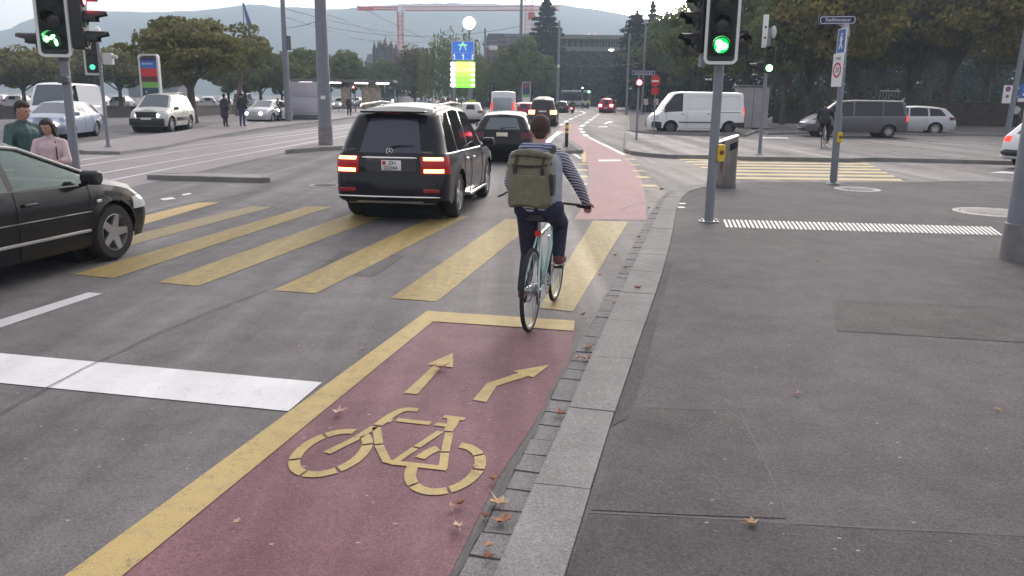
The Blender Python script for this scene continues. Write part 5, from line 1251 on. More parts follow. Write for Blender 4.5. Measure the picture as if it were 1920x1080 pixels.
def signal_head(parent, c, ry=0.0, n=3, r=.105, sp=.295, lit=None, board=True, w=.36, hood=.20, glyph=None, litm=GON, nm="signal_head", dark=False):
    """lamp housing facing local -y rotated about z; c = centre of lowest lens. sub-parts hang under the housing"""
    H = sp*n+.02; b = MB(); zc = sp*(n-1)/2
    b.rbox((0, .09, zc), (w, .18, H), .03, 'y'); h = b.build(nm, BLKM, parent, loc=c, rot=(0, 0, ry))
    if board:
        W_, HH = .47, H+.20; b = MB(); plate_xz(b, rr_poly(W_-.07, HH-.07, .06, cz=zc), .0, .02); b.build("backboard", mat("backboard black green", (.022, .040, .042), .5), h)
        b = MB(); frame_xz(b, rr_poly(W_, HH, .085, cz=zc), rr_poly(W_-.085, HH-.085, .05, cz=zc), -.012, .024); b.build("white_border", WHITE, h)
    for k in range(n):
        on = (lit == k); b = MB(); z = k*sp
        b.lathe([(.001, -.012), (r*.6, -.009), (r, .0)], (0, -.004, z), 'y', 20)
        b.build("lens", LENS if (on and dark) else (GONH if litm == GON else RON) if (on and glyph) else (litm if on else LENS), h)
        b = MB(); visor(b, (0, 0, z), r+.022, hood); b.lathe([(r+.022, -.02), (r+.022, .0), (r-.002, .0), (r-.002, -.02)], (0, 0, z), 'y', 20, closed=True); b.build("visor", BLKM, h)
        if on and glyph:
            b = MB()
            for (x, zz, ra_, rb_, an) in glyph: b.ell((x, -.022, z+zz), (ra_, .006, rb_), 12, 8, M=Matrix.Rotation(radians(an), 3, 'Y'))
            b.build("lit_symbol", litm, h)
    return h
def pole(t, h, r, r2=None, m=GREY, base=True, nm="pole", z0=0.0):
    b = MB(); r2 = r2 or r; b.lathe([(.0, h), (r2*.9, h), (r2, h-.02), (r, z0), (0, z0)], (0, 0, 0), 'z', 20); o = b.build(nm, m, t)
    if base:
        b = MB(); b.rbox((0, 0, z0+.012), (r*4.2, r*2.6, .018), .03, 'z'); b.build("base_plate", GALV, t)
        b = MB()
        for s_ in (1, -1): b.lathe([(0, .045), (.022, .045), (.024, .02)], (s_*r*1.6, 0, z0), 'z', 6)
        b.build("anchor_bolts", GALV, t)
    return o
def button_box(t, x, y, z, rot=0, s=1.0):
    b = MB(); b.rbox((0, 0, 0), (.115*s, .10*s, .25*s), .035, 'z', 5); o = b.build("button_box", YELB, t, loc=(x, y, z), rot=(0, 0, rot))
    b = MB(); b.lathe([(0, -.018), (.032, -.014), (.036, 0)], (0, -.05*s, .01), 'y', 16); b.build("push_button", mat("brown button", (.16, .06, .02), .5), o)
# main signal on the right pavement
q = G(1329, 415, KH); QY = q.y
t = thing("traffic_light", "tall traffic light with white-framed board showing green, nearest on the right pavement", "traffic light", (q.x, q.y, KH-.012))
pole(t, 3.9, .068); button_box(t, .10, -.03, G(1345, 285, y=QY).z-KH, .1)
gz = G(1352, 84, y=QY-.12).z-KH; gx = G(1352, 84, y=QY-.12).x-q.x; rn_face = radians(-14)
signal_head(t, (gx-.005, -.16, gz), rn_face, 3, lit=0, glyph=[(-.035, .035, .045, .045, 0), (.035, -.01, .05, .045, 0), (-.03, -.045, .03, .045, 0), (0, 0, .045, .05, 0)])
b = MB(); b.rbox((-.22, .10, gz+.33), (.10, .16, 1.25), .03, 'z'); b.build("side_box", mat("mauve grey side housing", (.25, .24, .29), .5), t)
signal_head(t, (-.33, .12, gz+.06), radians(-75), 3, r=.10, board=False, w=.30, hood=.24, nm="side_signal_head")
b = MB(); b.rbox((.30, .10, gz+.06), (.22, .18, .34), .03, 'y'); o = b.build("small_signal_head", BLKM, t); b = MB(); b.lathe([(0, -.01), (.085, 0)], (.31, -.005, gz+.06), 'y', 20); b.build("lens", LENS, o)
b = MB(); visor(b, (.31, 0.0, gz+.06), .11, .14); b.build("visor", BLKM, o)
# left signal
PL = G(151, 395); t = thing("traffic_light", "traffic light with green arrow rising behind the black hatchback at left", "traffic light", (PL.x, PL.y, 0)); pole(t, 4.2, .068)
z1 = G(104, 74, y=PL.y-.1).z; x1 = G(104, 74, y=PL.y-.1).x-PL.x; DLT = radians(20)
signal_head(t, (x1, -.14, z1), radians(12), 3, lit=0, dark=True, glyph=[(-.10, .0, .034, .042, 0), (-.02, .03, .050, .022, -38), (.03, -.045, .020, .050, -12)])
signal_head(t, (x1+.42, .02, z1+.02), radians(100), 3, r=.10, board=False, w=.30, hood=.30, lit=2, litm=RON, glyph=[(0, 0, .02, .03, 0)], nm="side_signal_head")
signal_head(t, (x1-.36, .06, z1-.02), radians(-70), 1, r=.10, board=False, w=.28, hood=.28, nm="small_signal_head")
b = MB(); b.rbox((.0, -.06, G(118, 150, y=PL.y).z), (.16, .14, .10), .03); b.tube([(.0, 0, 2.3), (.0, 0, 2.36)], .085, 12); b.build("clamp", GREYD, t)
# small signals: (foot px, head-centre z, label, lit index, material, scale)
def small_signal(foot, h, label, lit, m, sc=1.0, z0=0.0, ry=0, n=3, extra=True, pr=.045, bm=None):
    q = G(foot[0], foot[1], z0); t = thing("traffic_light", label, "traffic light", (q.x, q.y, z0)); pole(t, h, pr*sc, base=False)
    signal_head(t, (0, -.10, h-.92*sc if n == 3 else h-.4), ry, n, r=.10*sc, sp=.27*sc, lit=lit, board=False, w=.30*sc, hood=.16*sc, litm=m); return t, q
q = G(203, 275, .1); t = thing("traffic_light", "small grey traffic light on the rounded tram platform tip", "traffic light", (q.x, q.y, .10)); pole(t, 3.55, .055)
hq = signal_head(t, (-.22, -.06, 2.52), radians(20), 3, r=.085, sp=.31, lit=0, litm=mat("faint green lamp", (.0, .25, .15), .3, emit=(.1, .9, .5), estr=.8), board=False, w=.34, hood=.12)
b = MB(); frame_xz(b, rr_poly(.46, 1.12, .04, cz=.31), rr_poly(.34, 1.0, .03, cz=.31), -.01, .14); b.build("housing_frame", WHITED, hq)
b = MB(); b.ell((.02, 0, 3.62), (.10, .10, .16)); b.build("top_cap", WHITE, t); b = MB(); b.rbox((.28, 0, 2.78), (.30, .22, .36), .04); b.tube([(.1, 0, 2.8), (.2, 0, 2.8)], .03, 6); b.tube([(.42, 0, 2.86), (.58, -.02, 2.84)], .06, 8); b.build("detector_box", WHITED, t)
q = G(1424, 289, .12); t = thing("traffic_light", "slender traffic light with green glowing lamp and white side board near the grey cabinet", "traffic light", (q.x, q.y, .12)); pole(t, 3.95, .055)
signal_head(t, (.06, -.12, 2.72), radians(-20), 3, r=.10, sp=.27, lit=0, board=False, w=.30, hood=.18)
b = MB(); b.rbox((-.13, .0, 3.85), (.16, .05, 1.0), .01, 'y'); o = b.build("white_side_board", WHITE, t); b = MB()
for k in (-.2, .12): b.disc((-.13, -.028, 3.85+k), .035, (0, -1, 0), 12)
b.build("board_marks", INK, o); signal_head(t, (-.30, .10, 2.75), radians(-80), 1, r=.10, board=False, w=.28, hood=.26, nm="side_signal_head")
b = MB(); b.ell((.14, 0, 3.82), (.09, .09, .2)); b.build("top_cap", WHITED, t)
small = [((694, 187), 7.0, "far traffic light showing green, left one of the overhead pair above the tram", 0, GON), ((707, 187), 7.0, "far traffic light showing green, right one of the overhead pair above the tram", 0, GON),
         ((794, 192), 4.2, "far traffic light showing green between the tram and the parking sign", 0, GON), ((973, 200), 4.0, "far traffic light showing green at the foot of the tall mast above the white van", 0, GON),
         ((1057, 201), 4.0, "far traffic light showing green right of the tall slim mast", 0, GON), ((1091, 203), 4.0, "far traffic light showing whitish red above the pale pedestrian", 2, AON),
         ((1103, 205), 4.2, "far traffic light showing green behind the safety-vested worker", 0, GON), ((664, 205), 3.3, "far traffic light showing red beside the tram shelter", 2, RON)]
for p, h, lab, li, m_ in small: small_signal(p, h, lab, li, m_, 1.5 if h > 4.1 else 1.2)
t, q = small_signal((1193, 262), 2.75, "thin post with a single red lamp between the braking car and the white van", None, RON, 1.0, .12, n=1); 
b = MB(); b.lathe([(0, -.02), (.11, 0)], (0, -.13, 2.38), 'y', 18); b.build("red_lamp", RON, t)
b = MB(); b.rbox((1.05, 0, 2.78), (1.0, .04, .20), .02, 'y'); o = b.build("name_board", NAVY, t, loc=(-.88, 0, 0)); b = MB(); frame_xz(b, rr_poly(.96, .16, .03, cx=1.05, cz=2.78), rr_poly(.93, .13, .02, cx=1.05, cz=2.78), -.024, -.021); b.build("board_rim", WHITE, o)
text("board_lettering", "General-Guisan-Quai", .10, WHITE, o, (1.05, -.026, 2.78), sx=.9)

# big masts
def mast(foot, h, r, r2, label, z0=0.0, sleeve=0, m=GREY, top_y=None, lean=0):
    q = G(foot[0], foot[1], z0); t = thing("mast", label, "mast", (q.x, q.y, z0)); b = MB(); b.lathe([(0, h), (r2, h), (r, 0), (0, 0)], n=24); b.build("pole", m, t)
    if sleeve: b = MB(); b.lathe([(r*.9, sleeve+.02), (r*1.0+.012, sleeve), (r*1.0+.018, 0)], n=24); b.build("base_sleeve", SLEEVE, t)
    t.rotation_euler = (0, lean, 0); return t, q
t, q = mast((611, 271), 11, .235, .15, "thick tapering grey mast on the small island left of the off-roader", .13, .62)
b = MB(); b.rbox((.02, -.235, 1.62), (.16, .015, .12), .02, 'y'); b.build("white_sticker", WHITE, t)
t, q2 = mast((541, 227), 11, .22, .12, "tall slim grey mast beside the motorcyclist, left of the grey hoarding box", .1)
b = MB(); b.rbox((.28, 0, 5.0), (.28, .22, .9), .04); b.build("junction_box", GREYD, t)
t, qb = mast((1921, 486), 8, .245, .20, "thick two-tone pole cut by the right edge, nearest the camera", KH-.012, .42); 
t, q3 = mast((975, 203), 21, .33, .24, "tall tapering mast rising behind the white van in the queue", 0)
b = MB(); b.rbox((-.9, 0, 6.0), (.9, .2, 1.9), .05, 'y'); b.tube([(-.5, 0, 6.8), (0, 0, 6.8)], .04, 6); b.tube([(-.5, 0, 5.4), (0, 0, 5.4)], .04, 6); b.build("side_board_back", WHITED, t)
t, q4 = mast((1045, 205), 13.5, .22, .16, "slim tall mast in front of the dark hedge-covered building", 0)
b = MB(); b.ell((0, -.15, 6.6), (.22, .2, .3)); b.build("white_lamp", WHITE, t); b = MB(); b.rbox((1.5, 0, 5.0), (.6, .3, .5), .1); b.build("traffic_camera", BLK, t)
t, q5 = mast((909, 200), 14, .25, .18, "lamp mast with a floodlight left of the poplars", 0)
b = MB(); b.rbox((1.5, 0, 10.6), (1.6, .5, .8), .2, 'y'); b.tube([(0, 0, 10.8), (1.2, 0, 10.8)], .08, 6); b.build("floodlight", WHITE, t)
for i, (x, lab, h) in enumerate([(725, "thin catenary mast just left of the tram's centre", 9.5), (746, "thin catenary mast between tram and city bus signs", 11), (792, "thin catenary mast by the green signal left of the parking sign", 9), (1174, "pale slim post by the far junction under the conifer", 9)]):
    mast((x, 193 if x < 1100 else 215), h, .14, .10, lab, 0)
t, q6 = mast((1203, 215), 10.0, .10, .09, "thin tall post standing behind the red signal post", .12)
t, q7 = mast((1889, 248), 7.3, .17, .12, "grey lamp pole with parking signs near the right edge", .12, lean=radians(2.0))
# parking signs beside that pole
t = thing("no_parking_sign", "white no-stopping panel with two roundels left of the leaning lamp pole", "sign", (q7.x-.42, q7.y-.12, 2.35))
b = MB(); plate_xz(b, rr_poly(.52, 1.05, .03), -.02, .02); b.build("panel", WHITE, t)
for z, r_ in ((.30, .16), (-.12, .10)):
    b = MB(); b.disc((0, -.024, z), r_, (0, -1, 0), 20); b.build("roundel_red", REDS, t); b = MB(); b.disc((0, -.026, z), r_*.72, (0, -1, 0), 20); b.build("roundel_blue", BLUE, t); b = MB(); b.box((0, -.028, z), (r_*1.5, .002, r_*.22), M=Matrix.Rotation(radians(45), 3, 'Y')); b.build("roundel_bar", REDS, t)
b = MB(); b.tube([(.02, .03, .4), (.42, .12, .4)], .02, 6); b.tube([(.02, .03, -.3), (.42, .12, -.3)], .02, 6); b.build("bracket", GALV, t)
t = thing("parking_sign", "blue parking sign with white P right of the leaning lamp pole", "sign", (q7.x+.62, q7.y-.12, 2.45))
b = MB(); plate_xz(b, rr_poly(.70, .80, .03, cz=.12), -.02, .02); b.build("panel", BLUE, t); text("letter", "P", .48, WHITE, t, (-.02, -.026, .26)); b = MB(); plate_xz(b, rr_poly(.28, .14, .02, cz=-.10), -.026, -.022); b.build("pictogram", WHITE, t)
b = MB(); plate_xz(b, rr_poly(.72, .22, .02, cz=-.42), -.02, .02); b.build("lower_panel", WHITE, t); b = MB(); b.tube([(-.62, .12, .2), (0, .03, .2)], .02, 6); b.build("bracket", GALV, t)

# street name pole with zone sign
q = G(1562, 345, KH-.012); t = thing("sign_pole", "grey pole carrying the street name plate and 30 zone sign beyond the tactile ribs", "sign pole", (q.x, q.y, KH-.012))
pole(t, 3.2, .062); t.rotation_euler = (0, radians(-1.2), 0)
button_box(t, .03, -.09, 1.02, 0, .9)
b = MB(); b.lathe([(0, 3.42), (.065, 3.41), (.10, 3.16), (.075, 3.10), (.062, 3.02)], n=18); b.build("pole_cap", GALV, t)
b = MB(); b.lathe([(.075, 1.55), (.078, 1.5), (.078, .1), (.07, .06)], n=18); b.build("lower_sleeve", GREY, t)
hs_ = G(1575, 38, y=q.y).z-KH; xs_ = G(1575, 38, y=q.y).x-q.x+.02
b = MB(); plate_xz(b, rr_poly(.80, .19, .02), -.02, .02); o = b.build("street_name_plate", NAVY, t, loc=(xs_, 0, hs_+.02)); b = MB(); frame_xz(b, rr_poly(.74, .145, .04), rr_poly(.715, .12, .03), -.0235, -.0205); b.build("plate_rim", WHITE, o)
text("lettering", "Stadthausquai", .105, WHITE, o, (0, -.024, .005), sx=.92)
b = MB(); b.tube([(0, 0, 3.35), (xs_, 0, hs_-.06)], .02, 6); b.build("plate_bracket", GALV, t)
RS = radians(-82)
o = thing("walking_zone_sign", "blue pedestrian way sign with white figure under the street name plate", "sign", (q.x-.15, q.y-.08, 3.09), RS); o.scale = (.8, .8, .8)
b = MB(); plate_xz(b, rr_poly(.40, .62, .02), -.015, .015); b.build("panel", BLUE, o); b = MB(); frame_xz(b, rr_poly(.42, .64, .02), rr_poly(.38, .60, .01), -.018, .016); b.build("rim", WHITE, o)
b = MB(); b.ell((0, -.018, .17), (.035, .004, .035)); b.tube([(0, -.018, .12), (.01, -.018, -.02)], [.035, .03], 6); b.tube([(0, -.018, -.02), (.07, -.018, -.20)], .022, 6); b.tube([(0, -.018, -.02), (-.07, -.018, -.20)], .022, 6); b.tube([(-.08, -.018, .02), (0, -.018, .10), (.08, -.018, .03)], .014, 6); b.build("pictogram", WHITE, o)
b = MB(); b.tube([(.0, .03, .1), (.18, .10, .1)], .018, 6); b.build("bracket", GALV, o)
o = thing("speed_zone_sign", "white 30 zone sign with red ring mounted below the blue walking sign", "sign", (q.x-.19, q.y-.10, 2.49), RS); o.scale = (.8, .8, .8)
b = MB(); plate_xz(b, rr_poly(.50, .86, .02), -.015, .015); b.build("panel", WHITE, o)
b = MB(); frame_xz(b, [(.20*cos(radians(a)), .20*sin(radians(a))) for a in range(0, 360, 12)], [(.145*cos(radians(a)), .145*sin(radians(a))) for a in range(0, 360, 12)], -.019, -.016); b.build("red_ring", REDS, o)
text("digits", "30", .20, INK, o, (0, -.018, 0)); text("zone_word", "ZONE", .10, INK, o, (0, -.018, .30)); b = MB(); b.tube([(.0, .03, .1), (.20, .10, .1)], .018, 6); b.build("bracket", GALV, o)
# no-entry sign far
q = G(1229, 253, .12); t = thing("no_entry_sign", "red no-entry sign with white bar on a post left of the white van", "sign", (q.x-.1, q.y, .12)); pole(t, 2.8, .03, base=False); t.rotation_euler = (0, 0, radians(-45))
o = MB(); o.lathe([(0, -.015), (.27, -.015), (.28, 0), (0, .01)], (0, -.05, 2.55), 'y', 28); o.build("disc", REDS, t); b = MB(); b.rbox((0, -.068, 2.55), (.38, .008, .09), .01, 'y'); b.build("bar", WHITE, t)
b = MB(); plate_xz(b, rr_poly(.40, .30, .02, cz=2.08), -.06, -.04); b.build("lower_red_panel", REDS, t)
# red white barrier boards near the far junction
for x, lab in ((1218, "left red and white barrier board at the far junction"), (1238, "right red and white barrier board at the far junction")):
    q = G(x, 218); t = thing("barrier_board", lab, "barrier", (q.x, q.y+3, 0)); t.scale = (.55, .55, .75); pole(t, 1.2, .04, base=False); b = MB(); plate_xz(b, rr_poly(.9, .8, .03, cz=2.0), -.03, .03); b.build("board", WHITE, t); b = MB()
    for k in (-.3, 0, .3): b.box((k, -.035, 2.0), (.12, .004, .7), M=Matrix.Rotation(radians(25), 3, 'Y'))
    b.build("red_stripes", REDS, t); b = MB(); b.tube([(0, 0, 1.1), (0, 0, 1.7)], .04, 6); b.build("upper_post", GALV, t)

# litter bin: slanted stainless cylinder
q = G(1359, 350, KH); t = thing("litter_bin", "stainless steel litter bin with slanted top behind the nearest traffic light", "litter bin", (q.x, q.y, KH-.012))
zt = G(1383, 250, y=q.y).z-KH; b = MB(); n = 36; rb = .215; vs = []
prf = lambda a: (zt-.10)+.075*cos(a)
for ring_, zf in ((rb*.97, 0), (rb, .10), (rb, None), (rb*.93, 'i')):
    for k in range(n):
        a = 2*pi*k/n; z = (prf(a) if zf is None else (prf(a)-.0+.012 if zf == 'i' else zf)); vs.append((ring_*cos(a), ring_*sin(a), z))
b.add(vs, [(i*n+k, i*n+(k+1) % n, (i+1)*n+(k+1) % n, (i+1)*n+k) for i in range(3) for k in range(n)]+[tuple(3*n+k for k in range(n))]); b.build("bin_body", STEEL, t)
b = MB(); b.lathe([(rb+.006, .0), (rb+.008, .09), (rb+.001, .10)], n=n); b.build("plinth", mat("dark bin plinth", (.10, .095, .10), .5), t)
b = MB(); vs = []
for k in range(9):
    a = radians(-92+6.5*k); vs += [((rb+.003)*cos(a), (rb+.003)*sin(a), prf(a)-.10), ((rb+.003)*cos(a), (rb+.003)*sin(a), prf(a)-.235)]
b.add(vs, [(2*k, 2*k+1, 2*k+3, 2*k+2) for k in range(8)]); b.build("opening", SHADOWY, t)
# yellow black bollard
q = G(1062, 275, .12); t = thing("bollard", "yellow and black striped bollard on the small island by the red lane", "bollard", (q.x, q.y, .12)); b = MB(); b.lathe([(0, .85), (.05, .84), (.062, .80), (.062, 0)], n=18); b.build("post", BLK, t)
for z0, z1 in ((.48, .58), (.64, .78)): b = MB(); b.lathe([(.063, z0), (.066, z0), (.066, z1), (.063, z1)], n=18); b.build("yellow_band", mat("reflective yellow", (.75, .66, .18), .4), t)
q = G(125, 300); t = thing("yellow_post", "short yellow post between the pink-topped woman and the left signal pole", "post", (G(122, 262).x, G(122, 262).y-9, 0)); b = MB(); b.rbox((0, 0, .55), (.22, .2, 1.1), .05, 'z'); b.build("post", YELB, t); b = MB(); b.rbox((0, -.0, 1.13), (.20, .18, .07), .03); b.build("cap", GREYD, t)
# grey cabinets
q = G(1415, 240, .12); t = thing("switch_cabinet", "large grey concrete cabinet behind the white van's tail", "cabinet", (q.x-.2, q.y+.5, .12)); b = MB(); b.rbox((0, 0, 1.25), (1.95, 1.0, 2.5), .05); b.build("cabinet", mat("grey concrete panels", (.30, .29, .30), .8, var=.15, vscale=2), t); b = MB(); b.rbox((0, 0, 2.56), (2.1, 1.15, .10), .03); b.build("lid", GREYD, t)
b = MB(); b.tube([(0, -.505, .05), (0, -.505, 2.45)], .012, 4); b.build("door_gap", BLK, t); b = MB(); b.rbox((0, -.1, .03), (2.6, 1.4, .06), .05); b.build("plinth", GRAN, t)
q = G(1430, 243, .12)
q = G(574, 224, .1); t = thing("hoarding_box", "pale grey poster box with two blank panels beside the tram shelter", "advertising box", (q.x, q.y, .05)); b = MB(); b.rbox((0, 0, 1.5), (2.0, .5, 2.3), .04, 'y'); b.build("box", mat("lilac grey panel", (.42, .41, .47), .5), t)
for z in (2.15, 1.05): b = MB(); b.rbox((0, -.26, z), (1.85, .02, .95), .03, 'y'); b.build("panel", mat("blank panel", (.46, .45, .51), .45), t)
b = MB(); b.rbox((0, 0, .17), (1.9, .45, .35), .03, 'y'); b.build("plinth", GREYD, t)
# tram shelter with lamps
q = G(610, 214); t = thing("tram_shelter", "tram stop shelter with ceiling lamps behind the thick mast", "shelter", (q.x, q.y+8, 0))
b = MB(); b.rbox((0, 0, 3.25), (11.5, 3.2, .28), .05, 'z'); b.build("roof", mat("brown grey roof", (.16, .14, .14), .7), t)
for x in (-5.2, -2.2, 1.2, 4.8):
    for y in (-1.2, 1.2): b = MB(); b.tube([(x, y, 0), (x, y, 3.15)], .07, 8); b.build("post", GREYD, t)
for x in (-3.4, -.4, 2.4, 4.6): b = MB(); b.rbox((x, -1.45, 3.06), (1.3, .25, .12), .04, 'z'); b.build("ceiling_lamp", mat("shelter lamp", (.8, .7, .8), .3, emit=(1, .86, .95), estr=7), t)
for x in (-4.4, -3.0, .2, 2.4, 3.4): b = MB(); b.rbox((x, 1.3, 1.5), (1.1, .05, 2.3), .03, 'y'); b.build("glass_panel", mat("warm poster glass", (.32, .27, .20), .4, var=.5, vscale=3), t)
b = MB(); b.rbox((1.5, .6, .5), (5, .4, .08), .02); b.tube([(-.5, .6, 0), (-.5, .6, .5)], .03, 6); b.tube([(3.5, .6, 0), (3.5, .6, .5)], .03, 6); b.build("bench", GREYD, t)
# information totems
def totem(nm, lab, loc, w, h, bands, rz=0):
    t = thing(nm, lab, "information pillar", loc, rz); b = MB(); frame_xz(b, rr_poly(w, h, .18*w, cz=h/2+.2), rr_poly(w*.82, h-.18*w, .1*w, cz=h/2+.2), -.12, .12); b.build("frame", WHITED, t)
    for z0, z1, m_ in bands: b = MB(); b.box((0, 0, .2+h*(z0+z1)/2), (w*.84, .16, h*(z1-z0)-.004)); b.build("panel", m_, t)
    b = MB(); b.rbox((0, 0, .12), (w*.9, .3, .24), .03); b.build("foot", GREYD, t); return t
q = G(288, 240, .1); bandsA = [(.0, .40, WHITE), (.40, .53, mat("dark blue green panel", (.03, .07, .12), .3)), (.53, .61, mat("grass green panel", (.18, .42, .08), .4)), (.61, .69, mat("black red panel", (.10, .02, .02), .4)), (.69, .80, REDS), (.80, .90, BLUE), (.90, .95, NAVY)]
q = G(274, 240, .1); tt = totem("information_totem", "tall information totem with blue, red, green and white bands left of the big tree", (q.x, q.y+1.0, 0), 1.02, 3.55, bandsA)
text("panel_word", "Bürkliplatz", .13, WHITE, tt, (-.06, -.085, 3.27)); text("panel_word", "P", .2, WHITE, tt, (-.22, -.085, 1.85))
q = G(981, 205); tt2 = totem("information_totem", "smaller totem with dark blue, green and white bands at the foot of the tall mast", (q.x+.4, q.y-2, 0), 1.3, 3.9, [(.0, .42, WHITE), (.42, .52, mat("grass green panel", (.18, .42, .08), .4)), (.52, .78, NAVY), (.78, .95, mat("wine red panel", (.20, .04, .08), .4))])
q = G(945, 200); t = thing("bus_sign", "red lit panel sign with white frame above the white van", "sign", (q.x, q.y, 0)); pole(t, 2.6, .06, base=False); b = MB(); plate_xz(b, rr_poly(2.4, 1.5, .1, cz=3.35), -.08, .08); b.build("panel", WHITED, t); b = MB(); plate_xz(b, rr_poly(1.5, 1.1, .1, cx=-.25, cz=3.35), -.1, -.085); b.build("red_face", mat("lit red face", (.7, .12, .08), .4, emit=(1, .15, .1), estr=.5), t)
# parking guidance sign
q = G(868, 215); SY = q.y; t = thing("parking_guidance_sign", "blue direction sign above glowing green parking counters in the middle distance", "sign", (q.x, SY, 0))
def zx(px, py): p = G(px, py, y=SY); return p.x-q.x, p.z
x0, zb = zx(845, 164); x1_, zt_ = zx(891, 116); xa, zc0 = zx(847, 113); xb, zc1 = zx(889, 77)
for px in (851, 883): x_, _ = zx(px, 180); b = MB(); b.rbox((x_, .1, zt_/2), (.32, .25, zt_), .05); b.build("post", GREY, t)
b = MB(); plate_xz(b, rr_poly(xb-xa, zc1-zc0, .15, cx=(xa+xb)/2, cz=(zc0+zc1)/2), -.1, .1); b.build("blue_board", mat("bright blue board", (.03, .16, .62), .35, emit=(.05, .2, .8), estr=.25), t)
cx_ = (xa+xb)/2; b = MB(); frame_xz(b, rr_poly(xb-xa, zc1-zc0, .15, cx=cx_, cz=(zc0+zc1)/2), rr_poly(xb-xa-.12, zc1-zc0-.12, .12, cx=cx_, cz=(zc0+zc1)/2), -.13, -.1); b.build("board_rim", WHITE, t)
zz = zc1-(zc1-zc0)*.26; b = MB(); b.box((cx_, -.13, zz+.08), (.9, .02, .14))
for s_ in (-1, 1): b.tube([(cx_+s_*.08, -.13, zz+.28), (cx_+s_*.32, -.13, zz-.42)], .06, 5)
b.tube([(cx_, -.13, zz+.1), (cx_, -.13, zz+.4)], .07, 5); b.build("motorway_symbol", mat("pale green symbol", (.4, .85, .5), .4, emit=(.4, .9, .5), estr=.3), t)
wz = zc1-(zc1-zc0)*.60
for dx, w_ in ((-.85, "Chur"), (0.05, "Luzern")): text("board_word", w_, .34, mat("pale blue lettering", (.45, .6, .95), .4), t, (cx_+dx*1.05, -.13, wz))
text("board_word", "P", .42, mat("pale pink lettering", (.8, .6, .75), .4), t, (cx_+.95, -.13, wz))
az = zc1-(zc1-zc0)*.82
for dx in (-.85, .05, .95):
    b = MB(); b.tube([(cx_+dx, -.13, az-.28), (cx_+dx, -.13, az+.1), (cx_+dx+(0 if dx < .5 else .14), -.13, az+.26)], .055, 5); b.tube([(cx_+dx-.14+(0 if dx < .5 else .1), -.13, az+.08), (cx_+dx+(0 if dx < .5 else .14), -.13, az+.26)], .045, 5); b.build("lane_arrow", mat("white arrow paint", (.85, .9, 1), .4, emit=(.8, .9, 1), estr=.3), t)
hh = (zt_-zb)/5
LED = [((.55, 1, .1), 1.5), ((.55, 1, .12), 1.6), ((.28, 1, .06), 1.35), ((.2, 1, .05), 1.3), ((.18, 1, .05), 1.3)]
for k in range(5):
    z = zt_-hh*(k+.5); w = x1_-x0; c, e = LED[k]
    b = MB(); b.rbox((x0+w*.60, -.02, z), (w*.78, .24, hh*.94), .05, 'y'); b.build("counter_panel", mat("lit green counter "+"abcde"[k], (c[0]*.5, c[1]*.6, c[2]), .4, emit=c, estr=e), t)
    b = MB(); b.rbox((x0+w*.10, -.03, z), (w*.22, .24, hh*.9), .2, 'y', 5); b.build("letter_panel", mat("lit white panel", (.8, .8, .85), .4, emit=(.95, .95, 1), estr=1.2), t)
    b = MB(); b.ell((x0+w*.90, -.15, z), (w*.075, .03, hh*.33)); b.build("number_display", mat("lit yellow green display", (.6, .8, .4), .4, emit=(.75, 1, .4), estr=1.6), t)
# clock
q = G(880, 205); zc = G(880, 44, y=q.y).z; t = thing("street_clock", "round white street clock on a post above the parking guidance sign", "clock", (q.x, q.y, 0)); rcl = G(893, 44, y=q.y).x-G(880, 44, y=q.y).x
b = MB(); b.tube([(0, 0, 0), (0, 0, zc-rcl)], .16, 10); b.build("post", GREY, t); b = MB(); b.lathe([(0, -.45), (rcl*.96, -.45), (rcl, -.4), (rcl, .4), (rcl*.96, .45), (0, .45)], (0, 0, zc), 'y', 32); b.build("clock_case", mat("clock case", (.35, .37, .45), .4), t)
b = MB(); b.disc((0, -.47, zc), rcl*.93, (0, -1, 0), 32); b.build("clock_face", mat("lit clock face", (.9, .9, .9), .4, emit=(1, 1, 1), estr=.9), t); b = MB(); b.box((.02, -.49, zc-.12), (.09, .02, .35)); b.box((-.16, -.49, zc-.02), (.09, .02, .5), M=Matrix.Rotation(radians(35), 3, 'Y')); b.build("clock_hands", INK, t)
# twin globe lamp
q = G(940, 198); zc = G(940, 115, y=q.y).z; t = thing("globe_lamp", "twin white globe lamp in front of the poplars", "street lamp", (q.x, q.y, 0)); b = MB(); b.tube([(0, 0, 0), (0, 0, zc)], .09, 8); b.tube([(-.75, 0, zc), (.75, 0, zc)], .05, 6); b.build("post", GREYD, t)
for s_ in (-1, 1): b = MB(); b.ell((s_*.55, 0, zc), (.5, .5, .5)); b.build("globe", mat("lit globe", (.9, .9, .9), .4, emit=(1, 1, .97), estr=.8), t)
# hanging street lamps by the conifer
for px, lab in ((1142, "hanging lamp glowing at the left edge of the dark conifer"), (1177, "hanging lamp glowing inside the dark conifer outline")):
    q = G(px, 205); zc = G(px, 93, y=q.y).z; t = thing("hanging_lamp", lab, "street lamp", (q.x, q.y, zc)); b = MB(); b.lathe([(0, .3), (.35, .2), (.55, 0)], n=16); b.build("shade", WHITED, t); b = MB(); b.ell((0, 0, -.05), (.42, .42, .18)); b.build("bulb", mat("warm bulb", (.9, .8, .6), .4, emit=(1, .88, .7), estr=4), t); b = MB(); b.tube([(0, 0, .3), (0, 0, .9)], .03, 5); b.build("hanger", GREYD, t)
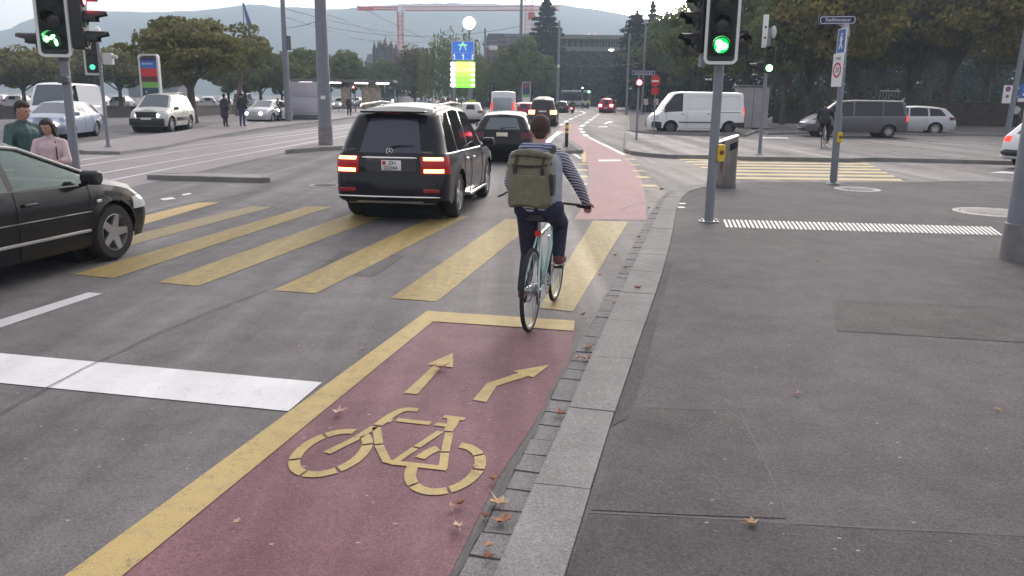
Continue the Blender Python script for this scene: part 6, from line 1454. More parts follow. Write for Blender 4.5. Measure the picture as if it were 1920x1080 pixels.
# overhead tram wires
WIRE = mat("overhead wire", (.05, .055, .065), .5)
def wire(a, b_, lab, sag=.3, r=.014):
    A = Vector(a); B = Vector(b_); c = A.lerp(B, .5); P = [A.lerp(B, k/10)-Vector((0, 0, sag*(1-(2*k/10-1)**2)))-c for k in range(11)]
    m_ = MB(); m_.tube(P, r, 5); o = m_.build("overhead_wire", WIRE, loc=c); tag(o, lab, "overhead wire", "overhead tram wires")
def at(px, py, y): p = G(px, py, y=y); return (p.x, p.y, p.z)
wire(at(530, 15, 60), at(870, 75, 95), "wire falling from the slim left mast past the crane towards the clock", .5, .022)
wire(at(530, 30, 60), at(760, 84, 110), "wire sloping from the slim left mast under the crane jib", .4, .022)
wire(at(600, 48, 58), at(980, 48, 58), "level wire crossing the hill below the crane jib", .7, .012)
wire(at(530, 52, 60), at(605, 36, 31), "short span wire linking the two left masts", .1, .014)
wire(at(660, 72, 90), at(975, 70, 120), "level wire in front of the castle-like roofs", .6, .022)
wire(at(760, 100, 90), at(1050, 130, 90), "wire passing behind the parking guidance sign", .3, .022)
wire(at(880, 118, 90), at(1210, 125, 90), "long wire across the dark hedge-covered building", .4, .02)
wire(at(690, 140, 120), at(1045, 150, 120), "low wire above the tram and white signs", .2, .022)
wire(at(1045, 118, 100), at(1204, 118, 60), "wire from slim tall mast to the thin post by the conifer", .3, .016)
wire((-10.6, 18, 5.9), (-7.6, 120, 6.2), "contact wire above the left tram track", .05, .014)
wire((-8.1, 18, 5.9), (-5.1, 120, 6.2), "contact wire above the right tram track", .05, .014)
# ================================================================= TREES, BUILDINGS, HILLS
def leafmat(name, cols, rough=.75, clump=.35):
    """leaf paint: every leaf its own tint, clumps of lighter and darker leaves"""
    m = bpy.data.materials.new(name); m.use_nodes = True; n = m.node_tree.nodes; l = m.node_tree.links; b = n["Principled BSDF"]
    b.inputs["Roughness"].default_value = rough; b.inputs["Specular IOR Level"].default_value = .25
    ge = n.new("ShaderNodeNewGeometry"); tc = n.new("ShaderNodeTexCoord"); oi = n.new("ShaderNodeObjectInfo")
    no = n.new("ShaderNodeTexNoise"); no.inputs["Scale"].default_value = clump; no.inputs["Detail"].default_value = 3; l.new(tc.outputs["Object"], no.inputs["Vector"])
    a = n.new("ShaderNodeMath"); a.operation = 'MULTIPLY_ADD'; a.inputs[1].default_value = .42; l.new(ge.outputs["Random Per Island"], a.inputs[0])
    s_ = n.new("ShaderNodeMapRange"); s_.inputs["From Min"].default_value = .3; s_.inputs["From Max"].default_value = .7; s_.inputs["To Max"].default_value = .5; l.new(no.outputs["Fac"], s_.inputs["Value"]); l.new(s_.outputs[0], a.inputs[2])
    o2 = n.new("ShaderNodeMath"); o2.operation = 'MULTIPLY_ADD'; o2.inputs[1].default_value = .12; l.new(oi.outputs["Random"], o2.inputs[0]); l.new(a.outputs[0], o2.inputs[2])
    cr = n.new("ShaderNodeValToRGB"); e = cr.color_ramp.elements; e[0].color = (*cols[0], 1); e[0].position = 0; e[1].color = (*cols[-1], 1); e[1].position = 1
    for k, c in enumerate(cols[1:-1]): q = e.new((k+1)/(len(cols)-1)); q.color = (*c, 1)
    l.new(o2.outputs[0], cr.inputs["Fac"]); l.new(cr.outputs["Color"], b.inputs["Base Color"])
    tr = n.new("ShaderNodeBsdfTranslucent"); l.new(cr.outputs["Color"], tr.inputs["Color"]); mx_ = n.new("ShaderNodeMixShader"); mx_.inputs[0].default_value = .25
    l.new(b.outputs[0], mx_.inputs[1]); l.new(tr.outputs[0], mx_.inputs[2]); l.new(mx_.outputs[0], n["Material Output"].inputs["Surface"]); MATS[name] = m; return m
L_OLIVE = leafmat("olive autumn leaves", [(.080, .082, .034), (.140, .142, .050), (.200, .190, .068), (.28, .22, .095)])
L_GREEN = leafmat("fresh green leaves", [(.060, .078, .024), (.110, .138, .040), (.165, .190, .058), (.24, .235, .085)])
L_DARK = leafmat("dark park leaves", [(.036, .040, .016), (.070, .078, .026), (.120, .122, .040), (.195, .160, .052)])
L_CONI = leafmat("dark conifer needles", [(.014, .017, .015), (.022, .027, .022), (.034, .040, .032), (.050, .055, .042)])
L_AUT = leafmat("yellowing chestnut leaves", [(.055, .060, .022), (.110, .110, .034), (.240, .190, .045), (.42, .27, .06)], clump=.5)
L_RUST = leafmat("rusty brown leaves", [(.055, .040, .022), (.095, .070, .032), (.15, .11, .05), (.20, .15, .07)])
L_HEDGE = leafmat("hedge leaves", [(.014, .018, .010), (.024, .031, .014), (.038, .048, .020), (.060, .070, .028)])
BARK = mat("grey brown bark", (.085, .068, .058), .9, var=.3, vscale=3, bump=.6, bscale=12); BARKD = mat("dark bark", (.05, .042, .04), .9, var=.3, vscale=3); BARKR = mat("reddish bark", (.16, .10, .085), .9, var=.25, vscale=3)
def leaves(b, c, rad, n, s, rnd, flat=.0, droop=0):
    """n leaf-clump faces scattered through an uneven ball"""
    for _ in range(n):
        while True:
            v = Vector((rnd.uniform(-1, 1), rnd.uniform(-1, 1), rnd.uniform(-1, 1)))
            if .05 < v.length_squared < 1: break
        v = v.normalized()*(v.length**.55)
        p = Vector((c[0]+v.x*rad[0], c[1]+v.y*rad[1], c[2]+v.z*rad[2]))
        nrm = (v*.8+Vector((rnd.uniform(-1, 1), rnd.uniform(-1, 1), rnd.uniform(-.4, 1.2)))).normalized()
        t = nrm.cross(Vector((rnd.uniform(-1, 1), rnd.uniform(-1, 1), rnd.uniform(-1, 1)))).normalized(); u = nrm.cross(t)
        q = s*rnd.uniform(.55, 1.25)
        if droop: t = (t+Vector((0, 0, -droop))).normalized(); u = t.cross(nrm).normalized()*.5
        m_ = p+nrm*q*.18
        b.add([p-t*q, p-u*q*.75+nrm*.0, m_+t*q, p+u*q*.75], [(0, 1, 2), (0, 2, 3)])
def broadleaf(nm, seed, Hh, rw, zb, lm, bm, n=9000, s=.20, nl=34, trunk=.2, lean=0.0, flat=1.0, thr=1.0):
    """height Hh, crown radius rw, crown bottom zb; returns tree thing with trunk (> limb) and crown"""
    r = random.Random(seed); t = thing(nm, "tree", "tree"); b = MB(); top = Vector((lean*Hh, 0, zb+(Hh-zb)*.45))
    b.tube([(0, 0, -.1), (lean*zb*.3+.02, .02, zb*.35), (lean*zb, 0, zb*.9), top], [trunk*1.5, trunk, trunk*.85, trunk*.4], 9); tr_ = b.build("trunk", bm, t)
    cen = []; zc = (Hh+zb)/2; hz = (Hh-zb)/2
    for k in range(nl):
        while True:
            v = Vector((r.uniform(-1, 1), r.uniform(-1, 1), r.uniform(-1, 1)))
            if v.length < 1: break
        v *= r.uniform(.75, 1.05); w = 1-.25*max(0, v.z)
        cen.append(Vector((v.x*rw*.80*w+lean*Hh, v.y*rw*.80*w, zc+v.z*hz*.80)))
    lb = MB()
    for k, c in enumerate(cen[:12]):
        a = Vector((lean*zb, 0, zb*r.uniform(.75, 1.1))); m_ = a.lerp(c, .5)+Vector((0, 0, hz*.12)); lb.tube([a, m_, c], [trunk*.42, trunk*.24, trunk*.08], 5)
    lb.build("limbs", bm, tr_)
    lv = MB(); per = n//nl
    for c in cen:
        q = rw*r.uniform(.22, .42)*thr; leaves(lv, c, (q, q, q*.75*flat), int(per*r.uniform(.6, 1.4)), s, r)
    lv.build("crown", lm, t, smooth=False); t["h"] = Hh; return t
def conifer(nm, seed, Hh, rw, lm, n=9000, s=.22, zb=1.5, power=.9):
    r = random.Random(seed); t = thing(nm, "tree", "tree"); b = MB(); b.tube([(0, 0, 0), (0, 0, Hh*.97)], [.35, .04], 8); b.build("trunk", BARKD, t); lv = MB(); lim = MB(); z = zb; tiers = 22
    for k in range(tiers):
        z = zb+(Hh-zb)*k/tiers; rad = rw*(1-(k/tiers))**power*r.uniform(.75, 1.1); nb = 7
        for j in range(nb):
            a = 2*pi*j/nb+r.uniform(-.4, .4)+k; L_ = rad*r.uniform(.65, 1.1); e = Vector((L_*cos(a), L_*sin(a), z-L_*.18)); lim.tube([(0, 0, z), e*.6+Vector((0, 0, z*.4+.05*L_)), e], [.06, .04, .01], 4)
            for q in (.35, .6, .82, 1.0):
                c = Vector((e.x*q, e.y*q, z+(e.z-z)*q)); leaves(lv, c, (L_*.2+.2, L_*.2+.2, .28), int(n/(tiers*nb*4)), s*r.uniform(.7, 1.1), r, droop=.5)
    leaves(lv, (0, 0, Hh*.97), (.3, .3, Hh*.05), 60, s, r, droop=.5); lim.build("limbs", BARKD, t); lv.build("crown", lm, t, smooth=False); t["h"] = Hh; return t
def willow(nm, seed, Hh, rw, lm, n=9000):
    r = random.Random(seed); t = thing(nm, "tree", "tree"); b = MB(); b.tube([(0, 0, 0), (.2, 0, Hh*.4), (0, 0, Hh*.8)], [.5, .35, .12], 8); b.build("trunk", BARKD, t); lv = MB()
    for k in range(150):
        a = r.uniform(0, 2*pi); q = sqrt(r.random())*rw; x, y = q*cos(a), q*sin(a); z1 = Hh*(1-.42*(q/rw)**2)*r.uniform(.82, 1.0); z0 = r.uniform(.5, 3.5)
        for i in range(n//150):
            f = r.random(); z = lerp(z1, z0, f); k2 = 1+f*.12; w = .35; leaves(lv, (x*k2+r.uniform(-w, w), y*k2+r.uniform(-w, w), z), (.12, .12, .2), 1, .30, r, droop=2.5)
    lv.build("crown", lm, t, smooth=False); t["h"] = Hh; return t
def put(proto, px, foot, top, lab, wpx=None, rz=0.0, group=None, first=[]):
    """stand a copy of a tree so that its foot and its top match the survey"""
    q = G(px, foot); topz = G(px, top, y=q.y).z; k = topz/proto["h"]; kx = k if wpx is None else k*wpx
    if proto.name not in first: first.append(proto.name); t = proto; t.location = (q.x, q.y, 0); t.rotation_euler = (0, 0, rz); t.scale = (kx, kx, k); t["label"] = lab
    else: t = dup(proto, (q.x, q.y, 0), rz, lab, (kx, kx, k))
    if group: t["group"] = group
    return t
T_A = broadleaf("plane_tree", 1, 8.2, 5.6, 2.6, L_OLIVE, BARK, n=14000, s=.145, nl=120, trunk=.30, flat=.42, thr=.58)
T_L = broadleaf("plane_tree", 2, 7.2, 3.2, 3.4, L_OLIVE, BARKR, n=4200, s=.15, nl=24, trunk=.17, lean=-.10, flat=.7)
T_B = broadleaf("park_tree", 3, 9.0, 5.4, 2.5, L_OLIVE, BARKD, n=9500, s=.23, nl=60, trunk=.25, flat=.65, thr=.85)
T_C = broadleaf("park_tree", 4, 9.5, 5.0, 2.2, L_GREEN, BARKD, n=9500, s=.23, nl=56, trunk=.25, flat=.75, thr=.85)
T_D = broadleaf("shade_tree", 5, 15.0, 5.4, 3.2, L_DARK, BARK, n=13000, s=.20, nl=90, trunk=.24, flat=.6, thr=.72)
T_E = broadleaf("shade_tree", 6, 15.0, 5.0, 3.4, L_GREEN, BARK, n=12000, s=.20, nl=84, trunk=.24, flat=.65, thr=.75)
T_F = broadleaf("chestnut_tree", 7, 14.0, 6.4, 4.6, L_AUT, BARK, n=12500, s=.20, nl=80, trunk=.42, flat=.6, thr=.72)
T_R = broadleaf("park_tree", 8, 12.0, 5.5, 1.5, L_RUST, BARKD, n=6000, s=.30, nl=26, trunk=.3)
T_P = broadleaf("poplar_tree", 9, 17.0, 3.6, 1.0, L_GREEN, BARKD, n=11000, s=.32, nl=34, trunk=.3, thr=1.45)
T_S = conifer("spruce_tree", 10, 20.0, 5.2, L_CONI, n=14000, s=.36)
T_K = conifer("cedar_tree", 11, 17.0, 5.6, L_CONI, n=10500, s=.36, power=.55)
T_W = willow("willow_tree", 12, 14.5, 6.2, L_GREEN, n=9500)
LG = "trees along the left parking lot"
put(T_A, 362, 231, 14, "large spreading plane tree with olive leaves behind the pale off-road car", 1.0, 0.3)
put(T_L, 447, 217, 40, "leaning plane tree with reddish trunk between the big tree and the walking pair", 1.1, pi)
for x, top, ft, rz, lab in [(-30, 72, 205, .3, "tree cut by the left edge behind the man in teal"), (48, 76, 206, 1.1, "olive tree above the tall white van at far left"), (105, 80, 205, 2.0, "olive tree directly behind the left signal heads"), (172, 74, 204, 3.1, "olive tree behind the small grey signal"),
                            (228, 76, 205, 4.4, "olive tree just left of the striped information totem"), (300, 84, 204, 5.1, "olive tree behind the striped totem's right side")]: put(T_B, x, ft, top, lab, 1.05, rz, LG)
for x, top, ft, rz, w, lab in [(490, 74, 206, .2, 1.0, "green tree behind the walking pair, left of the slim mast"), (430, 88, 205, 1.2, 1.0, "green tree showing behind the leaning trunk"), (575, 84, 203, 2.2, .95, "green tree between the two left masts"), (650, 88, 202, 3.0, .95, "bushy green tree right of the thick mast above the shelter lamps"), (612, 96, 202, 4.0, .9, "green tree directly behind the thick mast"),
                               (690, 120, 199, .9, .8, "low dark tree left of the castle-like roofs"), (745, 118, 199, 2.7, .8, "low tree under the castle-like roofs"), (722, 108, 199, 1.7, .9, "round tree standing in front of the turreted building"), (530, 92, 206, 5.3, .9, "green tree right behind the slim left mast"), (462, 84, 205, 4.1, .9, "green tree between plane tree and slim left mast"), (912, 120, 199, 3.7, .7, "green tree between willow and poplars"), (1230, 40, 207, 2.1, .8, "green tree right of the dark cedar behind the no-entry sign"), (1262, 10, 212, .9, .8, "tall green tree left of the main traffic light")]: put(T_C, x, ft, top, lab, w, rz)
put(T_R, 778, 199, 74, "rusty brown tree beneath the red crane's tower", .9, 0); put(T_W, 850, 202, 42, "drooping willow behind the blue parking sign", 1.0, 0)
for x, top, w, rz, lab in [(948, 72, 1.0, 0, "poplar farthest left of the clump beside the tall mast"), (982, 42, 1.1, 1.3, "tallest poplar right behind the tall mast"), (1018, 84, 1.1, 2.6, "poplar right of the tall mast, in front of the spruce")]: put(T_P, x, 203, top, lab, w, rz, "clump of poplars")
put(T_S, 1021, 200, -12, "tall dark spruce beside the pink crane mast", 1.35, 0); put(T_K, 1186, 206, 22, "broad dark cedar right of the flat-roofed building", 1.05, 0); 
put(T_S, 1215, 203, 2, "second dark spruce half hidden behind the cedar", .9, 2.0)
RG = "shade trees of the park on the right"
for x, ft, top, rz, k, w, lab in [(1305, 226, -40, .2, 0, .95, "green tree just left of the main traffic light's side heads"), (1392, 228, -60, 1.4, 0, .95, "green tree directly behind the main traffic light"), (1440, 218, -90, 5.2, 1, .9, "dark tree behind the slender traffic light"), (1466, 236, -80, 2.2, 0, .9, "green-crowned tree with thin trunk right of the grey cabinet"),
                                  (1512, 236, -80, 3.3, 1, .9, "dark tree with pale thin trunk above the cyclist in black"), (1590, 232, -80, 4.1, 1, .95, "dark tree behind the street name pole"), (1640, 226, -90, .7, 1, 1.0, "dark tree above the dark grey people carrier"), (1695, 232, -80, 5.6, 1, .9, "dark tree with bent trunk between people carrier and estate car"),
                                  (1845, 228, -90, 2.9, 1, 1.0, "dark tree left of the leaning lamp pole"), (1935, 228, -90, 1.9, 1, 1.0, "dark tree cut by the right edge"), (1735, 220, -100, 3.9, 1, 1.1, "dark tree farther back between the chestnuts")]: put((T_E, T_D)[k], x, ft, top, lab, w, rz, RG)
for x, ft, top, rz, lab in [(1770, 236, -120, .5, "yellowing chestnut tree with the thick pale trunk above the silver estate car"), (1925, 246, -150, 2.4, "yellowing chestnut tree overhanging the top right corner"), (1560, 240, -110, 4.6, "chestnut tree with brown-tinted leaves above the street name plate")]: put(T_F, x, ft, top, lab, .95, rz, "yellowing chestnut trees")
# dark wood behind the park
wd = MB(); r = random.Random(77); A = G(1250, 212); B = G(2150, 218)
for k in range(1100):
    f = r.random(); c = (lerp(A.x-2, B.x, f)+r.uniform(-2, 2), lerp(A.y, B.y, f)+r.uniform(2, 11), .3+9.5*r.random()**1.3); q = r.uniform(1.0, 1.9); leaves(wd, c, (q, q, q*.8), 30, .44, r)
o = wd.build("wood", L_HEDGE, smooth=False); stuff(tag(o, "dark dense wood behind the park trees on the right", "wood"))
# low undergrowth in front of it
wd = MB()
for k in range(240):
    f = r.random(); A = G(1440, 224, .1); B = G(2100, 226, .1); c = (lerp(A.x, B.x, f), lerp(A.y, B.y, f)+r.uniform(-.6, 1.5), r.uniform(.2, 2.1)); q = r.uniform(.5, .9); leaves(wd, c, (q, q, q*.8), 26, .18, r)
o = wd.build("undergrowth", L_HEDGE, smooth=False); stuff(tag(o, "dark undergrowth behind the park wall", "undergrowth"))
# park wall
STONE = mat("brown park stone", (.085, .068, .058), .9, var=.35, vscale=2.2, bump=.6, bscale=6)
def wall(lab, P, h, w, m, nm="stone_wall", capm=None):
    t = thing(nm, lab, "wall", (P[0][0], P[0][1], 0)); b = MB(); Q = [(x-P[0][0], y-P[0][1]) for x, y in P]; Lf = offs(Q, -w/2); Rt = offs(Q, w/2)
    for i in range(len(Q)-1): b.prism([Lf[i], Rt[i], Rt[i+1], Lf[i+1]], 0, h)
    b.build("wall", m, t, smooth=False); b = MB(); Lf = offs(Q, -w/2-.06); Rt = offs(Q, w/2+.06)
    for i in range(len(Q)-1): b.prism([Lf[i], Rt[i], Rt[i+1], Lf[i+1]], h, h+.1)
    b.build("coping", capm or m, t, smooth=False); return t
wall("brown stone park wall behind the silver estate car", [G2(1690, 237), G2(1800, 238), G2(1890, 240), G2(2150, 244)], 1.75, .5, STONE)
wall("low dark wall behind the rider in black on the right", [G2(1448, 233), G2(1560, 235), G2(1690, 236)], .9, .4, mat("dark low wall", (.045, .042, .045), .9, var=.3, vscale=2))
wall("low brown wall left of the big plane tree's foot", [G2(-120, 224), G2(120, 222), G2(340, 218)], .75, .5, mat("brown grey wall", (.12, .10, .10), .9, var=.2, vscale=1))
wall("low brown wall right of the big plane tree's foot", [G2(362, 218), G2(430, 214), G2(520, 211)], .75, .5, mat("brown grey wall", (.12, .10, .10), .9))
q = G(1660, 218); t = thing("railing", "pale railing with balusters above the dark grey people carrier", "railing", (q.x, q.y, 0)); b = MB(); b.box((0, 0, 3.15), (3.0, .12, .14)); b.build("top_rail", WHITED, t)
for k in range(8): b = MB(); b.tube([(-1.35+k*.38, 0, 1.7), (-1.35+k*.38, 0, 3.08)], .05, 6); b.build("baluster", mat("grey baluster", (.25, .25, .26), .6), t)
b = MB(); b.box((0, 0, .85), (3.0, .3, 1.7)); b.build("base_wall", STONE, t)
# --- buildings
def zat(px, py, y): return G(px, py, y=y).z
def xat(px, y): return G(px, 120, y=y).x
Y = 205.0; x0, x1 = xat(1036, Y), xat(1175, Y); z0, z1, z2, z3 = zat(1100, 96, Y), zat(1100, 89, Y), zat(1100, 74, Y), zat(1100, 66, Y)
CON = mat("weathered concrete", (.20, .195, .185), .8, var=.15, vscale=.5); FAC = mat("dim facade", (.14, .135, .12), .6, var=.2, vscale=.6); PANE = mat("dim window glass", (.05, .055, .065), .15)
t = thing("flat_roofed_building", "long flat-roofed building above the dark hedge between spruce and cedar", "building", ((x0+x1)/2, Y, 0)); w = x1-x0
b = MB(); b.box((0, 6, z0/2), (w, 12, z0)); b.build("lower_storey", mat("brown dark base", (.04, .04, .035), .9), t); b = MB(); b.box((0, 5.8, (z0+z1)/2), (w+1.5, 14, z1-z0)); b.build("ledge", CON, t)
b = MB(); b.box((0, 6.5, (z1+z2)/2), (w-1, 11, z2-z1)); b.build("facade", FAC, t); b = MB(); b.box((0, 6, (z2+z3)/2), (w+2.2, 15, z3-z2)); b.build("roof", CON, t)
for k in range(12): b = MB(); b.rbox((-w/2+1.4+k*(w-2.6)/11, .94, (z1+z2)/2), ((w-3)/14, .15, (z2-z1)*.7), .05, 'y'); b.build("window", PANE, t)
b = MB()
for k in range(13): b = MB(); b.box((-w/2+.75+k*(w-2.2)/12, .9, (z1+z2)/2), (.16, .35, z2-z1)); b.build("facade_fin", CON, t)
Yh = 188.0; hd_ = MB(); r = random.Random(4); xa_, xb_ = xat(1028, Yh), xat(1165, Yh); zt = zat(1100, 98, Yh)
for k in range(300): hd_v = (r.uniform(xa_, xb_), Yh+r.uniform(-1.5, 4), r.uniform(.2, 1)*zt-1.0); leaves(hd_, hd_v, (1.6, 1.2, 1.5), 26, .45, r)
hd_.add([(xa_, Yh+4, 0), (xb_, Yh+4, 0), (xb_, Yh+4, zt-1.2), (xa_, Yh+4, zt-1.2)], [(0, 1, 2, 3)])
o = hd_.build("tall_hedge", L_HEDGE, smooth=False); tag(o, "tall dark clipped hedge wall under the flat-roofed building", "hedge")
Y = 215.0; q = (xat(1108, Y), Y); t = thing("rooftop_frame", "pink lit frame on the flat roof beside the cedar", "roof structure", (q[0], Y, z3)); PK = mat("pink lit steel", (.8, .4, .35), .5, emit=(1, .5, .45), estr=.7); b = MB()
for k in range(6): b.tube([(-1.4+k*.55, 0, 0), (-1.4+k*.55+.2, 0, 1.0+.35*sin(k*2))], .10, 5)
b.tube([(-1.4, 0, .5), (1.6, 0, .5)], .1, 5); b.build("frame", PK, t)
Y = 190.0; x0, x1 = xat(907, Y), xat(948, Y); zt = zat(925, 62, Y); zr = zat(925, 84, Y); t = thing("corner_house", "brown corner house with steep dark slate roof left of the poplars", "building", ((x0+x1)/2, Y, 0)); w = x1-x0
b = MB(); b.box((0, 5, zr/2), (w, 10, zr)); b.build("wall", mat("brown render", (.16, .115, .10), .85, var=.1, vscale=.4), t)
b = MB(); b.add([(-w/2-.3, -.3, zr), (w/2+.3, -.3, zr), (w/2+.3, 10.3, zr), (-w/2-.3, 10.3, zr), (-w/2+1, 1.2, zt), (w/2-.6, 1.2, zt), (w/2-.6, 8.8, zt), (-w/2+1, 8.8, zt)], [(0, 1, 5, 4), (1, 2, 6, 5), (2, 3, 7, 6), (3, 0, 4, 7), (4, 5, 6, 7)]); rf_ = b.build("roof", mat("slate", (.06, .055, .07), .7, var=.2, vscale=1), t, smooth=False)
for k in range(3):
    for z in (3.5, 6.7, 9.8): b = MB(); b.rbox((-w/2+1.0+k*(w-2)/2, -.03, z), (.8, .12, 1.5), .03, 'y'); b.build("window", PANE, t)
b = MB(); b.box((0, -.2, zr+.05), (w+.8, .5, .35)); b.build("cornice", CON, t)
Y = 215.0; x0, x1 = xat(946, Y), xat(1010, Y); zt = zat(960, 64, Y); t = thing("office_block", "pale-corniced block behind the poplars", "building", ((x0+x1)/2, Y, 0)); b = MB(); b.box((0, 5, zt/2-.4), (x1-x0, 10, zt-.8)); b.build("wall", FAC, t); b = MB(); b.box((0, 5, zt-.3), (x1-x0+.8, 10.8, .8)); b.build("cornice", CON, t)
# castle-like station roofs
Y = 230.0; x0, x1 = xat(702, Y), xat(744, Y); t = thing("turreted_building", "grey building with spiky turrets and gables left of the red crane tower", "building", ((x0+x1)/2, Y, 0)); w = x1-x0; zb_ = zat(722, 96, Y); DK = mat("dusky stone", (.085, .075, .08), .8, var=.2, vscale=.5); DR = mat("dusky slate", (.05, .045, .055), .7)
b = MB(); b.box((0, 4, zb_/2), (w, 9, zb_)); b.build("wall", DK, t)
def gable(x, wd_, z0_, z1_): b = MB(); b.add([(x-wd_/2, -.3, z0_), (x+wd_/2, -.3, z0_), (x, -.3, z1_), (x-wd_/2, 8, z0_), (x+wd_/2, 8, z0_), (x, 8, z1_)], [(0, 1, 2), (3, 5, 4), (0, 2, 5, 3), (1, 4, 5, 2)]); b.build("gable", DR, t, smooth=False)
gable(-w*.22, w*.34, zb_, zat(715, 76, Y)); gable(w*.25, w*.34, zb_, zat(735, 78, Y)); gable(0, w*.4, zb_, zat(722, 72, Y))
for x, yy in ((-.48, 76), (-.30, 73), (.02, 64), (.30, 74), (.48, 78)):
    zz = zat(722, yy, Y); b = MB(); b.lathe([(0, zz), (.5, zb_+.8), (.6, zb_+.7), (.6, zb_-4)], (x*w, 0, 0), 'z', 8); b.build("turret", DR, t)
for k in range(5):
    for z in (4, 7.5, 10.5): b = MB(); b.rbox((-w*.4+k*w*.2, -.52, z), (.6, .08, 1.3), .03, 'y'); b.build("window", PANE, t)
for i, (xa_, xb_, yt, Y, lab) in enumerate([(560, 605, 118, 240, "grey roofed house glimpsed behind the thick mast"), (684, 704, 100, 238, "grey stepped house left of the turreted building"), (745, 800, 92, 260, "far slate-roofed house behind the rusty tree"), (236, 330, 150, 300, "far pale house behind the plane tree's trunk")]):
    x0, x1 = xat(xa_, Y), xat(xb_, Y); zt = zat(xa_, yt, Y); w = x1-x0; t = thing("town_house", lab, "building", ((x0+x1)/2, Y, 0)); b = MB(); b.box((0, 5, zt*.4), (w, 10, zt*.8)); b.build("wall", DK, t); b = MB(); b.add([(-w/2, 0, zt*.8), (w/2, 0, zt*.8), (w/2, 10, zt*.8), (-w/2, 10, zt*.8), (-w/2, 5, zt), (w/2, 5, zt)], [(0, 1, 5, 4), (2, 3, 4, 5), (0, 4, 3), (1, 2, 5)]); b.build("roof", DR, t, smooth=False)
    for k in range(4): b = MB(); b.rbox((-w*.36+k*w*.24, -.04, zt*.55), (w*.09, .08, 1.4), .03, 'y'); b.build("window", PANE, t)
# dark pavilion behind the queue
q = G(925, 203); t = thing("pavilion", "dark low pavilion with pale vertical bars below the corner house", "building", (q.x, q.y+6, 0)); b = MB(); b.rbox((0, 0, 4.35), (8.5, 5, .45), .1); b.build("roof", GREYD, t); b = MB(); b.box((0, .5, 2.1), (7.8, 4, 4.1)); b.build("wall", mat("dusk wall", (.06, .06, .065), .7), t)
for k in range(8): b = MB(); b.box((-1.0+k*.6, -1.56, 2.4), (.16, .1, 2.8)); b.build("bar", WHITED, t)
# row of white boards and flags in the far square
q = G(775, 197); t = thing("white_kiosk", "cluster of white boards and kiosks beyond the queue right of the tram", "kiosk", (q.x, q.y+4, 0)); r = random.Random(3)
for k in range(12): h = r.uniform(2, 4.6); b = MB(); b.rbox((-3.4+k*.62, r.uniform(-1, 1), h/2), (.34, .12, h), .05, 'y'); b.build("board", WHITED if k % 3 else mat("pale board", (.42, .42, .48), .6), t)
# tram
q = G(727, 199); t = thing("tram", "white and blue-grey tram coming towards the camera in the far left distance", "tram", (q.x, q.y, 0), radians(-5)); TW = mat("tram white", (.60, .62, .66), .35, coat=.5); TB = mat("tram blue grey", (.22, .33, .40), .35, coat=.5)
b = MB(); b.rbox((0, 10, 2.0), (2.7, 20, 3.1), .25, 'y'); b.build("body", TW, t); b = MB(); b.rbox((0, -.06, .95), (2.6, .14, .7), .15, 'y'); b.build("front_panel", TB, t); b = MB(); b.rbox((0, -.08, 2.2), (2.4, .14, 1.5), .2, 'y'); b.build("windscreen", GLASSM, t)
b = MB(); b.rbox((0, 1.8, 3.7), (1.9, 3, .35), .1, 'y'); b.tube([(-.6, 3, 3.9), (0, 2, 5.4), (.6, 3, 3.9)], .05, 5); b.build("pantograph", GREYD, t)
for s_ in (-1, 1): b = MB(); b.rbox((s_*.95, -.15, 1.0), (.24, .06, .16), .04, 'y'); b.build("headlight", HEADL if s_ > 0 else LAMPCL, t)
b = MB(); b.rbox((0, -.1, 3.25), (1.5, .1, .3), .05, 'y'); b.build("destination_display", mat("amber display", (.5, .3, .05), .4, emit=(1, .6, .2), estr=1), t)
for k in range(6): b = MB(); b.rbox((1.37, 2+k*3, 2.25), (.05, 2.4, 1.2), .1, 'x'); b.build("side_window", GLASS, t)
q = G(1078, 203); t = thing("city_bus", "dark-windowed bus far behind the scooter by the junction signals", "bus", (q.x+.6, q.y+10, 0)); b = MB(); b.rbox((0, 0, 1.7), (5.5, 8, 2.8), .3, 'x'); b.build("body", mat("dusk blue body", (.09, .09, .15), .35, coat=.5), t); b = MB(); b.rbox((0, -4.02, 2.1), (5.0, .1, 1.3), .1, 'y'); b.build("windows", GLASS, t)
b = MB(); b.rbox((0, -4.03, .9), (5.3, .1, .7), .1, 'y'); b.build("lower_panel", WHITED, t)
for x in (-1.9, 1.9): b = MB(); b.lathe([(.0, -.15), (.45, -.15), (.48, 0), (.45, .15), (0, .15)], (x, -3.9, .48), 'y', 18); b.build("wheel", RUB, t)
# red framed sign by the shelter
q = G(706, 199); t = thing("bus_stop_frame", "white framed red panel left of the tram", "sign", (q.x, q.y-3, 0)); b = MB(); b.tube([(-1.0, 0, 0), (-1.0, 0, 3.4), (1.0, 0, 3.4)], .09, 6); b.build("frame", WHITED, t); b = MB(); b.rbox((.1, 0, 2.6), (1.7, .1, 1.3), .05, 'y'); b.build("panel", mat("wine panel", (.22, .04, .05), .5), t)
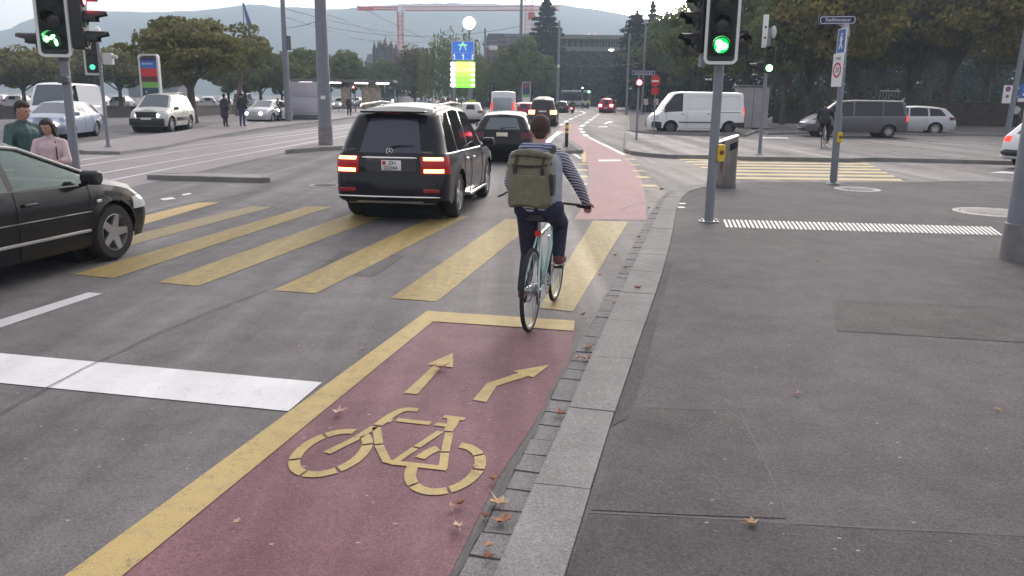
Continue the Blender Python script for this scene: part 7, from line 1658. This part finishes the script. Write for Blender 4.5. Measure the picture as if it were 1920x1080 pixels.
# flag
Yf = 110.0; t = thing("flag", "limp dark blue flag on a pole above the left trees", "flag", (xat(462, Yf), Yf, 0)); b = MB(); b.tube([(0, 0, 0), (0, 0, zat(462, 4, Yf))], .06, 6); b.build("flag_pole", GREYD, t)
zf0, zf1 = zat(467, 53, Yf), zat(462, 6, Yf); b = MB(); vs = []
for i in range(11):
    f = i/10; z = lerp(zf1, zf0, f); w0 = .06+.0*f; w1 = .22+1.0*f**1.2
    for k in range(5): g_ = k/4; vs.append((lerp(w0+.5*f*f, w1, g_), .14*sin(g_*7+f*3), z-.1*g_))
b.add(vs, [(i*5+k, i*5+k+1, i*5+5+k+1, i*5+5+k) for i in range(10) for k in range(4)]); fo = b.build("cloth", mat("blue flag cloth", (.06, .09, .34), .7), t); md = fo.modifiers.new("t", 'SOLIDIFY'); md.thickness = .02
# cranes
CR = mat("crane red", (.60, .07, .07), .5); CW = mat("crane pale red", (.66, .24, .24), .5)
def lattice(b, A, B, w, n, r=.09, tri=False):
    A = Vector(A); B = Vector(B); t = (B-A).normalized(); up = Vector((0, 0, 1)) if abs(t.z) < .7 else Vector((1, 0, 0)); s_ = t.cross(up).normalized(); u = s_.cross(t)
    C = [s_*w/2-u*w/2, -s_*w/2-u*w/2, u*w/2] if tri else [s_*w/2-u*w/2, -s_*w/2-u*w/2, -s_*w/2+u*w/2, s_*w/2+u*w/2]
    for c in C: b.tube([A+c, B+c], r, 4)
    m = len(C)
    for i in range(n):
        for k in range(m): p = A.lerp(B, i/n)+C[k]; q = A.lerp(B, (i+1)/n)+C[(k+1) % m]; b.tube([p, q], r*.6, 3, cap=False); b.tube([A.lerp(B, i/n)+C[k], A.lerp(B, i/n)+C[(k+1) % m]], r*.6, 3, cap=False)
Yc = 330.0; zj = zat(752, 16, Yc); tx = xat(752, Yc); t = thing("tower_crane", "red tower crane with long horizontal jib in front of the hill", "crane", (tx, Yc, 0)); b = MB(); lattice(b, (0, 0, 0), (0, 0, zj-1), 1.9, 20, .19); b.build("tower", CR, t)
b = MB(); lattice(b, (1, 0, zj), (xat(1046, Yc)-tx, 0, zj+.8), 1.5, 40, .16, True); b.build("jib", CW, t); b = MB(); lattice(b, (-1, 0, zj), (xat(672, Yc)-tx, 0, zj), 1.0, 9, .2, True); cj = b.build("counter_jib", CR, t)
b = MB(); b.rbox((xat(690, Yc)-tx, 0, zj-.2), (6, 1.6, 1.5), .1); b.build("counterweight", CR, cj); b = MB(); b.tube([(-1, 0, zj), (0, 0, zj+3), (1, 0, zj)], .15, 5); b.tube([(0, 0, zj+3), (xat(690, Yc)-tx, 0, zj+.6)], .05, 4); b.tube([(0, 0, zj+3), (22, 0, zj+1)], .05, 4); b.build("apex", CW, t); b = MB(); b.rbox((1.2, -.8, zj-1.6), (1.3, 1.3, 1.8), .1); b.build("cab", WHITED, t)
Yc = 300.0; tx = xat(990, Yc); t = thing("tower_crane", "second pinkish crane mast rising between the tall pole and the spruce", "crane", (tx, Yc, 0)); b = MB(); lattice(b, (0, 0, 0), (0, 0, zat(990, -70, Yc)), 2.6, 30, .16); b.build("tower", CW, t); b = MB(); b.rbox((1.0, -1.2, zat(990, 30, Yc)), (2.4, 2, 2.4), .2); b.build("cab", CR, t)
# --- hills
RIDGE = [(-900, 95), (-500, 80), (-200, 70), (0, 60), (25, 56), (45, 44), (75, 33), (100, 26), (160, 21), (240, 22), (300, 23), (380, 20), (430, 14), (470, 8), (500, 9), (525, 15), (560, 13), (600, 18), (650, 17), (700, 12), (760, 7), (860, 5), (950, 8), (1010, 9), (1060, 9), (1085, 14), (1120, 18), (1160, 25), (1230, 40), (1320, 52), (1500, 60), (1900, 62), (2500, 80), (3200, 100)]
YH = 1500.0; r = random.Random(8); hb_ = MB(); n = 260; rows = 9; vs = []
for i in range(n+1):
    px = lerp(-900, 3200, i/n); py = pw(RIDGE, px)+r.uniform(-.8, .8); g0 = G(px, py, y=YH)
    for k in range(rows+1):
        f = k/rows; y = lerp(YH+180, YH-560, f); prof_ = [(0, .55), (.22, 1.0), (.4, .88), (.7, .42), (1, 0)]
        z = g0.z*pw(prof_, f)*(1+(.04*sin(px*.006+k*1.3) if 0 < f < 1 and abs(f-.222) > .02 else 0)); 
        if k == 2: z = g0.z
        vs.append((g0.x*y/YH, y if k != 2 else YH, max(z, -.5)))
hb_.add(vs, [(i*(rows+1)+k, i*(rows+1)+k+1, (i+1)*(rows+1)+k+1, (i+1)*(rows+1)+k) for i in range(n) for k in range(rows)])
struct(hb_.build("hill", mat("wooded hillside", (.035, .045, .03), .95, var=.35, vscale=.02), smooth=True, angle=80))
# --- hazy air
hz = MB(); hz.box((150, 750, 95), (3600, 2100, 194)); o = hz.build("haze", None, smooth=False); o.data.materials.clear()
hm = bpy.data.materials.new("haze air"); hm.use_nodes = True; nn = hm.node_tree.nodes; ll = hm.node_tree.links; nn.remove(nn["Principled BSDF"]); pvn = nn.new("ShaderNodeVolumePrincipled")
pvn.inputs["Color"].default_value = (.64, .82, 1.0, 1); pvn.inputs["Density"].default_value = .0009; pvn.inputs["Anisotropy"].default_value = .2; ll.new(pvn.outputs[0], nn["Material Output"].inputs["Volume"]); o.data.materials.append(hm); stuff(tag(o, "thin bluish evening haze over the whole place", "haze"))
